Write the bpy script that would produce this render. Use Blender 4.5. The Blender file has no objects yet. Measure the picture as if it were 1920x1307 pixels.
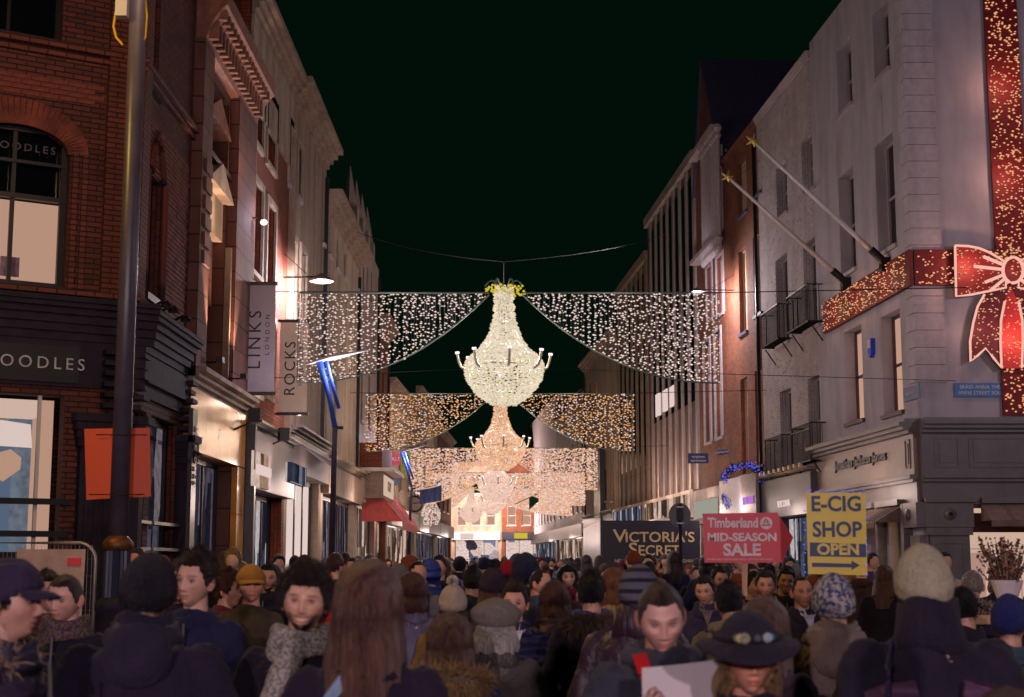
import bpy, bmesh, math, random
import numpy as np
from mathutils import Vector, Matrix, Euler, noise
random.seed(7); np.random.seed(7)
R = math.radians
S = bpy.context.scene
C = S.collection
# ------------------------------------------------------------------ camera
F, TH, CX, CY, EYE = 2750.0, R(8.245), 960.0, 653.5, 1.72
cam = bpy.data.objects.new('camera', bpy.data.cameras.new('camera'))
C.objects.link(cam); S.camera = cam
cam.location = (0, 0, EYE); cam.rotation_euler = (R(90) + TH, 0, 0)
cam.data.sensor_width = 36; cam.data.lens = 36 * F / 1920
cam.data.clip_start = 0.1; cam.data.clip_end = 600
cam.data.dof.use_dof = True; cam.data.dof.focus_distance = 24; cam.data.dof.aperture_fstop = 4.2
# ------------------------------------------------------------------ night sky, exposure
W = bpy.data.worlds.new('World'); S.world = W; W.use_nodes = True
bg = W.node_tree.nodes['Background']
bg.inputs[0].default_value = (0.0005, 0.0044, 0.0023, 1); bg.inputs[1].default_value = 1.0
S.view_settings.view_transform = 'Standard'; S.view_settings.look = 'None'
S.view_settings.exposure = 0.0; S.view_settings.gamma = 1.0
S.view_settings.use_curve_mapping = False
S.render.engine = 'CYCLES'
S.cycles.use_denoising = True
S.cycles.max_bounces = 5; S.cycles.diffuse_bounces = 3; S.cycles.glossy_bounces = 3
S.cycles.transparent_max_bounces = 12; S.cycles.transmission_bounces = 3
S.cycles.sample_clamp_indirect = 3.0
S.cycles.caustics_reflective = False; S.cycles.caustics_refractive = False
S.cycles.use_light_tree = True

# ------------------------------------------------------------------ lit street lamps and added fill lanterns (their light; the fixtures are built below)
def light(name, loc, col, power, rad=0.12, typ='POINT', rot=None, spot=100, blend=0.6, parent=None):
    l = bpy.data.lights.new(name, typ); l.color = col; l.energy = power * LM
    if typ in ('POINT', 'SPOT'): l.shadow_soft_size = rad
    if typ == 'SPOT': l.spot_size = R(spot); l.spot_blend = blend
    if typ == 'AREA': l.shape = 'DISK'; l.size = rad
    o = bpy.data.objects.new(name, l); C.objects.link(o); o.location = loc
    if rot: o.rotation_euler = rot
    return o
LM = 1.7
COOL, WARM, PINK = (0.80, 0.74, 1.0), (1.0, 0.62, 0.33), (1.0, 0.74, 0.62)
# lantern posts: one in view, the rest added unseen to light faces and walls
LANTERNS_AND_FILL = [(-2.93, 11.0, 8.0, (1.0, 0.62, 0.38), 330), (13.0, 21.0, 7.6, (.84, .78, 1.0), 360), (8.6, 9.0, 6.4, (1.0, .80, .84), 200),
            (-3.4, -8.0, 4.4, (1.0, 0.74, 0.86), 1500), (3.0, -9.0, 4.4, (1.0, 0.76, 0.86), 1600)]
light('sodium_light', (-4.9, 9.0, 6.4), (1.0, .62, .10), 170, .1)
for x, y, z, c, p in LANTERNS_AND_FILL: light('lantern_and_fill_light', (x, y, z - 0.05), c, p, 0.2)
# ------------------------------------------------------------------ helpers
def ray(px, py):
    dx, uy = (px - CX) / F, (CY - py) / F
    return Vector((dx, math.cos(TH) - uy * math.sin(TH), math.sin(TH) + uy * math.cos(TH)))
def at(px, py, d):
    r = ray(px, py); return Vector((0, 0, EYE)) + r * (d / r.y)
def lin(c):
    if isinstance(c, str): c = tuple(int(c[i:i+2], 16) / 255 for i in (0, 2, 4))
    return tuple(((v + .055) / 1.055) ** 2.4 if v > .04045 else v / 12.92 for v in c)
def wloc(o):
    v = Vector((0, 0, 0))
    while o is not None: v += o.location; o = o.parent
    return v
def tag(o, label=None, cat=None, group=None, kind=None):
    if label: o['label'] = label
    if cat: o['category'] = cat
    if group: o['group'] = group
    if kind: o['kind'] = kind
    return o
def empty(name, loc, label, cat, group=None, rz=0):
    o = bpy.data.objects.new(name, None); C.objects.link(o); o.location = loc; o.rotation_euler = (0, 0, rz)
    o.empty_display_size = .2
    return tag(o, label, cat, group)
def link(name, me, parent=None, loc=(0, 0, 0), rot=None):
    o = bpy.data.objects.new(name, me); C.objects.link(o); o.parent = parent; o.location = loc
    if rot is not None: o.rotation_euler = rot
    return o
class MB:
    """collects quads, boxes and tubes; build() links them as one mesh object"""
    def __init__(s): s.v = []; s.f = []; s.uv = []; s.mi = []; s.cm = 0
    def face(s, pts, uv=None):
        n = len(s.v); s.v.extend(tuple(p) for p in pts); s.f.append(tuple(range(n, n + len(pts)))); s.mi.append(s.cm)
        if uv is None:
            a, b = Vector(pts[0]), Vector(pts[1])
            e = (b - a).normalized() if (b - a).length > 1e-9 else Vector((1, 0, 0))
            nn = e.cross(Vector(pts[2]) - a)
            g = nn.cross(e).normalized() if nn.length > 1e-12 else Vector((0, 0, 1))
            uv = [((Vector(p) - a).dot(e), (Vector(p) - a).dot(g)) for p in pts]
        s.uv.extend(uv)
    def hexa(s, P):  # P: 8 points, bottom ring 0-3, top ring 4-7
        for q in ((0, 3, 2, 1), (4, 5, 6, 7), (0, 1, 5, 4), (1, 2, 6, 5), (2, 3, 7, 6), (3, 0, 4, 7)):
            s.face([P[i] for i in q])
    def box(s, c, h, rz=0):
        cz, sz = math.cos(rz), math.sin(rz); P = []
        for z in (-h[2], h[2]):
            for x, y in ((-h[0], -h[1]), (h[0], -h[1]), (h[0], h[1]), (-h[0], h[1])):
                P.append((c[0] + x * cz - y * sz, c[1] + x * sz + y * cz, c[2] + z))
        s.hexa(P)
    def tube(s, pts, r, n=8, cap=True):
        pts = [Vector(p) for p in pts]; rr = r if hasattr(r, '__len__') else [r] * len(pts)
        rings = []; up = None
        for i, p in enumerate(pts):
            t = (pts[min(i + 1, len(pts) - 1)] - pts[max(i - 1, 0)]).normalized()
            if up is None: up = Vector((0, 0, 1)) if abs(t.z) < .9 else Vector((1, 0, 0))
            a = t.cross(up).normalized(); b = t.cross(a).normalized(); up = -b if i == 0 else up
            rings.append([p + a * (math.cos(2 * math.pi * k / n) * rr[i]) + b * (math.sin(2 * math.pi * k / n) * rr[i]) for k in range(n)])
        s.rings(rings, cap)
    def rings(s, rings, cap=True, close=True):
        n = len(rings[0]); b = len(s.v)
        for rg in rings: s.v.extend(tuple(p) for p in rg)
        m = n if close else n - 1
        for i in range(len(rings) - 1):
            for k in range(m):
                k2 = (k + 1) % n
                s.f.append((b + i * n + k, b + i * n + k2, b + (i + 1) * n + k2, b + (i + 1) * n + k)); s.mi.append(s.cm)
                s.uv.extend([(k * .05, i * .05), (k * .05 + .05, i * .05), (k * .05 + .05, i * .05 + .05), (k * .05, i * .05 + .05)])
        if cap:
            s.f.append(tuple(b + k for k in range(n))[::-1]); s.mi.append(s.cm); s.uv.extend([(0, 0)] * n)
            q = b + (len(rings) - 1) * n
            s.f.append(tuple(q + k for k in range(n))); s.mi.append(s.cm); s.uv.extend([(0, 0)] * n)
    def lathe(s, c, prof, n=16):
        s.rings([[(c[0] + r * math.cos(2 * math.pi * k / n), c[1] + r * math.sin(2 * math.pi * k / n), c[2] + z) for k in range(n)] for r, z in prof])
    def poly(s, pts2, T, d0, d1):
        """prism of a 2-D outline; T(a,b,depth) -> point"""
        n = len(pts2)
        s.face([T(a, b, d1) for a, b in pts2], [(a, b) for a, b in pts2]); s.face([T(a, b, d0) for a, b in pts2][::-1])
        for i in range(n):
            a, b = pts2[i], pts2[(i + 1) % n]
            s.face([T(*a, d1), T(*a, d0), T(*b, d0), T(*b, d1)])
    def mesh(s, name, mats, off=(0, 0, 0), smooth=False):
        me = bpy.data.meshes.new(name); o = Vector(off)
        me.from_pydata([(v[0] - o[0], v[1] - o[1], v[2] - o[2]) for v in s.v], [], s.f)
        ul = me.uv_layers.new(name='UVMap'); ul.data.foreach_set('uv', np.array(s.uv, dtype=np.float32).ravel())
        for m in (mats if isinstance(mats, (list, tuple)) else [mats]): me.materials.append(m)
        me.polygons.foreach_set('material_index', s.mi)
        if smooth: me.polygons.foreach_set('use_smooth', [True] * len(s.f))
        me.update(); return me
    def build(s, name, mats, parent=None, smooth=False, local=False, kind=None):
        if not s.f: return None
        off = (0, 0, 0) if (local or parent is None) else wloc(parent)
        o = link(name, s.mesh(name, mats, off, smooth), parent)
        if kind: o['kind'] = kind
        return o
    def thing(s, name, mats, label, cat, group=None, smooth=False, loc=None):
        """a top-level thing that is one mesh; its origin is put at its base"""
        a = np.array(s.v); c = Vector(((a[:, 0].min() + a[:, 0].max()) / 2, (a[:, 1].min() + a[:, 1].max()) / 2, a[:, 2].min()))
        o = link(name, s.mesh(name, mats, c, smooth), None, c); return tag(o, label, cat, group)

# ------------------------------------------------------------------ materials
def newmat(name):
    m = bpy.data.materials.new(name); m.use_nodes = True; nt = m.node_tree
    return m, nt, nt.nodes['Principled BSDF'], nt.nodes.new
def L(nt, a, b): nt.links.new(a, b)
def mat(name, col, rough=.7, metal=0, var=.25, scale=6, bump=0, bscale=40, spec=.5, sheen=0, dirt=0, coords='Object', stretch=(1, 1, 1), coat=0):
    m, nt, b, N = newmat(name); col = lin(col)
    b.inputs['Roughness'].default_value = rough; b.inputs['Metallic'].default_value = metal
    b.inputs['Specular IOR Level'].default_value = spec
    if sheen: b.inputs['Sheen Weight'].default_value = sheen; b.inputs['Sheen Roughness'].default_value = .5
    if coat: b.inputs['Coat Weight'].default_value = coat
    tc = N('ShaderNodeTexCoord'); mp = N('ShaderNodeMapping'); mp.inputs['Scale'].default_value = stretch
    L(nt, tc.outputs[coords], mp.inputs[0])
    n = N('ShaderNodeTexNoise'); n.inputs['Scale'].default_value = scale; n.inputs['Detail'].default_value = 6; n.inputs['Roughness'].default_value = .6
    L(nt, mp.outputs[0], n.inputs['Vector'])
    r = N('ShaderNodeMapRange'); r.inputs[1].default_value = .3; r.inputs[2].default_value = .7
    r.inputs[3].default_value = 1 - var; r.inputs[4].default_value = 1 + var
    L(nt, n.outputs[0], r.inputs[0])
    mx = N('ShaderNodeMix'); mx.data_type = 'RGBA'; mx.blend_type = 'MULTIPLY'; mx.inputs[0].default_value = 1
    mx.inputs[6].default_value = (*col, 1); L(nt, r.outputs[0], mx.inputs[7]); out = mx.outputs[2]
    if dirt:
        n2 = N('ShaderNodeTexNoise'); n2.inputs['Scale'].default_value = 1.3; n2.inputs['Detail'].default_value = 8
        mp2 = N('ShaderNodeMapping'); mp2.inputs['Scale'].default_value = (1.6, 1.6, .35); L(nt, tc.outputs['Object'], mp2.inputs[0]); L(nt, mp2.outputs[0], n2.inputs['Vector'])
        r2 = N('ShaderNodeMapRange'); r2.inputs[1].default_value = .42; r2.inputs[2].default_value = .68; r2.inputs[3].default_value = 1; r2.inputs[4].default_value = 1 - dirt
        L(nt, n2.outputs[0], r2.inputs[0])
        m2 = N('ShaderNodeMix'); m2.data_type = 'RGBA'; m2.blend_type = 'MULTIPLY'; m2.inputs[0].default_value = 1
        L(nt, out, m2.inputs[6]); L(nt, r2.outputs[0], m2.inputs[7]); out = m2.outputs[2]
    L(nt, out, b.inputs['Base Color'])
    if bump:
        nb = N('ShaderNodeTexNoise'); nb.inputs['Scale'].default_value = bscale; nb.inputs['Detail'].default_value = 5
        L(nt, mp.outputs[0], nb.inputs['Vector'])
        bp = N('ShaderNodeBump'); bp.inputs['Strength'].default_value = bump; bp.inputs['Distance'].default_value = .02
        L(nt, nb.outputs[0], bp.inputs['Height']); L(nt, bp.outputs[0], b.inputs['Normal'])
    return m
def brick_mat(name, c1, c2, mortar, bw=.225, bh=.075, ms=.01, bump=.6, rough=.85, dirt=.35):
    m, nt, b, N = newmat(name)
    tc = N('ShaderNodeTexCoord'); bt = N('ShaderNodeTexBrick')
    L(nt, tc.outputs['UV'], bt.inputs['Vector']); bt.inputs['Scale'].default_value = 1
    bt.inputs['Color1'].default_value = (*lin(c1), 1); bt.inputs['Color2'].default_value = (*lin(c2), 1); bt.inputs['Mortar'].default_value = (*lin(mortar), 1)
    bt.inputs['Brick Width'].default_value = bw; bt.inputs['Row Height'].default_value = bh; bt.inputs['Mortar Size'].default_value = ms; bt.inputs['Mortar Smooth'].default_value = .3
    n = N('ShaderNodeTexNoise'); n.inputs['Scale'].default_value = .9; n.inputs['Detail'].default_value = 9; L(nt, tc.outputs['Object'], n.inputs['Vector'])
    r = N('ShaderNodeMapRange'); r.inputs[1].default_value = .35; r.inputs[2].default_value = .7; r.inputs[3].default_value = 1.1; r.inputs[4].default_value = 1 - dirt; L(nt, n.outputs[0], r.inputs[0])
    mx = N('ShaderNodeMix'); mx.data_type = 'RGBA'; mx.blend_type = 'MULTIPLY'; mx.inputs[0].default_value = 1
    L(nt, bt.outputs['Color'], mx.inputs[6]); L(nt, r.outputs[0], mx.inputs[7]); L(nt, mx.outputs[2], b.inputs['Base Color'])
    b.inputs['Roughness'].default_value = rough
    bp = N('ShaderNodeBump'); bp.inputs['Strength'].default_value = bump; bp.inputs['Distance'].default_value = .012; bp.invert = True
    L(nt, bt.outputs['Fac'], bp.inputs['Height']); L(nt, bp.outputs[0], b.inputs['Normal'])
    return m
def emit(name, col, st=1, sample=False, var=0):
    m, nt, b, N = newmat(name); nt.nodes.remove(b); e = N('ShaderNodeEmission')
    e.inputs[0].default_value = (*lin(col), 1); e.inputs[1].default_value = st
    if var:
        g = N('ShaderNodeObjectInfo'); tc = N('ShaderNodeTexCoord'); n = N('ShaderNodeTexNoise'); n.inputs['Scale'].default_value = 9
        L(nt, tc.outputs['Object'], n.inputs['Vector']); r = N('ShaderNodeMapRange'); r.inputs[1].default_value = .35; r.inputs[2].default_value = .65
        r.inputs[3].default_value = st * (1 - var); r.inputs[4].default_value = st * (1 + var); L(nt, n.outputs[0], r.inputs[0]); L(nt, r.outputs[0], e.inputs[1])
    L(nt, e.outputs[0], nt.nodes['Material Output'].inputs[0])
    m.cycles.emission_sampling = 'AUTO' if sample else 'NONE'
    return m
def shop_mat(name, cols, st=1.0, sx=3.0, sy=1.2, sample=True):
    """goods and lit panels inside a shop: blocks of colour that glow, over UV metres"""
    m, nt, b, N = newmat(name); nt.nodes.remove(b); e = N('ShaderNodeEmission')
    tc = N('ShaderNodeTexCoord'); mp = N('ShaderNodeMapping'); mp.inputs['Scale'].default_value = (sx, sy, 1); L(nt, tc.outputs['UV'], mp.inputs[0])
    v = N('ShaderNodeTexVoronoi'); v.distance = 'CHEBYCHEV'; v.inputs['Scale'].default_value = 1; v.inputs['Randomness'].default_value = .8; L(nt, mp.outputs[0], v.inputs['Vector'])
    sep = N('ShaderNodeSeparateColor'); L(nt, v.outputs['Color'], sep.inputs[0])
    cr = N('ShaderNodeValToRGB'); cr.color_ramp.interpolation = 'CONSTANT'
    els = cr.color_ramp.elements; k = len(cols)
    els[0].position = 0; els[0].color = (*lin(cols[0]), 1); els[1].position = 1 / k; els[1].color = (*lin(cols[1]), 1)
    for i in range(2, k): q = els.new(i / k); q.color = (*lin(cols[i]), 1)
    L(nt, sep.outputs[0], cr.inputs[0])
    n = N('ShaderNodeTexNoise'); n.inputs['Scale'].default_value = 7; n.inputs['Detail'].default_value = 4; L(nt, tc.outputs['UV'], n.inputs['Vector'])
    r = N('ShaderNodeMapRange'); r.inputs[1].default_value = .3; r.inputs[2].default_value = .7; r.inputs[3].default_value = .6; r.inputs[4].default_value = 1.15; L(nt, n.outputs[0], r.inputs[0])
    mx = N('ShaderNodeMix'); mx.data_type = 'RGBA'; mx.blend_type = 'MULTIPLY'; mx.inputs[0].default_value = 1
    L(nt, cr.outputs[0], mx.inputs[6]); L(nt, r.outputs[0], mx.inputs[7]); L(nt, mx.outputs[2], e.inputs[0]); e.inputs[1].default_value = st
    L(nt, e.outputs[0], nt.nodes['Material Output'].inputs[0]); m.cycles.emission_sampling = 'AUTO' if sample else 'NONE'
    return m
def glass_mat(name, tint='0a0c10', refl=.2):
    m, nt, b, N = newmat(name); nt.nodes.remove(b)
    t = N('ShaderNodeBsdfTransparent'); t.inputs[0].default_value = (.93, .95, .95, 1)
    g = N('ShaderNodeBsdfGlossy'); g.inputs['Roughness'].default_value = .04
    fr = N('ShaderNodeFresnel'); fr.inputs[0].default_value = 1.5; mx = N('ShaderNodeMixShader')
    L(nt, fr.outputs[0], mx.inputs[0]); L(nt, t.outputs[0], mx.inputs[1]); L(nt, g.outputs[0], mx.inputs[2]); L(nt, mx.outputs[0], nt.nodes['Material Output'].inputs[0])
    return m
M = dict(
 brickred=brick_mat('red_brick', '6c3226', '50261e', '20110f', bw=.23, bh=.066, ms=.009, bump=1),
 mortar=mat('dark_mortar', '2c1714', .95, bump=.3),
 rbrick=mat('single_brick', '74392b', .85, var=.5, scale=4.3, bump=.3, bscale=60),
 blackpaint=mat('black_paint', '2b2532', .75, var=.3, bump=.08, spec=.15),
 darkframe=mat('dark_frame', '0f0d12', .4),
 greypaint=mat('grey_paint', '726866', .45, var=.1, dirt=.2, bump=.05),
 render=mat('pale_render', 'aca4ae', .8, var=.06, scale=2.5, dirt=.22, bump=.15, bscale=18),
 stone=mat('quoin_stone', 'b4aab0', .8, var=.12, dirt=.2, bump=.2, bscale=30),
 wbrick=brick_mat('white_painted_brick', 'b9aeb0', 'aaa0a2', '918789', bump=.7, dirt=.3),
 wpaint=mat('single_white_brick', 'b2a8a8', .8, var=.16, scale=3, bump=.2, dirt=.2),
 obrick=brick_mat('orange_brick', '8d5434', '74402a', '5b4034', bump=.5),
 cream=mat('cream_stucco', 'a89684', .8, var=.15, dirt=.4, bump=.2),
 buff=mat('buff_stone', '95806f', .8, var=.2, dirt=.45, bump=.3),
 terracotta=brick_mat('terracotta_blocks', '6b4338', '5b372e', '2a1714', bw=.62, bh=.42, ms=.012, bump=.8, dirt=.4),
 ochre=brick_mat('ochre_fins', '8f7a68', '85705f', '5b4c44', bw=1.1, bh=1.4, ms=.01, bump=.4),
 finstone=mat('pale_fin_stone', '9c8c84', .7, var=.1, dirt=.3),
 slate=mat('slate', '4c4668', .6, var=.3, scale=9, bump=.4),
 gold=mat('polished_gold_stone', 'b87a24', .22, var=.35, scale=2.0, spec=.8),
 chrome=mat('brushed_steel', '9a969c', .28, metal=.9, var=.1, stretch=(1, 1, .1), scale=20),
 galv=mat('galvanised_steel', '8f8c88', .45, metal=.7, var=.15),
 iron=mat('black_iron', '110f13', .5, metal=.4),
 white=mat('white_paint', 'cfc6c4', .6, var=.06, dirt=.15),
 paper=mat('paper', 'd8cdd0', .8, var=.03),
 darkwin=mat('unlit_window_glass', '0c0b12', .08, var=.3, scale=.8, spec=.9),
 winwhite=mat('white_sash_paint', 'a49a9e', .55, var=.08),
 orange=mat('orange_card', 'd4501e', .6, var=.06, scale=2),
 red=mat('red_velvet', '6e0c14', .7, var=.25, bump=.2),
 redsign=mat('red_sign_paint', 'cf3340', .45, var=.05),
 yellow=mat('yellow_sign_paint', 'dcb21c', .45, var=.05),
 signblue=mat('sign_blue', '1d2a5c', .5, var=.05),
 wood=mat('pale_wood', 'c79a78', .7, var=.25, stretch=(8, 8, .6)),
 bluepaint=mat('blue_steel_paint', '1f4fb8', .6, var=.1),
 navy=mat('navy_hoarding', '15142c', .5, var=.1),
 goldletter=mat('gold_letters', 'cdb488', .45, var=.05),
 glass=glass_mat('shop_glass'),
 paving=None)
E = dict(shopbright=shop_mat('bright_shop_interior', ['ecd2cc', 'b8a8b0', 'ecd0c4', '5a6078', 'e0c0b4', 'ecd2cc', '8088a0', '3a3440'], 1.0, sx=1.1, sy=.8),
 bulb=emit('warm_white_bulb', 'f2d2c6', 1.0), bulbamber=emit('amber_bulb', 'eaa86c', 1.0), bulbwhite=emit('soft_white_bulb', 'ead8c8', 1.0),
 bulbpink=emit('rosy_bulb', 'ecbca8', .95, var=.2), bulbcream=emit('cream_bulb', 'ecd6b6', 1.0, var=.15), bulbgreen=emit('pale_green_bulb', 'd8d8b0', .85),
 blue=emit('blue_led', '5a62ff', 1.1), trim=emit('ribbon_trim_tube', 'f6b6a4', 1.05), redbulb=emit('orange_ribbon_bulb', 'f0a878', 1.0),
 lampwhite=emit('lamp_glow', 'fbe6ea', 1.6), cream=emit('lit_blind', 'c89c86', .9, True), creamhot=emit('lit_display', 'e2c0b0', .9, True),
 white=emit('lit_white_panel', 'ecd2cc', .92, True), shopwarm=shop_mat('warm_shop_interior', ['a88870', 'e0c0b0', '6a5040', 'b8947c', '40322e', 'e6c8ba', '5a4a44'], .9, sx=1.5, sy=.9),
 shopcool=shop_mat('cool_shop_interior', ['3c4252', '767c8c', '282c3a', 'd8c8c8', '50566a', '34384a', '1e2030'], .8, sx=2.6, sy=.45),
 shopdim=shop_mat('dim_shop_interior', ['2a2632', '4a4450', '1c1a22', '6a6066', '38323c'], sx=3, sy=.8), purple=emit('purple_sign_light', 'c07ae0', .9), yellow=emit('yellow_bulb', 'd8c040', .9),
)
def text(s, size, name, m, parent, loc, rot, depth=.01, align='CENTER', sx=1, space=1, label=None, bold=0, fit=None):
    cu = bpy.data.curves.new(name, 'FONT'); cu.body = s; cu.size = size; cu.extrude = depth; cu.align_x = align; cu.align_y = 'CENTER'
    cu.space_character = space; cu.offset = bold; cu.resolution_u = 3
    o = bpy.data.objects.new('tmp', cu); C.objects.link(o)
    bpy.context.view_layer.update()
    me = bpy.data.meshes.new_from_object(o.evaluated_get(bpy.context.evaluated_depsgraph_get())); bpy.data.objects.remove(o)
    if len(me.polygons) == 0: return None
    if fit: xs = [v.co.x for v in me.vertices]; sx = fit / (max(xs) - min(xs))
    me.transform(Matrix.Diagonal((sx, 1, 1, 1)))
    me.materials.clear(); me.materials.append(m)
    o = link(name, me, parent, Vector(loc) - (wloc(parent) if parent else Vector((0, 0, 0))), rot)
    if label: o['label'] = label
    return o
class Fac:
    """a vertical facade plane through two ground points; n > 0 is towards the street"""
    def __init__(s, p0, p1, side):
        s.p0 = Vector((p0[0], p0[1], 0)); d = Vector((p1[0] - p0[0], p1[1] - p0[1], 0)); s.len = d.length; s.d = d.normalized()
        s.n = Vector((s.d.y, -s.d.x, 0)) * side; s.side = side
        s.rz = math.atan2(s.n.y, s.n.x) + math.pi / 2      # rotation so that text's +Z faces n (after rx=90)
    def P(s, a, z, n=0): return s.p0 + s.d * a + s.n * n + Vector((0, 0, z))
    def px(s, x, y, n=0):
        r = ray(x, y); q = s.p0 + s.n * n - Vector((0, 0, EYE)); t = q.dot(s.n) / r.dot(s.n)
        w = Vector((0, 0, EYE)) + r * t; return (w - s.p0).dot(s.d), w.z
    def rect(s, xl, xr, yt, yb, n=0):
        ym, xm = (yt + yb) / 2, (xl + xr) / 2
        a, b = s.px(xl, ym, n)[0], s.px(xr, ym, n)[0]; a, b = min(a, b), max(a, b)
        return a, b, s.px(xm, yb, n)[1], s.px(xm, yt, n)[1]
    def bx(s, mb, a0, a1, z0, z1, n0, n1):
        P = [s.P(a0, z0, n0), s.P(a1, z0, n0), s.P(a1, z0, n1), s.P(a0, z0, n1)]
        P += [p + Vector((0, 0, z1 - z0)) for p in P]
        if s.side < 0: P = [P[i] for i in (3, 2, 1, 0, 7, 6, 5, 4)]
        mb.hexa(P)
    def tx(s, body, size, name, m, root, a, z, n, **k):
        rot = Euler((R(90), k.pop('roll', 0), s.rz), 'XYZ')
        rl = k.pop('up', 0)
        if rl: rot = (Euler((0, 0, s.rz)).to_matrix() @ Euler((R(90), 0, 0)).to_matrix() @ Euler((0, 0, rl)).to_matrix()).to_euler()
        return text(body, size, name, m, root, s.P(a, z, n), rot, **k)
def wallmesh(fc, a0, a1, z0, z1, ops, n=0, rd=.22, depth=7, roof=True, sides=(1, 1)):
    """front wall with real openings, reveals, side walls and a roof slab"""
    mb = MB(); ops = [(max(o[0], a0), min(o[1], a1), max(o[2], z0), min(o[3], z1)) for o in ops if o[1] > a0 and o[0] < a1]
    A = sorted({a0, a1, *[o[0] for o in ops], *[o[1] for o in ops]}); Z = sorted({z0, z1, *[o[2] for o in ops], *[o[3] for o in ops]})
    def q(p, uv):
        if fc.side < 0: p, uv = p[::-1], uv[::-1]
        mb.face(p, uv)
    for i in range(len(A) - 1):
        j = 0
        while j < len(Z) - 1:
            ca, cz = (A[i] + A[i+1]) / 2, (Z[j] + Z[j+1]) / 2
            if any(o[0] < ca < o[1] and o[2] < cz < o[3] for o in ops): j += 1; continue
            q([fc.P(A[i], Z[j], n), fc.P(A[i+1], Z[j], n), fc.P(A[i+1], Z[j+1], n), fc.P(A[i], Z[j+1], n)],
              [(A[i], Z[j]), (A[i+1], Z[j]), (A[i+1], Z[j+1]), (A[i], Z[j+1])]); j += 1
    for a, b, c, d in ops:
        for p in ([(a, c), (a, d)], [(b, d), (b, c)], [(a, d), (b, d)], [(b, c), (a, c)]):
            (u0, v0), (u1, v1) = p
            L0 = abs(u1 - u0) + abs(v1 - v0)
            q([fc.P(u0, v0, n), fc.P(u1, v1, n), fc.P(u1, v1, n - rd), fc.P(u0, v0, n - rd)], [(v0, 0), (v0 + L0, 0), (v0 + L0, rd), (v0, rd)])
    for a in [q_ for q_, on in zip((a0, a1), sides) if on]:
        mb.face([fc.P(a, z0, n), fc.P(a, z1, n), fc.P(a, z1, n - depth), fc.P(a, z0, n - depth)], [(0, z0), (0, z1), (depth, z1), (depth, z0)])
    mb.face([fc.P(a0, z0, n - depth), fc.P(a1, z0, n - depth), fc.P(a1, z1, n - depth), fc.P(a0, z1, n - depth)])
    if roof: mb.face([fc.P(a0, z1, n), fc.P(a1, z1, n), fc.P(a1, z1, n - depth), fc.P(a0, z1, n - depth)])
    return mb
def window(fc, root, o, frame='winwhite', pane=None, rd=.2, n=0, cols=1, rows=2, sill=True, ft=.05, sillm=None, surround=None, sash=None):
    a, b, c, d = o; pane = pane or M['darkwin']; fm = M[frame] if isinstance(frame, str) else frame
    mb = MB()
    for x0, x1, z0, z1 in ((a, a + ft, c, d), (b - ft, b, c, d), (a + ft, b - ft, c, c + ft), (a + ft, b - ft, d - ft, d)): fc.bx(mb, x0, x1, z0, z1, n - rd, n - rd + .07)
    for k in range(1, cols): x = a + (b - a) * k / cols; fc.bx(mb, x - ft * .35, x + ft * .35, c + ft, d - ft, n - rd, n - rd + .05)
    for k in range(1, rows): z = c + (d - c) * k / rows; fc.bx(mb, a + ft, b - ft, z - ft * .5, z + ft * .5, n - rd, n - rd + .056)
    w = mb.build('window', fm, root)
    mb = MB(); P = [fc.P(a, c, n - rd + .015), fc.P(b, c, n - rd + .015), fc.P(b, d, n - rd + .015), fc.P(a, d, n - rd + .015)]
    mb.face(P if fc.side > 0 else P[::-1], [(a, c), (b, c), (b, d), (a, d)] if fc.side > 0 else [(a, d), (b, d), (b, c), (a, c)]); mb.build('pane', pane, w)
    if sill:
        mb = MB(); fc.bx(mb, a - .06, b + .06, c - .09, c, n - rd + .08, n + .07); mb.build('sill', sillm or fm, w)
    if surround:
        mb = MB(); t = .13
        for x0, x1, z0, z1 in ((a - t, a, c, d + t), (b, b + t, c, d + t), (a, b, d, d + t)): fc.bx(mb, x0, x1, z0, z1, n - .02, n + .05)
        mb.build('surround', surround, w)
    return w
def strip(fc, root, name, m, a0, a1, z0, z1, n0, n1):
    mb = MB(); fc.bx(mb, a0, a1, z0, z1, n0, n1); return mb.build(name, m, root)
def cornice(fc, root, m, a0, a1, z, h=.45, out=.35, name='cornice'):
    mb = MB()
    for k in range(4):
        f = (k + 1) / 4; fc.bx(mb, a0, a1, z + h * k / 4, z + h * (k + 1) / 4, -.02, out * f ** 1.4 + .02)
    return mb.build(name, m, root)
# ================================================================== THE SETTING
mb = MB(); mb.face([(-90, -40, 0), (90, -40, 0), (90, 260, 0), (-90, 260, 0)], [(-90, -40), (90, -40), (90, 260), (-90, 260)])
M['paving'] = brick_mat('street_paving', '6b4a42', '54403c', '2c2422', bw=.2, bh=.1, ms=.006, bump=.4, rough=.55)
tag(mb.build('street', M['paving']), kind='structure')
FL = Fac((-4.75, 18), (-4.75, 140), 1)
FA = Fac((-9.88, 14.892), (-4.75, 18), 1); LA = FA.len
FB = Fac((8.35, 30), (24, 30), 1)
FR = Fac((8.35, 30), (5.44, 74.6), -1)
def seam(fc, px, py=1000): return fc.px(px, py)[0]
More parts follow.
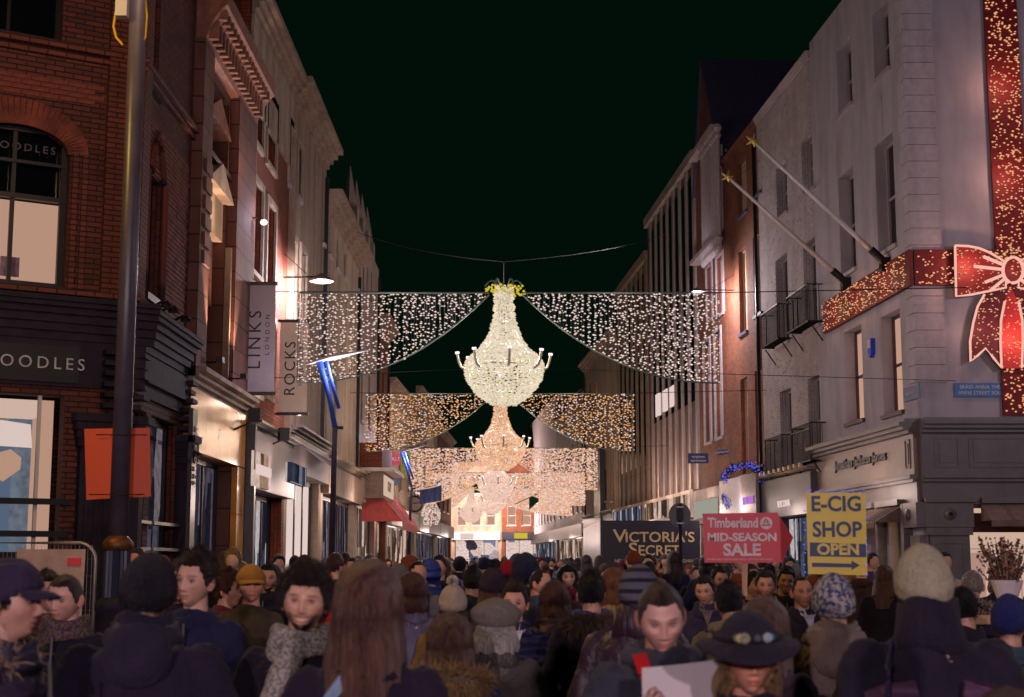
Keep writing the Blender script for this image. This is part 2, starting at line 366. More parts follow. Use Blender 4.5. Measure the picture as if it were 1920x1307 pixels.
# ------------------------------------------------------------------ left corner: red brick jeweller's building
root = empty('brick_building', (-4.75, 18, 0), 'dark red brick corner building with a black jeweller\'s shopfront and arched upper window', 'building')
oA1 = FA.rect(-75, 128, 228, 532); oA2 = FA.rect(-75, 122, -170, 62)
zb = FA.px(60, 560)[1]
shopA = FA.rect(-150, 112, 735, 1200); shopA = (shopA[0], shopA[1], .45, shopA[3])
wallmesh(FA, 1.0, LA, 0, 13, [oA1, oA2, shopA], depth=5, sides=(1, 0)).build('wall', M['brickred'], root)
s_end = seam(FL, 336)
oL1 = FL.rect(274, 300, 330, 560); oL2 = FL.rect(268, 300, -60, 165); oL3 = (.35, 1.0, .5, FL.px(265, 770)[1]); oL4 = (1.25, s_end - .35, .15, oL3[3])
wallmesh(FL, .003, s_end, 0, 13, [oL1, oL2, oL3, oL4], depth=5, sides=(0, 1)).build('wall', M['brickred'], root)
# individual bricks standing proud of the joints
BR = MB(); BR.box((0, 0, 0), (.109, .012, .0265)); brick_me = None
def brickfield(fc, a0, a1, z0, z1, skip, n0, cnt, pm, root, bw=.225, bh=.066, rzf=0):
    rest = MB(); row = 0; z = z0; out = []
    while z < z1:
        a = a0 + (bw / 2 if row % 2 else 0)
        while a + bw < a1 + .02:
            c = (a + bw / 2, z + bh / 2)
            if not any(o[0] - .1 < c[0] < o[1] + .1 and o[2] - .03 < c[1] < o[3] + .03 for o in skip): out.append(c)
            a += bw
        z += bh; row += 1
    return out
arch_c = ((oA1[0] + oA1[1]) / 2 , oA1[3] - .35)
skipA = [(oA1[0] - .22, oA1[1] + .22, oA1[2] - .02, oA1[3] + .32), (oA2[0], oA2[1], oA2[2] - .25, oA2[3]), (0, 9, 0, zb + .05)]
fieldA = brickfield(FA, 3.2, LA - .42, zb, 7.6, skipA, 0, 0, None, root)
BRM = None
def place_bricks(fc, cells, root, n=.004, limit=300, material=None, name='brick', bw=.109, bh=.0265):
    global BRM
    m = material or M['rbrick']
    me = MB(); me.box((0, 0, 0), (bw, .012, bh)); me = me.mesh(name, m)
    cam0 = Vector((0, 0, EYE)); cells = sorted(cells, key=lambda c: (fc.P(c[0], c[1]) - cam0).length)
    vis = []
    for c in cells:
        q = fc.P(*c) - cam0; yy = q.y * math.cos(TH) + q.z * math.sin(TH); xx = CX + F * q.x / yy; vv = CY - F * (q.z * math.cos(TH) - q.y * math.sin(TH)) / yy
        vis.append(-10 < xx < 1930 and -10 < vv < 1080)
    ind = [c for c, v in zip(cells, vis) if v][:limit]; st = set(ind); rest = MB()
    for c in ind:
        o = link(name, me, root, fc.P(c[0], c[1], n + random.uniform(-.003, .004)) - wloc(root), (0, 0, fc.rz))
    for c in cells:
        if c in st: continue
        p = fc.P(c[0], c[1], n + random.uniform(-.003, .004)); rest.box(p, (bw, .012, bh), fc.rz)
    if rest.f: rest.build(name, m, root, kind='stuff')
place_bricks(FA, fieldA, root)
fieldL = brickfield(FL, .42, s_end - .1, FL.px(300, 600)[1], 7.4, [oL1, oL2], 0, 0, None, root)
place_bricks(FL, fieldL, root, limit=0)
# corner pier, pilaster strips, string courses, arch rings
M['pier'] = brick_mat('pier_brick', '76382a', '623024', '2a1510', bw=.23, bh=.066, ms=.009, bump=1)
strip(FA, root, 'pier', M['pier'], LA - .40, LA + .06, zb, 13, -.05, .08)
strip(FL, root, 'pier', M['pier'], -.0, .36, zb, 13, -.1, .085)
for k, o in enumerate((oA1,)):
    for j in range(2): strip(FA, root, 'shaft', M['pier'], o[1] + .03 + j * .12, o[1] + .10 + j * .12, o[2], o[3] - .3, 0, .05 - .012 * j)
a_ = (oA1[1] - oA1[0]) / 2; ac = (oA1[0] + oA1[1]) / 2; zs = oA1[3] - .30
def archpt(t, r): # pointed-segmental arch
    x = -a_ + 2 * a_ * t; return ac + x * r, zs + .30 * math.sqrt(max(0, 1 - (x / a_) ** 2)) * r
mb = MB()
pts = [archpt(i / 20, 1) for i in range(21)]
mb.poly(pts + [(oA1[1] + .0, oA1[3] + .01), (oA1[0] - .0, oA1[3] + .01)], lambda a, b, d: FA.P(a, b, d), -.2, .004); mb.build('arch_spandrel', M['pier'], root)
arch = MB()
for ring in range(3):
    rr = 1.03 + ring * .115
    for i in range(34):
        t = (i + .5) / 34; th = math.pi * (1 - t); x = math.cos(th) * a_ * rr; z = zs + math.sin(th) * .30 * (1 + (rr - 1) * 3.2)
        if x < -a_ * .2 - 0.6: pass
        tx_ = -math.sin(th) * a_; tz_ = math.cos(th) * .30; ang = math.atan2(-tz_, -tx_)
        nx, nz = -math.sin(ang), math.cos(ang); ca, sa = math.cos(ang), math.sin(ang)
        P = []
        for dn in (-.01, .03 - ring * .008):
            for u, v in ((-.030, -.055), (.030, -.055), (.030, .055), (-.030, .055)):
                P.append(FA.P(ac + x + u * ca + v * nx, z + u * sa + v * nz, dn))
        arch.hexa([P[k] for k in (0, 1, 2, 3, 4, 5, 6, 7)])
arch.build('arch_brick', M['rbrick'], root, kind='stuff')
for zz, h, n in ((oA1[2] - .02, .07, .1), (oA1[2] - .10, .05, .06), (oA2[2] - .03, .08, .10), (oA2[2] - .15, .06, .06), (zb - .04, .07, .07)):
    strip(FA, root, 'string_course', M['pier'], 1, LA + .1, zz - h, zz, -.01, n)
    strip(FL, root, 'string_course', M['pier'], .0, s_end, zz - h, zz, -.01, n + .004)
# windows of the corner building
ft = .05
w = window(FA, root, oA2, 'darkframe', cols=2, rows=1, ft=.06)
w = window(FA, root, oA1, 'darkframe', pane=M['glass'], cols=2, rows=1, ft=.07)
zmid = FA.px(60, 365)[1]
strip(FA, root, 'lit_blind', E['creamhot'] if 0 else E['cream'], oA1[0], oA1[1], oA1[2], zmid, -.46, -.42)
strip(FA, root, 'window_transom', M['darkframe'], oA1[0], oA1[1], zmid - .03, zmid + .03, -.2, -.12)
strip(FA, root, 'dark_blind', M['darkwin'], oA1[0], oA1[1], zmid, oA1[3], -.3, -.26)
strip(FA, root, 'window_transom', M['darkframe'], oA1[0], oA1[1], FA.px(60, 300)[1] - .02, FA.px(60, 300)[1] + .02, -.2, -.12)
FA.tx('BOODLES', .13, 'lettering', mat('faint_letters', '4a4450', .5), root, FA.px(50, 270)[0], FA.px(60, 272)[1], -.165, sx=1.1, space=1.35)
pw = FA.rect(2, 38, 480, 517, -.3); strip(FA, root, 'poster', mat('portrait_poster', '8d7086', .7, var=.6, scale=5), pw[0], pw[1], pw[2], pw[3], -.36, -.35)
for o in (oL1, oL2): window(FL, root, o, 'darkframe', cols=2, rows=1)
mb = MB()
for o in (oL1,):
    for dx in (-.18, -.09, .05, .14):
        a = o[0] + dx if dx < 0 else o[1] + dx; mb.tube([FL.P(a, o[2], .03), FL.P(a, o[3], .03)], .035, 8)
    m0 = (o[0] + o[1]) / 2
    for r in (.30, .42): mb.tube([FL.P(m0 - r, o[3], .03), FL.P(m0 - r * .6, o[3] + .35, .03), FL.P(m0, o[3] + .62, .03), FL.P(m0 + r * .6, o[3] + .35, .03), FL.P(m0 + r, o[3], .03)], .035, 8)
mb.build('window_shafts', M['pier'], root)
# black shopfront
bp = M['blackpaint']
zc = FA.px(60, 600)[1]
mb = MB(); mb2 = MB()
for fc, e0, e1 in ((FA, 1.0, LA + .3), (FL, -.05, s_end - .1)):
    for k, (dz, h, n) in enumerate(((.32, .06, .30), (.26, .06, .26), (.18, .08, .20), (.08, .10, .15), (-.02, .10, .11), (-.12, .1, .07))): fc.bx(mb if fc is FA else mb2, e0, e1, zc + dz - .1, zc + dz - .1 + h, -.01, n + (.006 if fc is FL else 0))
    fc.bx(mb if fc is FA else mb2, e0, e1 - .1, FA.px(60, 722)[1], zc - .22, -.01, .05)
mb.build('shop_cornice', bp, root); mb2.build('shop_cornice', bp, root)
zl = FA.px(60, 681)[1]
strip(FA, root, 'fascia_board', M['darkframe'], 1, LA - .62, zl - .22, zl + .22, .04, .075)
FA.tx('BOODLES', .205, 'lettering', mat('silver_letters', 'b8b4b4', .35, metal=.3), root, (FA.px(-34, 680)[0] + FA.px(160, 680)[0]) / 2, zl, .08, sx=1.0, space=1.42)
strip(FL, root, 'fascia_board', bp, .1, s_end - .3, FL.px(300, 735)[1], FL.px(300, 690)[1], .04, .12)
# pilasters with capitals and bases
def pilaster(fc, a0, a1, z1, root, m, n=.16):
    mb = MB(); fc.bx(mb, a0, a1, 0, .5, -.01, n + .06); fc.bx(mb, a0 + .03, a1 - .03, .5, z1 - .42, -.01, n)
    w_ = a1 - a0
    for k in range(4): x = a0 + w_ * (.2 + .2 * k); fc.bx(mb, x - .02, x + .02, .6, z1 - .5, n, n + .018)
    for k in range(4): fc.bx(mb, a0 - .02 * k, a1 + .02 * k, z1 - .42 + k * .10, z1 - .42 + (k + 1) * .10, -.01, n + .03 + .03 * k)
    for k in range(5):
        x = a0 + w_ * (.1 + .2 * k); mb.tube([fc.P(x, z1 - .4, n + .03), fc.P(x, z1 - .24, n + .10), fc.P(x, z1 - .3, n + .16)], [.05, .04, .02], 6)
    for k in range(6): fc.bx(mb, max(a0 - .03, a1 - .30), a1 + .03, z1 + .06 + .13 * k, z1 + .12 + .13 * k, -.01, n + .02 + (k % 2) * .03)
    return mb.build('pilaster', m, root)
zcap = FA.px(180, 775)[1]
pilaster(FA, FA.px(138, 900)[0], LA - .04, zcap, root, bp)
pilaster(FL, .02, .26, zcap, root, bp); pilaster(FL, s_end - .36, s_end - .04, zcap, root, bp)
# display window behind glass: pale panels, hanging cards, blue drape
z0, z1 = shopA[2], shopA[3]
strip(FA, root, 'display_backdrop', shop_mat('display_panels', ['c9b8a8', 'aca09a', '8d97a8', 'b7a99c', 'd6c4b6', '98907f'], .55, sx=2.2, sy=.35), shopA[0], shopA[1], z0, z1, -.95, -.9)
strip(FA, root, 'display_side', E['cream'], shopA[1] - .17, shopA[1] - .003, z0, z1 - .01, -.86, -.5)
strip(FA, root, 'display_header', E['creamhot'], shopA[0], shopA[1] - .18, z1 - .22, z1 - .003, -.86, -.6)
mb = MB(); P = [FA.px(x, y, -.3) for x, y in ((0, 787), (58, 796), (60, 840), (-2, 836))]; mb.face([FA.P(a, b, -.3) for a, b in P]); mb.build('hanging_card', E['white'], root)
mb = MB(); P = [FA.px(x, y, -.3) for x, y in ((-8, 850), (20, 842), (40, 858), (38, 880), (5, 903), (-20, 890))]; mb.face([FA.P(a, b, -.3) for a, b in P]); mb.build('hanging_card', E['cream'], root)
strip(FA, root, 'blue_drape', emit('blue_drape_lit', '70809c', .6), FA.px(22, 900)[0], FA.px(50, 900)[0], z0, z1 - .25, -.88, -.84)
mb = MB(); P = [FA.P(shopA[0], z0, -.1), FA.P(shopA[1], z0, -.1), FA.P(shopA[1], z1, -.1), FA.P(shopA[0], z1, -.1)]; mb.face(P); mb.build('shop_glass', M['glass'], root)
for y in (940, 1001): z = FA.px(60, y)[1]; strip(FA, root, 'window_rail', M['darkframe'], shopA[0], shopA[1] + .1, z - .035, z + .035, -.06, .05)
z = FA.px(60, 1035)[1]; strip(FA, root, 'stall_riser', bp, shopA[0], shopA[1] - .0, z0, z, -.09, -.02)
strip(FA, root, 'window_mullion', M['white'], shopA[1] - .30, shopA[1] - .26, z0, z1, -.09, -.04)
for o in (oL3, oL4):
    window(FL, root, o, 'darkframe', pane=E['shopwarm'] if o is oL3 else E['shopdim'], cols=1, rows=1, sill=False, ft=.08)
    for y in (982, 1030): z = FL.px(290, y)[1]; strip(FL, root, 'window_rail', M['galv'], o[0] - .05, o[1] + .05, z - .02, z + .02, -.1, .1)
for a in (.45, .85, 1.6): mb = MB(); mb.tube([FL.P(a, zc + .32, .1), FL.P(a, zc + .42, .30), FL.P(a + .1, zc + .38, .34)], .02, 6); mb.lathe(FL.P(a, zc + .34, .34), [(.03, .08), (.07, .04), (.08, 0)], 10); mb.build('floodlight', M['iron'], root)
t = strip(FL, root, 'door_board', M['darkframe'], s_end - .42, s_end - .12, 1.9, FL.px(318, 800)[1] + .3, .18, .24)
FL.tx('BOODLES', .16, 'lettering', M['galv'], root, s_end - .27, FL.px(318, 850)[1], .25, up=-R(90), space=1.3)

# ------------------------------------------------------------------ terracotta building with the gold stone shopfront
A0, A1 = s_end + .003, seam(FL, 446)
root = empty('terracotta_building', FL.P(A0, 0), 'terracotta pier building with gold stone shopfront and uplit bay', 'building')
oS = (A0 + .55, A1 - .75, .1, FL.px(400, 862)[1])
bay = FL.rect(388, 418, 90, 735); bay = (FL.px(378, 400)[0], FL.px(424, 400)[0], FL.px(400, 735)[1], 9.3)
wallmesh(FL, A0, A1, 0, 10.9, [oS, bay], rd=.55, depth=6).build('wall', M['terracotta'], root)
strip(FL, root, 'pier', M['terracotta'], A0 + .0, bay[0] - .12, bay[2], 9.5, -.02, .16); strip(FL, root, 'pier', M['terracotta'], bay[1] + .12, A1 - .02, bay[2], 9.5, -.02, .16)
for a in (bay[0] - .1, bay[1] + .02): strip(FL, root, 'slim_shaft', M['buff'], a, a + .09, bay[2], FL.px(400, 440)[1], -.02, .1)
M['tcl0'] = mat('worn_terracotta', '7a4c3a', .8, var=.3, bump=.3)
# bay: windows, terracotta spandrels, pediment niche
zz = [bay[2] + .1, FL.px(400, 560)[1], FL.px(400, 430)[1], FL.px(400, 330)[1], FL.px(400, 225)[1], 9.1]
window(FL, root, (bay[0], bay[1], zz[0], zz[1]), 'darkframe', cols=2, rows=2, rd=.5)
strip(FL, root, 'spandrel', M['terracotta'], bay[0], bay[1], zz[1], zz[2], -.52, -.2)
strip(FL, root, 'stone_niche', M['cream'], bay[0] + .1, bay[1], zz[2], zz[3] - .2, -.54, -.05)
mb = MB(); mb.poly([(bay[0], zz[3] - .2), (bay[1] + .05, zz[3] - .2), ((bay[0] + bay[1]) / 2, zz[3] + .25)], lambda a, b, d: FL.P(a, b, d), -.3, .12); mb.build('pediment', M['cream'], root)
window(FL, root, (bay[0], bay[1], zz[3] + .3, zz[4]), 'darkframe', cols=3, rows=3, rd=.5)
for k in range(6): z = zz[3] - .1 - .28 * k; strip(FL, root, 'carved_panel', M['terracotta'], A0 + .18, bay[0] - .2, z - .2, z, .15, .20)
mb = MB(); mb.poly([(bay[0] + .02, zz[4]), (bay[1], zz[4]), ((bay[0] + bay[1]) / 2, zz[4] + .45)], lambda a, b, d: FL.P(a, b, d), -.4, .06); mb.build('pediment', M['tcl0'], root)
window(FL, root, (bay[0], bay[1], zz[4] + .5, zz[5] + .2), 'darkframe', cols=3, rows=1, rd=.5, sill=False)
# big curved terracotta cornice
prof = [(0, 0), (.14, .02), (.17, .12), (.24, .32), (.38, .52), (.46, .58), (.48, .78), (.1, .84), (0, .84)]
mb = MB(); zc1 = FL.px(470, 110)[1] - .1
zc1 = 9.45
rg = [[FL.P(a, zc1 + z, n) for n, z in prof] for a in (A0 + .05, A1 - .03)]
for i in range(len(prof)): j = (i + 1) % len(prof); mb.face([rg[0][i], rg[1][i], rg[1][j], rg[0][j]])
for g in rg: mb.face(g)
k = A0 + .2
while k < A1 - .2: FL.bx(mb, k, k + .1, zc1 + .1, zc1 + .42, .15, .30); FL.bx(mb, k, k + .1, zc1 + .4, zc1 + .56, .25, .42); k += .26
M['tcl'] = mat('plain_terracotta', '7a5040', .7, var=.3, dirt=.35, bump=.2)
mb.build('cornice', M['tcl'], root)
# gold fascia and door
zf0, zf1 = FL.px(400, 862)[1], FL.px(400, 752)[1]
for a0, a1, z0, z1 in ((A0 + .04, A1 - .05, zf0, zf1), (A0 + .04, A0 + .52, .1, zf0 - .01), (A1 - .72, A1 - .05, .1, zf0 - .01)):
    n_ = 4 if a1 - a0 > 1.5 else 1; h_ = 1 if n_ > 1 else 4
    for i in range(n_):
        for j in range(h_): strip(FL, root, 'stone_panel', M['gold'] if z0 > 1 else M['cream2'] if 'cream2' in M else M['gold'], a0 + (a1 - a0) * i / n_ + .004, a0 + (a1 - a0) * (i + 1) / n_ - .004, z0 + (z1 - z0) * j / h_ + .004, z0 + (z1 - z0) * (j + 1) / h_ - .004, -.02, .10)
cornice(FL, root, M['buff'], A0, A1, zf1, .28, .3)
w = window(FL, root, oS, 'darkframe', pane=E['shopdim'], cols=3, rows=1, rd=.3, sill=False, ft=.07)
strip(FL, root, 'shop_display', E['shopwarm'], oS[0] + .1, oS[0] + 1.1, .9, oS[3] - .15, -.27, -.24)
fl_y = FL.px(380, 722)[1]
for a in (bay[0] - .05, bay[1] + .07):
    mb = MB(); mb.box(FL.P(a, fl_y + .32, .36), (.09, .05, .04), FL.rz); mb.tube([FL.P(a, fl_y + .28, .02), FL.P(a, fl_y + .29, .36)], .015, 6); mb.build('uplight', M['iron'], root)
    light('uplight_lamp', FL.P(a, fl_y + .42, .36), (1, .62, .40), 240, .04, 'SPOT', Euler((R(180), 0, 0)), spot=60)
light('bay_lamp', FL.P((bay[0] + bay[1]) / 2, zz[2] + .2, .35), (1, .66, .42), 5, .06)
light('cornice_lamp', FL.P(bay[1] + .2, 8.2, .7), (1, .6, .40), 6, .1)
# wall lamp with glare
t = empty('wall_lamp', FL.P(A1 - .25, 0, 0) + Vector((0, 0, FL.px(446, 398)[1])), 'small bright round wall lamp on the terracotta pier above the links banner', 'wall lamp')
mb = MB(); p = wloc(t); mb.tube([p, p + Vector((.3, 0, .05)), p + Vector((.35, 0, 0))], .015, 6); mb.build('bracket', M['iron'], t)
mb = MB(); mb.lathe(p + Vector((.36, 0, -.05)), [(0, -.06), (.05, -.04), (.07, 0), (.05, .04), (0, .06)], 12); mb.build('bulb', E['lampwhite'], t, True)
light('wall_lamp_light', p + Vector((.5, 0, 0)), COOL, 14, .06)

# ------------------------------------------------------------------ red brick with pale pilasters (grey shopfront)
def sash_rows(fc, root, cols_, rows_, frame='winwhite', pane=None, **k):
    ops = []
    for (xl, xr), ys in zip(cols_, rows_):
        for yt, yb in ys: ops.append(fc.rect(xl, xr, yt, yb))
    return ops
B0, B1 = A1 + .003, seam(FL, 531)
root = empty('brick_townhouse', FL.P(B0, 0), 'red brick townhouse with pale stone pilasters above a grey shopfront', 'building')
ops = [FL.rect(470, 492, 140, 270), FL.rect(499, 516, 190, 315), FL.rect(471, 489, 345, 515), FL.rect(498, 513, 385, 545), FL.rect(473, 490, 590, 740), FL.rect(498, 512, 600, 745)]
zf0, zf1 = FL.px(490, 925)[1], FL.px(490, 822)[1]
shop = (B0 + .35, B1 - .3, .2, zf0)
ztop = FL.px(500, 60)[1]
ztop = 11.9
wallmesh(FL, B0, B1, 0, ztop, ops + [shop]).build('wall', M['brickr2'] if 'brickr2' in M else brick_mat('rust_brick', '8a3c20', '74321c', '4a2a1e', bump=.6, dirt=.3), root)
blue = mat('bluish_blind', '9a9cb4', .5, var=.1)
for k, o in enumerate(ops): window(FL, root, o, 'winwhite', pane=blue if k in (1, 2, 3) else M['darkwin'] if k == 0 else blue, rows=3, surround=M['cream'], sillm=M['cream'])
for a in (B0 + .02, B1 - .24): strip(FL, root, 'pilaster', M['buff'], a, a + .22, zf1, ztop - 1.2, -.01, .12)
strip(FL, root, 'stucco_band', M['white'] if 0 else M['cream'], B0, B1, ztop - 1.9, ztop - .3, -.01, .05)
cornice(FL, root, M['buff'], B0, B1, ztop - .3, .5, .3)
gsh = mat('grey_shopfront', '6d6468', .5, var=.08)
strip(FL, root, 'fascia_board', gsh, B0 + .05, B1 - .05, zf0, zf1, -.01, .22)
strip(FL, root, 'shop_pilaster', M['darkframe'], B0 + .02, B0 + .16, 0, zf1 + .1, .0, .26); cornice(FL, root, M['darkframe'], B0, B1, zf1, .15, .35)
sg = FL.rect(475, 505, 850, 915, .26)
strip(FL, root, 'sign_panel', E['shopwarm'], sg[0], sg[1], sg[2], sg[3], .22, .27); strip(FL, root, 'lit_sign', E['white'], sg[0] + .2, sg[1] + .01, sg[2] + .22, sg[3] - .22, .27, .30)
window(FL, root, shop, 'darkframe', pane=E['shopcool'], cols=5, rows=1, rd=.3, sill=False, ft=.09)
for pxx, pyy in ((462, 780), (520, 815)):
    mb = MB(); a, z = FL.px(pxx, pyy, .3); mb.tube([FL.P(a, z - .25, .05), FL.P(a, z - .1, .4)], .02, 6); mb.box(FL.P(a, z, .42), (.15, .09, .12), FL.rz + .3); mb.build('floodlight', M['iron'], root)
for a in (B0 + 1.0, B0 + 3.6): light('floodlight_lamp', FL.P(a, zf1 + .55, .5), (1, .72, .55), 6, .05)

# ------------------------------------------------------------------ further left-hand buildings
M['rust'] = brick_mat('rust_brick_far', '7d4028', '6a3520', '4a2e24', bump=.4)
def row_building(fc, name, label, pa, pb, yt, wall, cols_, rows_, shopdef=None, frame='winwhite', panes=None, surround=None, z=None, corn=None, depth=7, extra=None, rows=2):
    a0, a1 = seam(fc, pa) + .003, seam(fc, pb); a0, a1 = min(a0, a1), max(a0, a1)
    if fc is FL or fc is FR: pass
    root = empty(name, fc.P((a0 + a1) / 2, 0), label, 'building')
    z1 = z or fc.px((pa + pb) / 2, yt)[1]
    ops = []
    for (xl, xr), ys in zip(cols_, rows_):
        for yt_, yb_ in ys: ops.append(fc.rect(xl, xr, yt_, yb_))
    sh = []
    if shopdef: sh = [(a0 + .4, a1 - .4, .15, shopdef[0])]
    wallmesh(fc, a0, a1, 0, z1, ops + sh, depth=depth).build('wall', wall, root)
    for k, o in enumerate(ops): window(fc, root, o, frame, pane=(panes[k % len(panes)] if panes else None), rows=rows, surround=surround)
    if corn: cornice(fc, root, corn, a0, a1, z1 - .05, .5, .4)
    if shopdef:
        strip(fc, root, 'fascia_board', shopdef[2], a0 + .03, a1 - .03, shopdef[0], shopdef[0] + .75, -.01, .2)
        cornice(fc, root, shopdef[2], a0 + .02, a1 - .02, shopdef[0] + .75, .2, .35, 'shop_cornice')
        window(fc, root, sh[0], 'darkframe', pane=shopdef[1], cols=max(2, int((a1 - a0) / 1.3)), rows=1, rd=.25, sill=False, ft=.1)
    strip(fc, root, 'drainpipe', M['iron'], a1 - .22, a1 - .13, 3.6, z1 - .3, .0, .09)
    return root, a0, a1, z1
r3, a0, a1, z1 = row_building(FL, 'stone_building', 'buff stone building with one tall lit window on the top floor', 531, 600, 0, M['buff'],
   [(541, 551), (556, 564), (541, 552), (561, 571)], [[(240, 355)], [(275, 372)], [(445, 660)], [(470, 680)]], (3.6, E['white'], gsh), panes=[E['white'], M['darkwin'], emit('dim_blind', 'b0a890', .45), emit('dim_blind2', '8f9484', .4)], z=11.7, corn=M['buff'], surround=M['cream'])
sg = FL.rect(545, 573, 872, 908, .6); strip(FL, r3, 'sign_box', E['shopcool'], sg[0], sg[1], sg[2], sg[3], .5, .62)
mb = MB(); zq = sg[3] + .1
mb.face([FL.P(a0 + .1, zq + .55, .2), FL.P(a1 - .3, zq + .55, .2), FL.P(a1 - .2, zq + .1, .8), FL.P(a0 + .1, zq + .1, .8)]); mb.build('shop_canopy', gsh, r3)
r4, a0, a1, z1 = row_building(FL, 'stucco_building', 'long plain dirty stucco building in shadow with a dark shopfront', 600, 666, 0, M['cream'],
   [(606, 610), (617, 621), (631, 635), (645, 649), (608, 613), (625, 630)], [[(395, 460)], [(425, 480)], [(450, 505)], [(475, 520)], [(700, 830)], [(710, 840)]], (3.4, E['shopdim'], M['buff']), z=10.7, panes=[M['darkwin']], corn=M['buff'])
mb = MB(); FL.bx(mb, a0 + .3, a0 + 1.2, z1, z1 + 1.3, -1.6, -.5); FL.bx(mb, a0 + .25, a0 + 1.25, z1 + 1.3, z1 + 1.45, -1.65, -.45); mb.build('chimney', M['rust'], r4)
r5, a0, a1, z1 = row_building(FL, 'pinnacled_building', 'pale building with pointed parapet pinnacles beyond the long stucco front', 666, 704, 0, M['finstone'],
   [(672, 675), (680, 683), (687, 690), (695, 698), (676, 680), (690, 694)], [[(480, 545)], [(490, 550)], [(500, 560)], [(510, 570)], [(700, 790)], [(705, 800)]], (3.5, E['shopwarm'], M['cream']), z=12.0, panes=[M['darkwin']])
for k in range(4):
    mb = MB(); a = a0 + .6 + k * (a1 - a0 - 1.2) / 3; p = FL.P(a, z1, -.4); mb.box(p + Vector((0, 0, .4)), (.28, .28, .4)); mb.lathe(p + Vector((0, 0, .8)), [(.3, 0), (.22, .15), (.03, 1.3), (0, 1.4)], 4); mb.build('pinnacle', M['finstone'], r5)
FL.tx('MAKE', .5, 'lettering', M['darkframe'], r5, a0 + 2, 4.0, .22)
_, a0, a1, z1 = row_building(FL, 'gabled_building', 'narrow dark brick building behind the red awning and projecting white sign box', 704, 724, 0, M['rust'],
   [(708, 711), (716, 719)], [[(690, 760)], [(700, 765)]], (3.2, E['shopwarm'], M['darkframe']), z=10.0, panes=[E['cream'], M['darkwin']], corn=M['buff'])
FL2 = Fac(tuple(FL.P(seam(FL, 724), 0).xy), (-3.2, 118), 1)
cur = 0.02
for k, (nm, lb, wd, h, wm, sh) in enumerate([
  ('cream_building', 'cream painted building with the hanging clock, far down the street', 12, 8.3, M['cream'], E['shopwarm']),
  ('grey_building', 'narrow grey building in the distance left of the farthest chandeliers', 13, 9.4, M['finstone'], E['shopdim']),
  ('brown_building', 'brown building with a dark shopfront near the left bend of the street', 12, 8.8, M['rust'], E['shopdim'])]):
    if cur + wd > FL2.len: wd = FL2.len - cur
    rt = empty(nm, FL2.P(cur, 0), lb, 'building'); n_ = 3
    ops = [(cur + .8 + j * (wd - 1) / n_, cur + 2.0 + j * (wd - 1) / n_, z, z + 1.6) for j in range(n_) for z in (4.6, 7.0)]
    ops = [o for o in ops if o[3] < h - .3]
    wallmesh(FL2, cur, cur + wd, 0, h, ops + [(cur + .5, cur + wd - .5, .1, 3.1)], depth=8).build('wall', wm, rt)
    for q, o in enumerate(ops): window(FL2, rt, o, 'winwhite', pane=E['cream'] if (q + k) % 3 == 0 else M['darkwin'])
    window(FL2, rt, (cur + .5, cur + wd - .5, .1, 3.1), 'darkframe', pane=sh, cols=6, rows=1, sill=False)
    strip(FL2, rt, 'fascia_board', M['darkframe'] if k else M['white'], cur + .1, cur + wd - .1, 3.1, 3.8, -.01, .2); cornice(FL2, rt, M['buff'], cur, cur + wd, h, .4, .3)
    cur += wd + .005

# ------------------------------------------------------------------ right corner: pale rendered building with the ribbon
root = empty('rendered_building', (8.35, 30, 0), 'pale rendered corner building with quoins and a grey panelled shopfront under the red ribbon', 'building')
R1 = seam(FR, 1545)
wins = [FR.rect(1569, 1597, 80, 207), FR.rect(1637, 1667, 10, 142), FR.rect(1574, 1603, 320, 512), FR.rect(1643, 1678, 258, 470), FR.rect(1585, 1618, 614, 790), FR.rect(1654, 1691, 585, 775)]
zc = FR.px(1715, 787)[1]; zf0 = FR.px(1640, 905)[1] if 0 else FB.px(1760, 885)[1]
shr = [(.75, 2.2, .3, zf0 - .75), (2.6, 3.5, .1, zf0 - .5), (4.1, R1 - .5, .3, zf0 - .75)]
wallmesh(FR, .003, R1, 0, 15.3, wins + shr, rd=.34, depth=9, sides=(0, 1)).build('wall', M['render'], root)
half = emit('half_lit_pane', 'b09a80', .35)
for k, o in enumerate(wins): window(FR, root, o, mat('brown_sash', '4c3030', .5) if k > 3 else 'winwhite', pane=[M['darkwin'], M['darkwin'], M['darkwin'], M['darkwin'], E['cream'], E['cream']][k], rd=.32, rows=2, ft=.06)
for o in wins[:2]:
    pass
shb = FB.rect(1790, 2050, 945, 1300); shb = (FB.px(1788, 1000)[0], 6.2, .2, FB.px(1850, 945)[1])
wallmesh(FB, .003, 9, 0, 15.3, [shb, (7.2, 8.2, 5.8, 8.0)], rd=.3, depth=9, sides=(0, 1)).build('wall', M['render'], root)
k = 0; z = zc + .75
while z < 15.0:   # quoin blocks on both faces of the corner
    L1, L2 = (.62, .34) if k % 2 == 0 else (.60, .36)
    mb = MB(); FB.bx(mb, .0, L1, z + .008, z + .352, -.02, .035); mb.build('quoin', M['stone'], root)
    mb = MB(); FR.bx(mb, -.033, L2 + (k % 2) * .08, z + .008, z + .352, -.02, .033); mb.build('quoin', M['stone'], root); z += .36; k += 1
gp = M['greypaint']
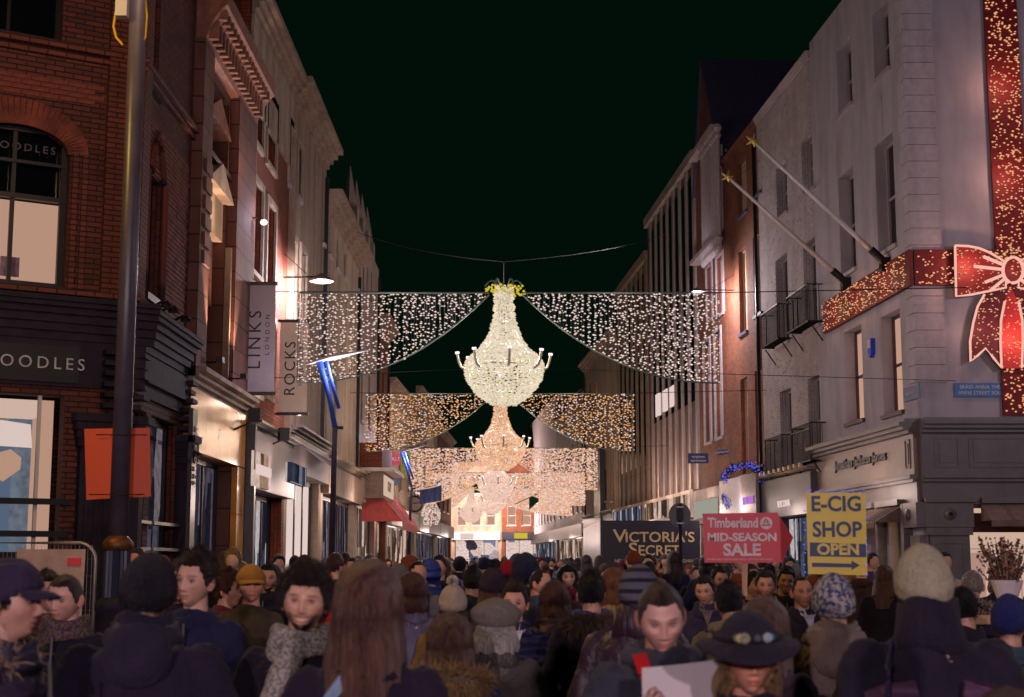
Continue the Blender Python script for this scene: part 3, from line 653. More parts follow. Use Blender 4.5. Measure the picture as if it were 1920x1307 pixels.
for fc, e in ((FB, 9), (FR, R1)):
    lo = -.45 if fc is FB else -.4
    mb = MB()
    for q, (dz, h, n) in enumerate(((-.06, .06, .30), (-.14, .08, .42), (-.22, .08, .34), (-.30, .08, .24))): fc.bx(mb, lo * 0, e, zc + dz, zc + dz + h, -.01, n + (.004 if fc is FB else 0))
    mb.build('shop_cornice', gp, root)
    mb = MB(); fc.bx(mb, 0, e, zf0 - .05, zc - .3, -.01, .14 if fc is FB else .137); mb.build('fascia_board', gp if fc is FB else mat('bronze_grey_fascia', '7b6154', .35, var=.12), root)
    mb = MB(); fc.bx(mb, 0, e, zf0 - .13, zf0 - .05, -.01, .24 if fc is FB else .236); fc.bx(mb, 0, e, zf0 - .20, zf0 - .13, -.01, .18 if fc is FB else .176); mb.build('fascia_moulding', gp, root)
    mb = MB(); fc.bx(mb, 0, e, zf0 - .62, zf0 - .2, -.01, .1 if fc is FB else .097); mb.build('frieze', gp, root)
def panel(fc, a0, a1, z0, z1, n, m, root, t=.03):
    mb = MB()
    for x0, x1, u0, u1 in ((a0, a0 + t, z0, z1), (a1 - t, a1, z0, z1), (a0 + t, a1 - t, z0, z0 + t), (a0 + t, a1 - t, z1 - t, z1)): fc.bx(mb, x0, x1, u0, u1, n - .003, n + .02)
    fc.bx(mb, a0 + .1, a1 - .1, z0 + .1, z1 - .1, n - .003, n + .018); return mb.build('raised_panel', m, root)
panel(FB, .25, .75, zf0 + .08, zc - .4, .14, gp, root); panel(FB, .95, 6, zf0 + .08, zc - .4, .14, gp, root); panel(FR, .2, .5, zf0 + .08, zc - .4, .137, gp, root)
# corner column with panels and round bosses, awning boxes
zk = zf0 - .62
mb = MB(); FB.bx(mb, .0, .98, zk - .5, zk, -.01, .2); FB.bx(mb, .0, 1.05, zk, zk + .0801, -.01, .26); FB.bx(mb, .1, .9, 0, zk - .66, -.01, .12); FB.bx(mb, .02, .96, zk - .66, zk - .5, -.01, .17)
FR.bx(mb, -.19, .6, zk - .5, zk, -.01, .2); FR.bx(mb, -.1, .5, 0, zk - .66, -.01, .117); mb.build('corner_column', gp, root)
panel(FB, .22, .78, .6, zk - .8, .12, gp, root)
for fc, a in ((FB, .5), (FR, .3)):
    mb = MB(); c = fc.P(a, zk - .24, .2); nn = fc.n
    mb.tube([c, c + nn * .03], .12, 20); mb.tube([c + nn * .03, c + nn * .05], .08, 16); mb.build('round_boss', gp, root, True)
    mb = MB(); mb.tube([c + nn * .05, c + nn * .06], .045, 12); mb.build('boss_hole', M['iron'], root)
# awnings: shallow folded
for fc, a0, a1, nm in ((FB, 1.15, 6.2, 0), (FR, .85, 2.4, 1), (FR, 2.6, 3.6, 2)):
    mb = MB(); zt = zk - .02; mb.face([fc.P(a0, zt, .12), fc.P(a1, zt, .12), fc.P(a1, zt - .36, .75), fc.P(a0 + .0, zt - .36, .75)])
    mb.face([fc.P(a0, zt - .36, .75), fc.P(a1, zt - .36, .75), fc.P(a1, zt - .48, .75), fc.P(a0, zt - .48, .75)])
    mb.face([fc.P(a0, zt, .12), fc.P(a0, zt - .36, .75), fc.P(a0, zt - .36, .12)])
    for k in range(6): u = a0 + (a1 - a0) * (k + .5) / 6; mb.tube([fc.P(u, zt + .012, .12), fc.P(u, zt - .348, .75)], .012, 5)
    mb.build('awning', mat('brown_canvas', '7a6258', .9, sheen=.2), root)
    strip(fc, root, 'awning_box', gp, a0, a1, zt - .0, zt + .12, .1, .24)
# shop windows with lit interior
z0, z1 = shb[2], shb[3]
mb = MB(); FB.bx(mb, shb[0], shb[1], z0, z1, -2.6, -2.5); mb.build('shop_back_wall', emit('lit_shop_wall', 'e6bfa8', .85, True), root)
mb = MB(); FB.bx(mb, shb[0], shb[1], 0, .02, -2.5, -.3); mb.build('shop_floor', M['wood'], root)
mb = MB(); FB.bx(mb, shb[0] - .02, shb[0] + .0, z0, z1, -2.5, -.3); mb.build('shop_side_wall', mat('shop_taupe', '8d7266', .7), root)
zz = FB.px(1850, 1000)[1]
strip(FB, root, 'shop_beam', mat('shop_brown', '6b4440', .6), shb[0], shb[1], FB.px(1850, 998, -1)[1], FB.px(1850, 962, -1)[1], -1.1, -1.0)
for a in (shb[0] + 1.0, shb[0] + 1.7, shb[0] + 3.0): panel(FB, a, a + .5, .5, 2.0, -2.5, emit('lit_frame', 'd0a294', .75), root)
for k in range(3): strip(FB, root, 'shelf', M['wood'], shb[0] + .02, shb[0] + .5, 1.0 + k * .5, 1.05 + k * .5, -2.4, -2.0)
window(FB, root, shb, 'greypaint', pane=M['glass'], cols=2, rows=1, sill=False, rd=.25, ft=.07)
light('shop_interior_light', FB.P(3.0, 2.5, -1.4), (1, .78, .64), 50, .3); light('shop_interior_light', FB.P(5.4, 2.5, -1.4), (1, .78, .64), 40, .3)
for k, o in enumerate(shr): window(FR, root, o, 'greypaint', pane=[emit('warm_glow_pane', 'd8ac74', .9, True), E['shopwarm'], emit('warm_cream_pane', 'e0bc98', .85, True)][k], cols=2 if k != 1 else 1, rows=1, sill=False, rd=.3, ft=.08)
for a in (.62, 2.35, 3.8): strip(FR, root, 'shop_column', mat('lilac_grey_paint', '6f6368', .5), a, a + .16, 0, zk, .0, .2)
FR.tx('Jonathan Jackson James', .30, 'lettering', M['darkframe'], root, (FR.px(1577, 868)[0] + FR.px(1675, 855)[0]) / 2, FR.px(1626, 864)[1], .14, fit=FR.px(1577, 868)[0] * 1.0 - FR.px(1675, 855)[0], depth=.03, bold=.008)
for sx_, fc, px0, px1, py in ((0, FR, 1693, 1723, 737), (1, FB, 1790, 1875, 731)):
    r_ = fc.rect(px0, px1, py - 13, py + 13, .05)
    t = empty('street_sign', fc.P((r_[0] + r_[1]) / 2, r_[2], .03), ['small faded blue street name plate on the street side of the quoins', 'blue street name plate in two languages beside the hanging red ribbon'][sx_], 'street sign')
    strip(fc, t, 'plate', mat('street_sign_blue', '2f6aa8' if sx_ else '56688c', .5, var=.05), r_[0], r_[1] + (.25 if sx_ else 0), r_[2], r_[3], .02, .045)
    if sx_:
        fc.tx('SRÁID ANNA THEAS', .105, 'lettering', M['white'], t, (r_[0] + r_[1]) / 2 + .12, r_[2] + .20, .045, depth=.004)
        fc.tx('ANNE STREET SOUTH', .105, 'lettering', M['white'], t, (r_[0] + r_[1]) / 2 + .12, r_[2] + .08, .045, depth=.004)
    else: fc.tx('SRÁID GRAFTON', .09, 'lettering', M['white'], t, (r_[0] + r_[1]) / 2, (r_[2] + r_[3]) / 2, .045, depth=.004)
p = FR.px(1633, 648, .06)
t = empty('alarm_box', FR.P(p[0], p[1] - .15, 0), 'small blue and white burglar alarm box between the lit first floor windows', 'alarm box')
mb = MB(); FR.bx(mb, p[0] - .12, p[0] + .12, p[1] - .17, p[1] + .15, 0, .1); mb.poly([(p[0] - .12, p[1] - .17), (p[0] + .12, p[1] - .17), (p[0], p[1] - .28)], lambda a, b, d: FR.P(a, b, d), 0, .1); mb.build('casing', mat('alarm_blue', '2440d0', .4), t)
strip(FR, t, 'cover', M['white'], p[0] - .10, p[0] + .06, p[1] - .06, p[1] + .13, .1, .12)

# ------------------------------------------------------------------ white painted brick house with iron balconies
R2 = seam(FR, 1437)
root = empty('whitewashed_house', FR.P(R1, 0), 'whitewashed brick house with four black iron balconies', 'building')
wins = [FR.rect(1456, 1476, 306, 405), FR.rect(1504, 1527, 256, 360), FR.rect(1456, 1478, 480, 645), FR.rect(1508, 1535, 448, 615), FR.rect(1464, 1485, 730, 885), FR.rect(1517, 1541, 705, 868)]
zsf1, zsf0 = FR.px(1490, 895)[1], FR.px(1490, 968)[1]
sho = (R1 + .4, R2 - .4, .1, zsf0)
wallmesh(FR, R1 + .003, R2, 0, 15.0, wins + [sho], rd=.3).build('wall', M['wbrick'], root)
for o in wins: window(FR, root, o, 'winwhite', rd=.28)
cells = brickfield(FR, R1 + .1, R2 - .1, zsf1 + .3, 14.8, wins, 0, 0, None, root, bw=.235, bh=.08)
cells = [c for c in cells if random.random() < .93]
place_bricks(FR, cells, root, n=-.006, limit=0, material=M['wpaint'], bw=.108, bh=.032)
cornice(FR, root, M['wbrick'], R1 + .02, R2 - .02, 14.9, .2, .1)
for o in wins[2:]:
    mb = MB(); a0, a1, z0, z1 = o[0] - .35, o[1] + .35, o[2], o[2] + .95; n1 = .40
    for z in (z0, z1): mb.tube([FR.P(a0, z, .0), FR.P(a0, z, n1), FR.P(a1, z, n1), FR.P(a1, z, 0)], .018, 5)
    k = a0
    while k <= a1: mb.tube([FR.P(k, z0, n1), FR.P(k, z1, n1)], .010, 4); mb.tube([FR.P(k, z0, 0), FR.P(k, z0, n1)], .010, 4); k += .115
    for u in np.arange(.1, n1, .13):
        for a in (a0, a1): mb.tube([FR.P(a, z0, u), FR.P(a, z1, u)], .010, 4)
    mb.tube([FR.P(a0, z1 - .15, n1), FR.P(a1, z1 - .15, n1)], .012, 4)
    for a in (a0 + .1, a1 - .1): mb.tube([FR.P(a, z0 - .5, 0), FR.P(a, z0 - .05, n1 - .1)], .02, 5)
    mb.build('balcony', M['iron'], root)
strip(FR, root, 'fascia_board', mat('charcoal_fascia', '4c4a50', .5, var=.08), R1 + .03, R2 - .03, zsf0, zsf1, -.01, .3); cornice(FR, root, M['buff'], R1 + .02, R2 - .02, zsf1, .14, .36, 'shop_cornice')
window(FR, root, sho, 'darkframe', pane=E['shopcool'], cols=4, rows=1, sill=False)
FR.tx('VESCONIA', .26, 'lettering', E['white'], root, FR.px(1490, 945)[0], FR.px(1490, 945)[1], .31, sx=1.1)
for k in range(9): mb = MB(); mb.box(FR.P(R1 + .6 + k * .55, zsf1 + .2, .4), (.07, .04, .05), FR.rz); mb.build('fascia_spotlight', M['goldletter'], root)

# ------------------------------------------------------------------ orange brick house with pale blinds
R3 = seam(FR, 1370)
root = empty('orange_brick_house', FR.P(R2, 0), 'orange brick house with tall windows filled by pale blinds', 'building')
wins = [FR.rect(1384, 1400, 298, 402), FR.rect(1411, 1427, 262, 366), FR.rect(1386, 1400, 465, 625), FR.rect(1413, 1428, 438, 590), FR.rect(1390, 1403, 708, 890), FR.rect(1417, 1431, 692, 872)]
sho = (R2 + .3, R3 - .3, .1, 3.0)
wallmesh(FR, R2 + .003, R3, 0, 15.0, wins + [sho], rd=.2).build('wall', M['obrick'], root)
for k, o in enumerate(wins): window(FR, root, o, 'winwhite', pane=mat('cream_blind', 'b89a72', .8) if k < 4 else mat('warm_blind', 'c29064', .8), rows=1, sillm=M['slate'])
strip(FR, root, 'drainpipe', M['iron'], R2 + .25, R2 + .33, 3.5, 14.6, .0, .09)
strip(FR, root, 'fascia_board', mat('lilac_fascia', '6d6a80', .5), R2 + .03, R3 - .03, 3.0, 4.3, -.01, .35)
window(FR, root, sho, 'darkframe', pane=E['shopcool'], cols=3, rows=1, sill=False)
p = FR.px(1400, 938, .5); strip(FR, root, 'lit_sign', mat('sign_backing', '7d6c6a', .6), p[0] - 1.0, p[0] + 1.0, p[1] - .55, p[1] + .75, .35, .45)
FR.tx('BUY MEN', .33, 'lettering', E['purple'], root, p[0], p[1] - .02, .47)
cornice(FR, root, M['obrick'], R2 + .02, R3 - .02, 14.9, .2, .1)

# ------------------------------------------------------------------ gabled building with ornate bay
R4 = seam(FR, 1316)
root = empty('gabled_brick_building', FR.P(R3, 0), 'tall orange gabled building with a carved stone window bay and steep slate roof', 'building')
wins = [FR.rect(1324, 1336, 300, 445), FR.rect(1342, 1354, 285, 435), FR.rect(1326, 1336, 500, 600), FR.rect(1345, 1357, 480, 590), FR.rect(1322, 1333, 640, 830), FR.rect(1342, 1354, 620, 820)]
zg = 15.2
wallmesh(FR, R3 + .003, R4, 0, zg, wins + [(R3 + .3, R4 - .3, .1, 3.0)], rd=.25, roof=False, depth=9).build('wall', M['obrick'], root)
for o in wins[:2]: window(FR, root, o, 'winwhite', cols=1, rows=2, surround=M['stone'])
for o in wins[2:]: window(FR, root, o, 'winwhite', rows=2, surround=M['stone'], pane=mat('pale_green_blind', '8d917c', .6))
am, zp = (R3 + R4) / 2 + .6, FR.px(1338, 85)[1]
mb = MB(); mb.poly([(R3, zg), (R4, zg), (am, zp)], lambda a, b, d: FR.P(a, b, d), -.3, .0); mb.build('gable', M['obrick'], root)
mb = MB()
for a, b in (((R3 - .15, zg - .2), (am, zp + .2)), ((R4 + .15, zg - .2), (am, zp + .2))): mb.face([FR.P(*a, .12), FR.P(*b, .12), FR.P(*b, -11), FR.P(*a, -11)]); mb.face([FR.P(a[0], a[1] - .18, .12), FR.P(b[0], b[1] - .18, .12), FR.P(*b, .12), FR.P(*a, .12)])
mb.build('roof', M['slate'], root)
mb = MB()
for k in range(9):
    a = wins[0][0] - .5 + k * .34 if wins[0][0] < wins[1][0] else wins[1][0] - .5 + k * .34
    mb.tube([FR.P(a, wins[1][2] - .4, .22), FR.P(a, wins[1][3] + .2, .22)], .07, 8)
    mb.lathe(FR.P(a, wins[1][3] + .2, .22), [(.06, 0), (.13, .12), (.1, .25), (.16, .38), (.12, .5)], 8); mb.lathe(FR.P(a, wins[1][2] - .95, .25), [(.04, 0), (.12, .15), (.1, .3), (.15, .5)], 8)
FR.bx(mb, R3 + .3, R4 - .4, wins[1][3] + .7, wins[1][3] + .9, -.01, .35); FR.bx(mb, R3 + .3, R4 - .4, wins[1][2] - .45, wins[1][2] - .3, -.01, .35)
mb.build('carved_bay', M['stone'], root)
strip(FR, root, 'fascia_board', M['finstone'], R3 + .03, R4 - .03, 3.0, 4.2, -.01, .3); strip(FR, root, 'lit_fascia', emit('pale_mint_fascia', 'a8aa9c', .8, True), R3 + .5, R4 - .5, 3.2, 3.8, .3, .36)
window(FR, root, (R3 + .3, R4 - .3, .1, 3.0), 'darkframe', pane=E['shopcool'], cols=3, rows=1, sill=False)

# ------------------------------------------------------------------ modern buildings with vertical fins
def fins(name, label, pa, pb, z1, spacing, finm, wallm, glow, dz=.0, fw=.13, fn=.35, split=None):
    a0, a1 = seam(FR, pa) + .003, seam(FR, pb); root = empty(name, FR.P(a0, 0), label, 'building')
    bands = [(a0 + .3, a1 - .3, .1, 3.3)]
    wallmesh(FR, a0, a1, 0, z1, bands, n=-.02, depth=10).build('wall', wallm, root)
    a = a0 + .1; k = 0
    while a < a1 - .1:
        strip(FR, root, 'fin', finm, a, a + fw, 4.3, z1 - .15, -.03, fn)
        if a + spacing < a1: strip(FR, root, 'window_strip', M['darkwin'], a + fw + .06, a + spacing - .06, split or 7.6, z1 - .6, -.02, .03)
        a += spacing; k += 1
    strip(FR, root, 'parapet', finm, a0, a1, z1 - .15, z1 + .25, -.3, fn + .1)
    strip(FR, root, 'fascia_board', M['finstone'], a0 + .02, a1 - .02, 3.3, 4.3, -.01, .3); strip(FR, root, 'lit_fascia', glow, a0 + .6, a1 - .5, 3.45, 4.15, .3, .36)
    window(FR, root, bands[0], 'darkframe', pane=E['shopwarm'], cols=6, rows=1, sill=False)
    return root, a0, a1
rt, a0, a1 = fins('fin_fronted_building', 'modern building faced with tall pale vertical fins and dark glazing', 1316, 1221, 16.7, 1.45, mat('fin_grey', 'a0928e', .7, var=.1, dirt=.3), mat('bronze_wall', '5a4848', .7), E['shopwarm'], fw=.34, fn=.07)
for k in range(3):
    r_ = FR.rect(1228 + k * 13, 1236 + k * 13, 738 - k * 7, 780 - k * 9, .1); strip(FR, rt, 'lit_window', E['white'], r_[0], r_[1], r_[2], r_[3], .03, .08)
for q in (1.5, 5, 9): light('facade_lamp', FR.P(a0 + q, 4.6, 1.3), (1, .66, .50), 75, .2)
fins('ribbed_stone_building', 'brown ribbed stone building beyond the fin fronted one', 1221, 1160, 15.3, 1.5, M['ochre'], mat('brown_panel', '4c403c', .8), E['shopcool'], split=6, fw=.6, fn=.06)
_, a0, a1, z1 = row_building(FR, 'far_stone_building', 'distant pale stone building with a dark pier, right of the chandeliers', 1160, 1098, 0, M['buff'],
   [(1104, 1108), (1118, 1122), (1132, 1137), (1147, 1151)], [[(720, 770)], [(715, 765)], [(880, 940)], [(880, 940)]], (3.4, E['shopwarm'], M['darkframe']), z=13.2, panes=[M['darkwin'], E['cream']], corn=M['buff'])
strip(FR, _, 'dark_pier', M['darkframe'], seam(FR, 1136), seam(FR, 1124), 0, 8.2, 0, .3)
FR2 = Fac(tuple(FR.P(seam(FR, 1098), 0).xy), (.9, 150), -1); cur = .02
for k, (nm, lb, wd, h, wm, sh) in enumerate([
  ('hipped_roof_building', 'far hipped roof building seen between the second and third light curtains', 20, 12.2, M['finstone'], E['shopwarm']),
  ('lilac_building', 'far pale lilac building with a flat white parapet right of the chandeliers', 30, 14.2, M['stone'], E['shopcool'])]):
    wd = min(wd, FR2.len - cur)
    rt = empty(nm, FR2.P(cur, 0), lb, 'building')
    ops = [(cur + 1 + j * 3, cur + 2.2 + j * 3, z, z + 1.8) for j in range(int(wd / 3)) for z in (4.8, 7.6)]
    wallmesh(FR2, cur, cur + wd, 0, h, ops + [(cur + .5, cur + wd - .5, .1, 3.2)], depth=9).build('wall', wm, rt)
    for q, o in enumerate(ops): window(FR2, rt, o, 'winwhite', pane=E['cream'] if q % 3 == 0 else M['darkwin'])
    window(FR2, rt, (cur + .5, cur + wd - .5, .1, 3.2), 'darkframe', pane=sh, cols=8, rows=1, sill=False); strip(FR2, rt, 'fascia_board', M['darkframe'], cur, cur + wd, 3.2, 4.0, -.01, .25)
    if k == 0:
        mb = MB(); a = [FR2.P(cur, h, .3), FR2.P(cur + wd, h, .3), FR2.P(cur + wd, h, -9), FR2.P(cur, h, -9)]; r1, r2 = FR2.P(cur + 4, h + 2.6, -4.5), FR2.P(cur + wd - 4, h + 2.6, -4.5)
        mb.face([a[0], a[1], r2, r1]); mb.face([a[1], a[2], r2]); mb.face([a[2], a[3], r1, r2]); mb.face([a[3], a[0], r1]); mb.build('roof', M['slate'], rt)
    cur += wd + .01

# ------------------------------------------------------------------ the row that closes the street
FE = Fac((-9, 134), (8, 131), 1); cur = 0.0
for k, (nm, lb, wd, h, wm, gl) in enumerate([
  ('end_building', 'cream end building with a dark shop sign, closing the street at its left', 3.6, 11.0, M['finstone'], E['shopbright']),
  ('bright_shop_building', 'end building with the largest white lit shop window, below the chandeliers', 4.6, 10.2, M['cream'], E['shopbright']),
  ('orange_end_building', 'orange brick end building with lit wall lamps and a small blue sign', 4.4, 11.4, M['obrick'], E['shopbright']),
  ('narrow_end_building', 'pale narrow end building beside the dark right-hand shops', 4.4, 10.8, M['stone'], E['shopbright'])]):
    rt = empty(nm, FE.P(cur, 0), lb, 'building')
    ops = [(cur + .5 + j * 1.35, cur + 1.3 + j * 1.35, z, z + 1.7) for j in range(int(wd / 1.4)) for z in (4.9, 7.8)]
    wallmesh(FE, cur, cur + wd - .01, 0, h, ops + [(cur + .3, cur + wd - .3, .1, 3.6)], depth=8).build('wall', wm, rt)
    for q, o in enumerate(ops): window(FE, rt, o, 'winwhite', pane=E['cream'] if q % 2 == 0 else M['darkwin'])
    window(FE, rt, (cur + .3, cur + wd - .3, .1, 3.6), 'darkframe', pane=gl, cols=3, rows=2, sill=False)
    strip(FE, rt, 'fascia_board', [M['signblue'], M['white'], M['navy'], M['darkframe']][k], cur + .1, cur + wd - .1, 3.6, 4.3, -.01, .3)
    strip(FE, rt, 'lit_sign', [E['cream'], E['white'], E['yellow'], E['white']][k], cur + .6 + k * .3, cur + 1.8 + k * .3, 3.7, 4.2, .3, .36)
    cornice(FE, rt, M['buff'], cur, cur + wd - .01, h, .4, .3)
    cur += wd
for fc, aa, h, rt_ in ((FL, A1 + .1, 11.5, None),):
    pass
for x in (-5.4, -1.2, 2.8): light('far_fill_light', (x, 128, 6.5), (1, .72, .62), 1700, .3)  # lights added before the end row to brighten it; no fixtures built
for fc, aa, zz_, pw in [(FL, 4.5, 2.6, 9)] + [(FL, q, 3.3, 36) for q in (9.5, 14, 19, 24, 29, 34)] + [(FR, 2.2, 3.2, 16), (FR, 9.5, 3.0, 18)] + [(FR, q, 3.4, 46) for q in (15, 20, 26, 33, 39, 45)] + [(FL2, q, 3.0, 70) for q in (6, 18, 32)] + [(FR2, q, 3.0, 90) for q in (8, 24, 44)]:
    light('shopfront_light', fc.P(aa, zz_, .75), (1, .76, .66), pw, .25)
# ================================================================== CHRISTMAS LIGHTS
def octa(mb, c, r, s=1.0):
    x, y, z = c; b = len(mb.v)
    mb.v += [(x - r * s, y, z), (x + r * s, y, z), (x, y - r, z), (x, y + r, z), (x, y, z - r), (x, y, z + r)]
    for q in ((0, 2, 5), (2, 1, 5), (1, 3, 5), (3, 0, 5), (2, 0, 4), (1, 2, 4), (3, 1, 4), (0, 3, 4)):
        mb.f.append(tuple(b + i for i in q)); mb.mi.append(mb.cm); mb.uv += [(0, 0)] * 3
PROF = [(0, .15), (.3, .165), (.59, .19), (.8, .25), (.98, .33), (1.16, .47), (1.28, .62), (1.38, .72), (1.48, .75), (1.6, .745), (1.75, .70), (1.9, .60), (2.03, .47), (2.12, .33), (2.2, .2)]
def prof_r(h): return .94 * float(np.interp(h, [p[0] for p in PROF], [p[1] for p in PROF]))
rg = random.Random(3)
bulbs = MB(); wires = MB()
arc = [0]
hs = np.linspace(0, 2.2, 500)
for a, b in zip(hs[:-1], hs[1:]): arc.append(arc[-1] + math.hypot(b - a, prof_r(b) - prof_r(a)))
arc = np.array(arc); step = .023
for t in np.arange(0, arc[-1], step):
    h = float(np.interp(t, arc, hs)); r = prof_r(h); n = max(10, int(2 * math.pi * r / .05))
    bowl = 1.42 < h < 1.98
    for k in range(n):
        if bowl and rg.random() < .16: continue
        a = 2 * math.pi * (k + rg.random() * .7) / n; q = rg.uniform(-.02, .035)
        bulbs.cm = 2 if rg.random() < .16 else (1 if rg.random() < .35 else 0)
        octa(bulbs, ((r + q) * math.cos(a), (r + q) * math.sin(a), -h + rg.uniform(-.014, .014)), rg.uniform(.014, .023), 1.5)
for k in range(24):
    a = 2 * math.pi * k / 24; wires.tube([(prof_r(h) * .97 * math.cos(a), prof_r(h) * .97 * math.sin(a), -h) for h in np.linspace(0, 2.2, 12)], .006, 3)
for h in (.02, .6, 1.0, 1.3, 1.5, 1.75, 2.0): wires.tube([(prof_r(h) * .97 * math.cos(a), prof_r(h) * .97 * math.sin(a), -h) for a in np.linspace(0, 2 * math.pi, 25)], .010, 4)
MW = [E['bulbcream'], E['bulbwhite'], E['bulbgreen']]; MA = [E['bulbamber'], E['bulb'], E['bulbpink']]
bulb_me = bulbs.mesh('bulb', MW); wire_me = wires.mesh('frame', M['galv'])
teal = mat('tarnished_frame', '5d6f68', .5, metal=.3)
scroll = MB(); tips = MB(); arms = MB(); flw = MB()
for sgn in (-1, 1):
    for k, (w, h) in enumerate(((.30, .16), (.12, .20))):
        pts = [(sgn * (.06 + w * u), 0, -.02 + h * math.sin(u * math.pi * .9)) for u in np.linspace(0, 1, 10)]; scroll.tube(pts, .016, 5)
for k in range(1):
    a = 0; c, s_ = math.cos(a), math.sin(a)
    arms.tube([(.70 * c, .70 * s_, -1.56), (.80 * c, .80 * s_, -1.50), (.84 * c, .84 * s_, -1.40), (.87 * c, .87 * s_, -1.26)], .026, 6)
    tips.tube([(.87 * c, .87 * s_, -1.26), (.873 * c, .873 * s_, -1.22)], .04, 8)
for k in range(70): a = rg.uniform(0, 6.28); octa(flw, (rg.uniform(.16, .42) * math.cos(a), rg.uniform(.1, .3) * math.sin(a), rg.uniform(-.14, .04)), .028)
scroll_me = scroll.mesh('scroll', teal); tips_me = tips.mesh('candle_tip', E['lampwhite']); arms_me = arms.mesh('candle_arm', mat('candle_tube', 'b8b49c', .5)); flw_me = flw.mesh('flower_lights', E['yellow'])
CH = [(945, 27, 540), (938, 43, 742), (930, 60, 0), (923, 77, 0), (884, 94, 0)]
words = ['largest cream glowing chandelier of bulbs, nearest over the street', 'amber chandelier of bulbs hanging just below the largest one', 'third hanging chandelier of bulbs, pinkish white and half hidden by the amber one', 'small pale chandelier of bulbs, fourth along the street', 'tiny farthest chandelier of bulbs, left of the others']
ZT = {}
for i, (px, d, py) in enumerate(CH):
    zt = at(px, py, d).z if py else 6.35
    x = (px - CX) / F * d; ZT[d] = zt
    t = empty('chandelier', (x, d, zt), words[i], 'chandelier', 'chandeliers of lights down the middle of the street')
    for nm, me in (('bulb', bulb_me), ('frame', wire_me), ('scroll', scroll_me), ('flower_lights', flw_me)):
        o = link(nm, me, t)
        if nm in ('bulb', 'flower_lights'): o['kind'] = 'stuff'
        if nm == 'bulb' and i:
            for k in range(3): o.material_slots[k].link = 'OBJECT'; o.material_slots[k].material = MA[k] if i == 1 else [E['bulbpink'], E['bulb'], E['bulb']][k]
    mb = MB(); mb.tube([(x, d, zt), (x, d, zt + .5)], .012, 5); mb.build('hook', M['iron'], t)
    for k in range(8):
        ao = link('candle_arm', arms_me, t, rot=(0, 0, 2 * math.pi * (k + .15) / 8)); link('candle_tip', tips_me, ao)
    light('chandelier_light', (x, d, zt - 1.2), (1, .82, .68) if i == 0 else (1, .72, .5), [240, 260, 300, 340, 260][i], .3)
# light curtains
def curtain(px_in, px_out, d, zt, dens, mats, label, rr=.0135, frame=None):
    xi, xo = (px_in - CX) / F * d, (px_out - CX) / F * d; w = abs(xo - xi); sg = 1 if xo > xi else -1
    t = empty('light_curtain', ((xi + xo) / 2, d, 0), label, 'light curtain', 'light curtains spread across the street')
    drop = lambda u: .04 + 1.66 * (1 - (1 - u) ** 2.2)
    b = MB(); wr = MB(); n = int(w / (.085 / dens))
    for k in range(n + 1):
        u = k / n; x = xi + sg * w * u + rg.uniform(-.022, .022); dz = drop(u)
        wr.tube([(x, d, zt), (x, d, zt - dz)], .0035, 3, False); z = rg.uniform(.02, .1)
        while z < dz:
            b.cm = rg.choice(range(len(mats))); octa(b, (x + rg.uniform(-.028, .028), d + rg.uniform(-.03, .03), zt - z), rg.uniform(rr * .7, rr * 1.15), 1.6); z += rg.choice((.05, .08, .11, .17)) * rg.uniform(.8, 1.2) / dens ** .5
    for k in range(int(w / .05)):  # bulbs along the lower edge
        u = (k + .5) / int(w / .05); octa(b, (xi + sg * w * u, d, zt - drop(u)), rr * .8, 1.6)
    o = b.build('bulb', mats, t); o['kind'] = 'stuff'; o = wr.build('strand', M['iron'], t); o['kind'] = 'stuff'
    fr = MB(); fr.tube([(xi, d, zt), (xo, d, zt)], .016, 6); fr.tube([(xi + sg * w * u, d, zt - drop(u)) for u in np.linspace(0, 1, 24)], .016, 6); fr.tube([(xo, d, zt), (xo, d, zt - 1.7)], .010, 5); fr.build('frame', frame or teal, t)
    light('curtain_light', ((xi + xo) / 2, d - .3, zt - .6), (1, .80, .76) if d < 40 else (1, .70, .5), 26 if d < 40 else 45, .6)
    return t
MN = [E['bulb'], E['bulbwhite'], E['bulb']]
z1_ = at(740, 549, 27).z; z2_ = at(830, 738, 43).z; z3_ = at(830, 840, 60).z
curtain(916, 555, 27, z1_, 1.55, MN, 'nearest light curtain with pinkish white bulbs, left of the largest chandelier', .0165)
curtain(980, 1352, 27, z1_, 1.55, MN, 'nearest light curtain with pinkish white bulbs, right of the largest chandelier', .0165)
MB_ = [E['bulbamber'], E['bulbamber'], E['bulb']]
curtain(924, 686, 43, z2_, 1.35, MB_, 'second light curtain with amber bulbs, left of the amber chandelier', .022)
curtain(958, 1187, 43, z2_, 1.35, MB_, 'second light curtain with amber bulbs, right of the amber chandelier', .022)
MC = [E['bulbpink'], E['bulbpink'], E['bulb'], E['bulbamber']]
curtain(922, 768, 60, z3_, 1.6, MC, 'third light curtain with dense pink bulbs, left half', .034)
curtain(942, 1118, 60, z3_, 1.6, MC, 'third light curtain with dense pink bulbs, right half', .034)
curtain(915, 765, 77, 6.3, 1.7, MC, 'fourth light curtain with dense rosy bulbs, left half behind the blue flag', .042)
curtain(930, 1095, 77, 6.3, 1.7, MC, 'fourth light curtain with dense rosy bulbs, right half', .042)
curtain(884, 800, 94, 6.3, 1.8, MC, 'fifth and farthest light curtain, small left half', .05)
curtain(894, 1070, 94, 6.3, 1.8, MC, 'fifth and farthest light curtain, right half above the end shops', .05)
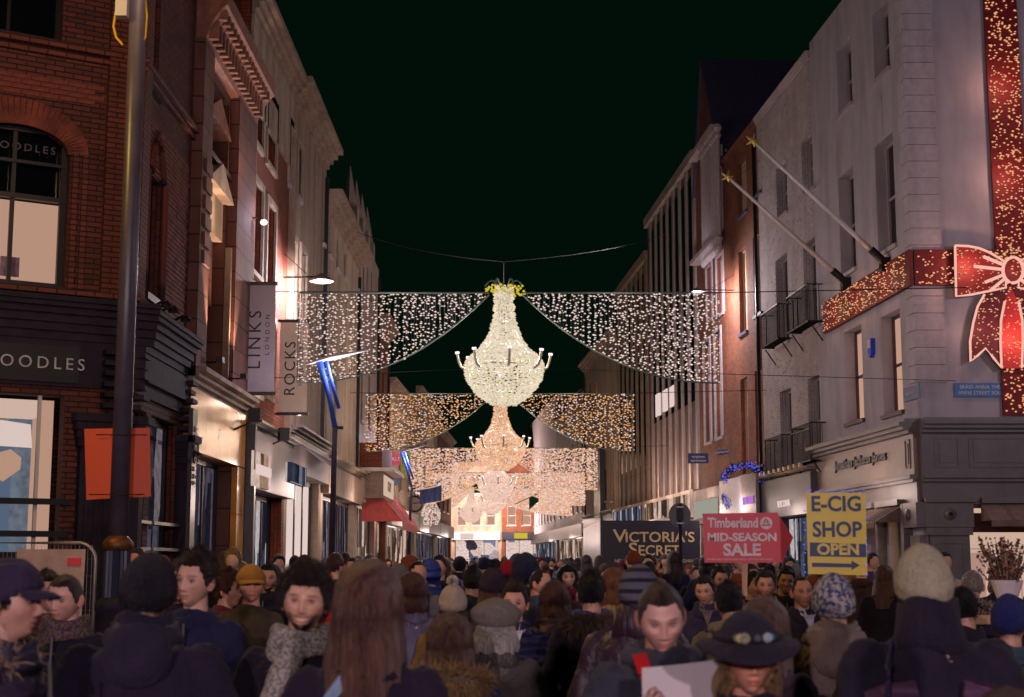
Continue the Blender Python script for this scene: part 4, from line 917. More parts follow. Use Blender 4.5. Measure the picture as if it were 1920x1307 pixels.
# wires that carry the lights
def wire(pts, label, r=.010):
    mb = MB(); mb.tube(pts, r, 5); return mb.thing('support_wire', M['iron'], label, 'wire', 'wires strung between the facades')
def sag(a, b, s=.15): return [a.lerp(b, u) - Vector((0, 0, s * 4 * u * (1 - u))) for u in np.linspace(0, 1, 9)]
c1 = Vector((-.147, 27, z1_ + .3))
wire(sag(FL.P(24, at(705, 430, 42).z), Vector((-.15, 27, ZT[27] + .5))), 'thin dark wire rising from the largest chandelier to the left facades')
wire(sag(Vector((-.147, 27, ZT[27] + .5)), FR.P(30, at(1165, 440, 60).z)), 'thin dark wire rising from the largest chandelier to the right facades')
for d, zt, l in ((27, z1_, 'first'), (43, z2_, 'second'), (60, z3_, 'third')):
    xr = 8.35 - .0652 * (d - 30)
    wire([Vector((-4.75, d, zt + .02)), Vector(((1352 - CX) / F * 27, d, zt)) if d == 27 else Vector((3, d, zt)), Vector((xr, d, zt + .1))], l + ' horizontal wire that carries a pair of light curtains', .009)
wire([Vector((-4.75, 27, z1_ - 1.62)), Vector((-.15, 27, ZT[27] - 1.5)), Vector((8.4, 27.5, z1_ - 1.6))], 'thin slack wire crossing the street at the widest part of the largest chandelier', .006)

# ------------------------------------------------------------------ the great red ribbon and bow on the corner building
root = empty('ribbon_bow', FB.P(3, 0, .3), 'giant red illuminated ribbon and bow wrapped round the pale corner building', 'ribbon decoration')
zt, zb_ = FB.px(1760, 470)[1], FB.px(1760, 537)[1]
va0, va1 = FB.px(1853, 250)[0], FB.px(1915, 250)[0]; zlow = FB.px(1900, 779)[1]
strip(FB, root, 'vertical_ribbon', M['red'], va0, va1, zlow, 15.2, .05, .12)
strip(FB, root, 'horizontal_ribbon', M['red'], 0, 5.5, zb_, zt, .05, .125); strip(FR, root, 'horizontal_ribbon', M['red'], -.12, FR.px(1551, 590)[0], zb_, zt, .05, .12)
rb = MB()
def scatter(fc, a0, a1, z0, z1, n, dens, r=.019, inside=None):
    for k in range(int((a1 - a0) * (z1 - z0) * dens)):
        a, z = rg.uniform(a0 + .03, a1 - .03), rg.uniform(z0 + .03, z1 - .03)
        if inside and not inside(a, z): continue
        octa(rb, fc.P(a, z, n), rg.uniform(r * .7, r * 1.2), 1.5)
scatter(FB, va0, va1, zlow, 15.1, .15, 120); scatter(FB, 0, 5.2, zb_, zt, .15, 110); scatter(FR, 0, FR.px(1551, 590)[0], zb_, zt, .15, 95, .014)
MX = 1897
def P2(pts): return [FB.px(x, y, .25) for x, y in pts]
loop = [(1790, 461), (1815, 462), (1835, 466), (1855, 474), (1885, 492), (1885, 540), (1850, 547), (1820, 553), (1792, 556), (1791, 510)]
tail = [(1897, 533), (1846, 552), (1833, 575), (1825, 605), (1819, 640), (1820, 678), (1834, 666), (1848, 653), (1862, 670), (1878, 690), (1876, 640), (1877, 600), (1884, 565)]
mid = [(1897, 533), (1884, 565), (1877, 600), (1876, 640), (1878, 690), (1916, 690), (1918, 640), (1917, 600), (1910, 565)]
flip = lambda pts: [(2 * MX - x, y) for x, y in pts]
def inpoly(poly):
    def f(a, z):
        c = False; j = len(poly) - 1
        for i in range(len(poly)):
            (x1, y1), (x2, y2) = poly[i], poly[j]
            if (y1 > z) != (y2 > z) and a < (x2 - x1) * (z - y1) / (y2 - y1) + x1: c = not c
            j = i
        return c
    return f
M['redbright'] = mat('scarlet_glow', 'c02a26', .6, var=.3, scale=20)  # brighter red holds the glow of the light strings in its colour
M['reddark'] = mat('burgundy_mesh', '5a1024', .7, var=.25)
for nm, pts, m, d0, d1 in (('bow_loop', loop, M['red'], .14, .26), ('bow_loop', flip(loop), M['red'], .14, .26), ('bow_tail', tail, M['reddark'], .14, .22), ('bow_tail', flip(tail), M['reddark'], .14, .22), ('centre_tail', mid, M['redbright'], .13, .2)):
    q = P2(pts); q = q if sum((q[i][0] - q[i-1][0]) * (q[i][1] + q[i-1][1]) for i in range(len(q))) < 0 else q[::-1]
    mb = MB(); mb.poly(q, lambda a, b, d: FB.P(a, b, d), d0, d1); mb.build(nm, m, root)
    xs, ys = [p[0] for p in q], [p[1] for p in q]; scatter(FB, min(xs), max(xs), min(ys), max(ys), d1 + .02, 100, .016, inpoly(q))
tr = MB()
for pts in (loop, flip(loop)): q = P2(pts + [pts[0]]); tr.tube([FB.P(a, z, .28) for a, z in q], .026, 6)
for pts in (tail, flip(tail)): q = P2(pts[1:]); tr.tube([FB.P(a, z, .25) for a, z in q], .026, 6)
for ln in ([(1843, 482), (1880, 497)], [(1825, 500), (1878, 506)], [(1846, 530), (1880, 516)], [(1855, 546), (1882, 524)]):
    for pts in (ln, flip(ln)): tr.tube([FB.P(a, z, .29) for a, z in P2(pts)], .036, 6)
tr.tube([FB.P(*FB.px(MX + 19 * math.cos(a), 508 + 24 * math.sin(a), .25), .33) for a in np.linspace(0, 6.283, 20)], .034, 6)
tr.build('neon_trim', E['trim'], root)
mb = MB(); mb.poly([FB.px(MX + 17 * math.cos(a), 508 - 22 * math.sin(a), .25) for a in np.linspace(0, 6.283, 17)[:-1]], lambda a, b, d: FB.P(a, b, d), .2, .32); mb.build('knot', M['red'], root)
scatter(FB, FB.px(1884, 508)[0], FB.px(1910, 508)[0], FB.px(1890, 525)[1], FB.px(1890, 492)[1], .34, 130)
o = rb.build('bulb', E['redbulb'], root); o['kind'] = 'stuff'
lb = FB.px(MX, 508, .3)
for a, z, p in ((lb[0], lb[1], 2.5), (lb[0] - .9, lb[1] + .1, 6), (lb[0] - .75, lb[1] - 1.2, 5), (lb[0], lb[1] - 1.4, 8), (lb[0], lb[1] + 2, 10), (lb[0], lb[1] + 4, 10), (1.0, (zt + zb_) / 2, 7)): light('ribbon_light', FB.P(a, z, .62), (1, .50, .34), p, .05)
for a in (1.5, 3.5, 5.5): light('ribbon_light', FR.P(a, (zt + zb_) / 2, .6), (1, .55, .34), 4, .08)

# ================================================================== STREET FURNITURE
# tall lamp post with the orange placard
x, y = -2.93, 11.0
root = empty('lamp_post', (x, y, 0), 'tall dark lamp post with fluted ornate base, lit yellow along its left side', 'lamp post')
zpt = at(228, 1010, y).z
mb = MB(); mb.lathe((x, y, 0), [(.070, zpt), (.068, 4), (.062, 8.3)], 20); mb.build('pole', mat('post_paint', '4a434e', .38, var=.2, bump=.05, dirt=.3), root, True)
mb = MB()
prof = [(.0, 0), (.26, 0), (.26, .25), (.2, .35), (.17, .5), (.125, 1.0), (.12, zpt - .55), (.15, zpt - .52), (.15, zpt - .47), (.10, zpt - .43)]
mb.lathe((x, y, 0), prof, 20); mb.build('plinth', M['blackpaint'], root, True)
mb = MB(); n = 36
mb.rings([[(x + (r + (.008 if k % 2 else -.004)) * math.cos(2 * math.pi * k / n), y + (r + (.008 if k % 2 else -.004)) * math.sin(2 * math.pi * k / n), z) for k in range(n)] for r, z in ((.090, zpt - .43), (.088, zpt - .09))]); mb.build('fluted_drum', mat('blue_black_paint', '2c2f44', .4, var=.15), root)
mb = MB(); mb.lathe((x, y, 0), [(.088, zpt - .09), (.11, zpt - .07), (.115, zpt - .03), (.09, zpt - .005), (.07, zpt + .02)], 20)
mb.build('gilt_ring', mat('worn_gilding', '6a4420', .5, metal=.5, var=.6, scale=30), root, True)
mb = MB(); mb.lathe((x, y, 8.2), [(.06, 0), (.2, .15), (.24, .2)], 12); mb.build('lantern_base', M['iron'], root)
mb = MB(); mb.lathe((x, y, 8.05), [(.0, 0), (.14, .02), (.16, .12), (.1, .2)], 12); mb.build('lantern_glass', E['lampwhite'], root)
p0 = at(240, 8, y - .1)
root2 = empty('junction_box', (x - .06, y - .1, p0.z), 'white electrical box with yellow cable loops strapped high on the lamp post', 'electrical box')
mb = MB(); mb.box(at(230, 0, y - .1), (.045, .04, .14)); mb.build('box', M['white'], root2)
mb = MB(); pts = [(218, 18), (213, 50), (218, 70), (230, 84)]; mb.tube([at(a, b, y - .06) for a, b in pts], .009, 6); mb.tube([at(a, b, y - .02) for a, b in [(271, -10), (276, 30), (273, 70), (262, 84)]], .008, 6); mb.build('cable', mat('yellow_cable', 'c9a020', .4), root2)
# orange placard tied to the post
pl = [at(a, b, y + .095) for a, b in ((157, 804), (280, 802), (282, 931), (161, 937))]
mb = MB(); q = [p + Vector((0, .006, 0)) for p in pl]
N_ = 8
def bow_(u, v): p = pl[0].lerp(pl[1], u).lerp(pl[3].lerp(pl[2], u), v); return p + Vector((0, .05 * math.cos((u - .5) * 2.4) * 0 + .03 * (abs(u - .55)) ** 1.2, 0))
for i in range(N_):
    for th_ in (0, .006):
        P = [bow_(i / N_, 1), bow_((i + 1) / N_, 1), bow_((i + 1) / N_, 0), bow_(i / N_, 0)]; P = [p + Vector((0, th_, 0)) for p in P]; mb.face(P if th_ == 0 else P[::-1])
mb.cm = 1
for yy, x0, x1 in ((814, 180, 278), (934, 165, 272)):
    pass
o = mb.thing('placard', [M['orange'], M['iron']], 'plain orange placard tied round the tall lamp post', 'placard', smooth=True)
mb = MB()
for yy, x0, x1 in ((815, 180, 276), (927, 166, 270)): mb.tube([at(a, yy, y + (-.08 if 205 < a < 250 else .085)) for a in np.linspace(x0, x1, 9)], .0035, 4)
ob = mb.build('cable_tie', M['iron'], None); ob.parent = o; ob.matrix_parent_inverse = Matrix.Translation(-o.location)
for (lx, ly, lz, lc, lp), lbl in zip(LANTERNS_AND_FILL[1:], ('unseen lantern post added on the side street to light the corner building', 'unseen lantern post added at the right kerb as fill light', 'lantern post added behind the viewer by the left kerb to light faces', 'lantern post added behind the viewer by the right kerb to light faces')):
    rt = empty('added_lantern_post', (lx, ly, 0), lbl, 'lamp post')  # unseen posts added to carry the fill lights
    mb = MB(); mb.lathe((lx, ly, 0), [(0, 0), (.22, 0), (.2, .3), (.12, .9), (.07, 1.1), (.05, lz - .3), (.09, lz - .25)], 16); mb.build('pole', M['blackpaint'], rt, True)
    mb = MB(); mb.lathe((lx, ly, lz - .25), [(0, .02), (.10, .02), (.17, .5), (0, .5)], 6); mb.build('lantern_glass', M['glass'], rt)
    mb = MB(); mb.lathe((lx, ly, lz + .25), [(.19, 0), (.05, .2), (0, .3)], 6); mb.build('lantern_cap', M['iron'], rt)
# fence panel with a banner
y = 14.0; root = empty('fence_panel', (at(60, 1052, y).x, y, 0), 'galvanised mesh fence panel with rounded corner and pale banner, by the jeweller', 'fence')
tx0, tx1 = at(-90, 1052, y).x, at(179, 1052, y).x; zt = at(60, 1018, y).z; mb = MB()
c = .17; mb.tube([(tx0, y, .1), (tx0, y, zt), (tx1 - c, y, zt)] + [(tx1 - c + c * math.sin(a), y, zt - c + c * math.cos(a)) for a in np.linspace(.2, 1.57, 6)] + [(tx1, y, .1)], .019, 8)
mb.tube([(tx0, y, .25), (tx1, y, .25)], .017, 8); mb.build('frame', M['galv'], root, True)
mb = MB(); k = tx0
while k < tx1 - .02: mb.tube([(k, y, .25), (k, y, zt - .02)], .0018, 3); k += .04
k = .3
while k < zt: mb.tube([(tx0, y, k), (tx1, y, k)], .0018, 3); k += .16
o = mb.build('mesh_wire', M['galv'], root, kind='stuff')
bx0, bx1 = at(32, 1052, y).x, at(161, 1052, y).x
mb = MB(); P = [(bx0, y - .02, .5), (bx1 - .03, y - .02, .5), (bx1, y - .02, zt - .06), (bx0, y - .02, zt - .06)]; mb.hexa([*P[:2], (P[1][0], y - .015, .5), (P[0][0], y - .015, .5), P[3], P[2], (P[2][0], y - .015, P[2][2]), (P[3][0], y - .015, P[3][2])]); mb.build('banner', mat('banner_cloth', 'b09890', .8, var=.16, dirt=.3, bump=.5, bscale=9), root)
mb = MB(); p = at(139, 1053, y - .03); mb.box(p, (.065, .003, .035)); mb.build('red_label', M['redsign'], root)
mb = MB(); mb.box((tx1 - .1, y, .06), (.3, .12, .06)); mb.build('foot_block', mat('rubber_block', 'c05a28', .8), root)
# modern led lamp posts
def ledpost(px, py_knee, px_head0, px_head1, py0, py1, d, label, pw=90):
    b = at(px, 1052, d); b.z = 0; kn = at(px + 6, py_knee, d); hd0, hd1 = at(px_head0, py0, d), at(px_head1, py1, d)
    root = empty('led_lamp_post', b, label, 'lamp post', 'modern lamp posts with flat light panels')
    mb = MB(); mb.tube([b, Vector((b.x, d, kn.z * .55)), kn], [.055, .05, .042], 12); mb.build('post', M['blackpaint'], root, True)
    tp = hd0.lerp(hd1, .22)
    mb = MB(); mb.tube([kn, kn.lerp(tp, .5) + Vector((.03, 0, 0)), tp], [.045, .04, .06], 10); mb.tube([kn + Vector((.06, 0, .3)), tp + Vector((.12, 0, 0))], .03, 8); mb.build('arm', M['bluepaint'], root, True)
    mb = MB(); w = Vector((0, .38, .03)); up = Vector((0, 0, .012)); m = hd0.lerp(hd1, .45)
    mb.face([hd0 - up, m - w - up, hd1 - up, m + w - up]); mb.build('light_panel', E['lampwhite'], root)
    mb = MB(); mb.face([hd0 + up, m + w + up * 2, hd1 + up, m - w + up * 2]); mb.face([hd0 - up * .9, hd0 + up, m - w + up * 2, m - w - up * .9]); mb.face([m - w - up * .9, m - w + up * 2, hd1 + up, hd1 - up * .9]); mb.build('panel_housing', M['white'], root)
    mb = MB(); mb.box(kn + Vector((.09, 0, -.02)), (.05, .04, .025)); mb.build('clamp', M['iron'], root)
    light('led_light', hd0.lerp(hd1, .5) + Vector((0, 0, -.1)), (.86, .78, 1), pw, .25)
ledpost(622, 800, 572, 690, 683, 656, 24, 'dark leaning post with blue upper arm and glowing flat panel, before the second banner', 60)
ledpost(766, 915, 738, 803, 851, 834, 52, 'distant post with blue arm and flat light panel, beside the hanging clock', 160)
# hanging dome lamps
def dome(px, py, d, fc, label, pw):
    p = at(px, py, d); a = (Vector((p.x, p.y, 0)) - fc.p0).dot(fc.d); wl = fc.P(a, p.z + .08, 0)
    root = empty('dome_street_lamp', Vector((p.x, p.y, p.z)), label, 'street lamp', 'dome lamps on wall brackets')
    mb = MB(); mb.tube([wl, p + Vector((0, 0, .09))], .02, 6); mb.tube([wl + Vector((0, 0, .5)), wl.lerp(p, .6) + Vector((0, 0, .12))], .008, 4); mb.build('bracket', M['iron'], root)
    mb = MB(); mb.lathe(p, [(.25, -.01), (.26, .0), (.2, .06), (.1, .12), (.04, .16), (.0, .17)], 20); mb.build('shade', M['galv'], root, True)
    mb = MB(); mb.lathe(p, [(.0, -.06), (.12, -.045), (.18, -.01), (.2, .0), (0, .01)], 16); mb.build('lamp_glass', E['lampwhite'], root, True)
    light('dome_light', p + Vector((0, 0, -.12)), (1, .84, .90), pw, .16)
dome(603, 527, 30, FL, 'dome street lamp on a bracket above the upper left curtain end', 500)
dome(1308, 548, 47, FR, 'dome street lamp on a bracket above the upper right curtain end', 520)
# vertical banners on the left
def banner(name, label, pxl, pxr, pyt, pyb, d, big, small, tiny=None):
    a, b = at(pxl, (pyt + pyb) / 2, d), at(pxr, (pyt + pyb) / 2, d); zt, zb2 = at((pxl + pxr) / 2, pyt, d).z, at((pxl + pxr) / 2, pyb, d).z
    root = empty(name, Vector((a.x, d, zb2)), label, 'banner sign', 'pale vertical banners on the left facades')
    mb = MB(); mb.box(((a.x + b.x) / 2, d, (zt + zb2) / 2), ((b.x - a.x) / 2, .015, (zt - zb2) / 2 - .03)); mb.build('cloth', mat('banner_grey' + name, 'a89ca2' if 'LINKS' in label else 'bcaa9c', .8, var=.05, dirt=.1), root)
    for z in (zt, zb2): mb = MB(); mb.box(((a.x + b.x) / 2, d, z), ((b.x - a.x) / 2 + .04, .03, .03)); mb.tube([(-4.75, d, z), (a.x, d, z)], .018, 6); mb.build('rail', M['darkframe'], root)
    rot = Euler((R(90), 0, 0)).to_matrix() @ Euler((0, 0, R(90))).to_matrix(); rot = rot.to_euler(); w = b.x - a.x; zc = (zt + zb2) / 2
    text(big, w * .56, 'lettering', M['darkframe'], root, Vector((a.x + w * .40, d - .018, zc - .03)), rot, space=1.35 if 'L' in big else 1.15, depth=.002, sx=1.0)
    text(small, w * .2, 'lettering', M['darkframe'], root, Vector((a.x + w * .78, d - .018, zc + .06)), rot, space=1.8 if 'L' in big else 1.1, depth=.002)
banner('banner', 'pale grey vertical banner reading LINKS London, upper and nearer of two', 455, 515, 532, 738, 25.3, 'LINKS', 'LONDON')
banner('banner', 'beige vertical banner reading ROCKS, partly behind the light curtain', 524, 576, 602, 776, 29.2, 'ROCKS', 'FINE JEWELLERY')
# red awning, sign box, estate agents' boards, clock
a0, a1 = seam(FL, 676), seam(FL, 716)
mb = MB(); z0, z1 = 4.55, 2.95
mb.face([FL.P(a0, z0, .02), FL.P(a1, z0, .02), FL.P(a1, z1, 1.3), FL.P(a0, z1, 1.3)]); mb.face([FL.P(a0, z1, 1.3), FL.P(a1, z1, 1.3), FL.P(a1, z1 - .25, 1.3), FL.P(a0, z1 - .25, 1.3)])
mb.face([FL.P(a0, z0, .02), FL.P(a0, z1, 1.3), FL.P(a0, z1, .02)])
for k in range(7): u = a0 + (a1 - a0) * k / 6; mb.tube([FL.P(u, z0 + .01, .02), FL.P(u, z1 + .01, 1.3)], .02, 4)
mb.thing('red_awning', mat('red_canvas', 'c05450', .8, var=.15, sheen=.2), 'faded red sloping shop awning on the left, below the white sign box', 'awning')
a0, a1 = seam(FL, 672), seam(FL, 694); zt, zb2 = at(700, 885, 46).z, at(700, 935, 46).z
root = empty('projecting_sign_box', FL.P(a0, zb2, .0), 'projecting white shopfront bay box above the red awning', 'sign box')
mb = MB(); FL.bx(mb, a0, a1, zb2, zt, 0, .75); mb.build('box', M['brickred'] if 0 else mat('box_taupe', '7d6a60', .7), root); strip(FL, root, 'lit_face', emit('cream_sign_face', 'd8bca8', .9, True), a0 + .1, a1 - .1, zb2 + .1, zt - .1, .75, .78)
mb = MB(); FL.bx(mb, a0 - .1, a1 + .2, zt, zt + .12, -.0, 1.1); mb.build('canopy', M['white'], root); FL.tx('KRISPY', .45, 'lettering', mat('tan_letters', 'b08c70', .6), root, (a0 + a1) / 2, (zt + zb2) / 2, .79, depth=.005)
strip(FL, root, 'brick_balcony', M['rust'], a0, a1, zt + .15, zt + .9, .0, .7)
def board(name, label, px0, px1, py0, py1, d, m, lines, mt, cat='sign', extra=None):
    a, b = at(px0, py1, d), at(px1, py0, d); w, h = b.x - a.x, b.z - a.z
    root = empty(name, Vector(((a.x + b.x) / 2, d, a.z)), label, cat)
    mb = MB(); mb.box(((a.x + b.x) / 2, d, (a.z + b.z) / 2), (w / 2, .02, h / 2)); mb.build('board', m, root)
    for body, size, u, v in lines: text(body, size * h, 'lettering', mt, root, Vector((a.x + w * u, d - .024, a.z + h * v)), (R(90), 0, 0), depth=.003)
    return root, a, b
board('for_sale_sign', 'red and grey FOR SALE board projecting above the sign box', 708, 750, 848, 872, 55, M['redsign'], [('FOR SALE', .42, .5, .45)], M['white'])
board('agent_board', 'grey blue agent board hanging below the red FOR SALE board', 716, 748, 878, 910, 55.3, mat('agent_blue', '6d7c90', .6), [('LETTING', .2, .5, .75)], M['white'])
board('to_let_sign', 'yellow green TO LET board behind the distant lamp post', 751, 770, 848, 896, 56, mat('lime_sign', '9a9c1c', .5), [('TO', .18, .5, .82), ('LET', .18, .5, .6)], M['darkframe'])
p = at(778, 945, 66); root = empty('street_clock', Vector((p.x, 66, p.z - .4)), 'round black framed street clock above the crowd at the left', 'clock')
mb = MB(); mb.tube([p + Vector((0, -.12, 0)), p + Vector((0, .12, 0))], .36, 28); mb.build('case', M['iron'], root, True)
mb = MB(); mb.tube([p + Vector((0, -.125, 0)), p + Vector((0, -.122, 0))], .30, 28); mb.build('dial', mat('clock_dial', 'a8988e', .6), root)
mb = MB()
for ang, l in ((.35, .25), (2.6, .16)): mb.tube([p + Vector((0, -.14, 0)), p + Vector((l * math.cos(ang), -.14, l * math.sin(ang)))], .015, 4)
for k in range(12): a = k * math.pi / 6; mb.box(p + Vector((.26 * math.cos(a), -.13, .26 * math.sin(a))), (.012, .004, .012))
mb.build('hands', M['iron'], root)
mb = MB(); mb.tube([p + Vector((0, 0, .36)), p + Vector((0, 0, .6)), p + Vector((-1.2, 0, .6))], .03, 6); mb.build('bracket', M['iron'], root)
mb = MB()
for k in range(10): a = rg.uniform(.3, 2.4); octa(mb, p + Vector((.5 * math.cos(a), -.05, .5 * math.sin(a))), .07)
mb.thing('white_garland', E['bulb'], 'small garland of round white bulbs over the street clock', 'garland')
def flag(px0, px1, py0, py1, d, m, label, slant=.2):
    a, b = at(px0, py1, d), at(px1, py0, d); root = empty('flag', Vector((a.x, d, a.z)), label, 'flag')
    mb = MB(); n = 8
    for i in range(n):
        f = lambda k: (a.x + (b.x - a.x) * k / n, d + .06 * math.sin(k * 1.7), 0)
        P = [f(i), f(i + 1)]; mb.face([(P[0][0], P[0][1], a.z + .1 * slant * i), (P[1][0], P[1][1], a.z + .1 * slant * (i + 1)), (P[1][0], P[1][1], b.z + .05 * i), (P[0][0], P[0][1], b.z - .05 + .05 * i)])
    mb.build('cloth', m, root, True); mb = MB(); mb.tube([(a.x - .8, d, b.z - .4), (b.x + .3, d, b.z + .35)], .03, 6); mb.build('flagpole', M['white'], root); return root
flag(787, 828, 912, 946, 64, mat('navy_flag', '33406e', .8), 'navy blue flag hanging from a white pole, beside the clock')
flag(992, 1010, 932, 956, 84, mat('green_flag', '2a6a48', .8), 'small green flag among the farthest light curtains', .6)
p = at(808, 950, 70); mb = MB(); pr = [(0, .0), (.3, .05), (.42, .3), (.45, .6), (.3, .9), (.12, 1.2), (0, 1.3)]
for r, h in [(r, h) for h in np.arange(0, 1.3, .07) for r in [float(np.interp(h, [q[1] for q in pr], [q[0] for q in pr]))]]:
    for k in range(max(6, int(r * 50))): a = rg.uniform(0, 6.28); octa(mb, (p.x + r * math.cos(a), 70 + r * math.sin(a), p.z - .9 + h), .03, 1.4)
rt = empty('bell_lights', (p.x, 70, p.z - .9), 'bell shaped cluster of cream bulbs below the navy flag', 'light cluster'); mb.build('bulb', E['bulb'], rt, kind='stuff')
mb = MB(); mb.tube([(p.x, 70, p.z + .4), (p.x, 70, p.z + 1.6)], .012, 4); mb.build('hanger', M['iron'], rt)
# flagpoles on the right
for k, (bs, tp, lb) in enumerate((((1664, 497), (1418, 270), 'upper of two long white flagpoles slanting from the rendered corner building'), ((1590, 533), (1370, 337), 'lower of two long white flagpoles slanting from the rendered corner building'))):
    a, z = FR.px(bs[0], bs[1], .05); b = FR.P(a, z, .05); r = ray(*tp); q = FR.p0 + FR.n * 2.9 - Vector((0, 0, EYE)); t = q.dot(FR.n) / r.dot(FR.n); e = Vector((0, 0, EYE)) + r * t
    root = empty('flagpole', b, lb, 'flagpole'); dr = (e - b).normalized()
    mb = MB(); mb.tube([b + dr * .4, e], [.056, .036], 10); mb.build('pole', M['white'], root, True)
    mb = MB(); mb.tube([b, b + dr * .5], .09, 10); mb.box(b, (.1, .16, .16), FR.rz); mb.build('socket', M['iron'], root)
    mb = MB(); mb.tube([e, e + dr * .12], [.07, .03], 8)
    for j in range(5): an = j * 1.256; mb.tube([e + dr * .1, e + dr * .12 + Vector((.16 * math.cos(an), 0, .16 * math.sin(an)))], [.05, .01], 5)
    mb.build('finial', mat('gilt_star', 'c8a860', .35, metal=.5), root)
wire(sag(at(1372, 337, 36), at(1425, 300, 38), .02), 'short halyard wire between the two flagpole tips', .006)
# small projecting shop signs on the right
board('phone_shop_sign', 'small navy projecting sign with two lines of white words, left of the oval one', 1290, 1328, 850, 869, 49, M['signblue'], [('carphone', .34, .5, .66), ('warehouse', .34, .5, .28)], M['white'])
p = at(1355, 848, 48); mb = MB(); mb.tube([p + Vector((0, -.02, 0)), p + Vector((0, .02, 0))], .25, 24)
mb.v = [(p.x + (v[0] - p.x) * 1.0, v[1], p.z + (v[2] - p.z) * .36 + (v[0] - p.x) * .12) for v in mb.v]
o = mb.thing('oval_sign', mat('oval_blue', '2a3470', .4), 'small dark blue oval projecting sign with white letters', 'sign')
tt = text('SAMSUNG', .105, 'lettering', M['white'], None, p + Vector((0, -.025, 0)), (R(90), -.12, 0), depth=.003); tt.parent = o; tt.location = p + Vector((0, -.025, 0)) - o.location
# garland of blue lights
mb = MB(); gb = MB(); g0 = at(1394, 905, 43)
for k in range(900):
    t = rg.uniform(-.25, 1.25) * math.pi; r = .56 + rg.gauss(0, .05); c = g0 + Vector((r * math.cos(t) * 1.05, rg.uniform(-.12, .12), r * math.sin(t) * .9 - (.35 if (t < 0 or t > math.pi) else 0) * 1))
    if k % 6 == 0: octa(gb, c + Vector((0, -.1, 0)), .018, 1.4)
    else:
        u = Vector((rg.gauss(0, 1), rg.gauss(0, 1), rg.gauss(0, 1))).normalized() * .09; v = u.cross(Vector((rg.gauss(0, 1), 0, 1))).normalized() * .015; mb.face([c - u - v, c + u, c - u + v])
root = empty('wreath_garland', g0 - Vector((0, 0, .7)), 'dark arched garland with small blue lights over the shop entrance', 'garland')
o = mb.build('needles', mat('dark_fir', '1c2a20', .8), root); o['kind'] = 'stuff'; o = gb.build('blue_bulb', E['blue'], root); o['kind'] = 'stuff'
# navy shop hoarding
d = 46; x0, x1 = 2.76, at(1313, 1052, d).x; zt = at(1220, 976, d).z
root = empty('shop_hoarding', ((x0 + x1) / 2, d, 0), 'navy blue hoarding with gold VICTORIA\'S SECRET lettering', 'hoarding')
mb = MB(); mb.hexa([(x0, d, 0), (x1, d, 0), (x1, d + 11, 0), (x0, d + 11, 0), (x0, d, zt), (x1, d, zt), (x1, d + 11, zt), (x0, d + 11, zt)]); mb.build('panels', M['navy'], root)
for k in range(4): mb = MB(); mb.box((x0 - .012, d + 1.4 + k * 2.7, zt / 2 + .02), (.01, 1.33, zt / 2 - .04)); mb.build('silver_panel', M['chrome'], root)
def ht(s, size, px, py, m=M['goldletter'], **k): q = at(px, py, d); text(s, size, 'lettering', m, root, (q.x, d - .006, q.z), (R(90), 0, 0), **k)
u_ = d / F
for s, px0, px1, py, big in (('V', 1149, 1175, 1006, .56), ('ICTORIA\'S', 1173, 1301, 1008, .44), ('S', 1179, 1195, 1031, .56), ('ECRET', 1197, 1274, 1033, .44)): ht(s, big, (px0 + px1) / 2, py, fit=(px1 - px0) * u_, bold=.006)
ht('NEW YORK    LONDON    SHANGHAI', .15, 1226, 1052, fit=145 * u_)
# round sign seen from behind on its pole
d = 22; p = at(1275, 966, d); root = empty('round_traffic_sign', (p.x, d, 0), 'round grey traffic sign seen from behind on a thin dark pole', 'traffic sign')
mb = MB(); mb.tube([(p.x, d, 0), (p.x, d, p.z + .17)], .026, 8); mb.build('pole', M['blackpaint'], root, True)
mb = MB(); mb.tube([(p.x, d + .03, p.z), (p.x, d + .045, p.z)], .165, 28); mb.v = [(v[0], v[1], p.z + (v[2] - p.z) * 1.12) for v in mb.v]; mb.build('disc', mat('sign_back_grey', '5f5a66', .5), root)
mb = MB(); mb.box((p.x, d + .0, p.z + .03), (.045, .03, .11)); mb.build('bracket_box', M['iron'], root)
for z in (.12, -.12): mb = MB(); mb.box((p.x, d - .01, p.z + z), (.05, .03, .012)); mb.build('clamp_band', M['galv'], root)
# the pink-red arrow placard and the yellow shop placard held above the crowd
d = 11.0
root = empty('sale_placard', (at(1397, 1052, d).x, d, 1.3), 'red arrow shaped placard reading Timberland MID-SEASON SALE on a wooden stick', 'placard')
q = [(1317, 963), (1457, 961), (1487, 1008), (1466, 1055), (1321, 1055)]
o3 = [at(a, b, d) for a, b in q]
mb = MB(); mb.poly([(p.x, p.z) for p in o3][::-1], lambda a, b, dd: Vector((a, d - dd, b)), 0, .008); mb.build('board', mat('placard_red', 'd63a4c', .45, var=.04, coat=.3), root)
mb = MB(); mb.hexa([at(1391, 1118, d + .02), at(1401, 1118, d + .02), at(1401, 1118, d + .04), at(1391, 1118, d + .04), at(1392, 1040, d + .02), at(1402, 1040, d + .02), at(1402, 1040, d + .04), at(1392, 1040, d + .04)]); mb.build('stick', M['wood'], root)
def pt(s, size, px, py, m, rt, **k): p_ = at(px, py, d); return text(s, size, 'lettering', m, rt, (p_.x, d - .010, p_.z), (R(90), 0, 0), **dict(dict(depth=.001), **k))
wt = mat('placard_white', 'ddd0d2', .5)
u_ = d / F
pt('Timberland', .100, 1374, 981, wt, root, fit=94 * u_, bold=.003)
pt('MID-SEASON', .082, 1391, 1008, wt, root, fit=128 * u_, bold=.003)
pt('SALE', .122, 1391, 1032, wt, root, fit=70 * u_, bold=.004)
pt('WHEN SALE CONTINUES WITH LIMITED TIME ONLY', .018, 1387, 1049, wt, root, fit=122 * u_)
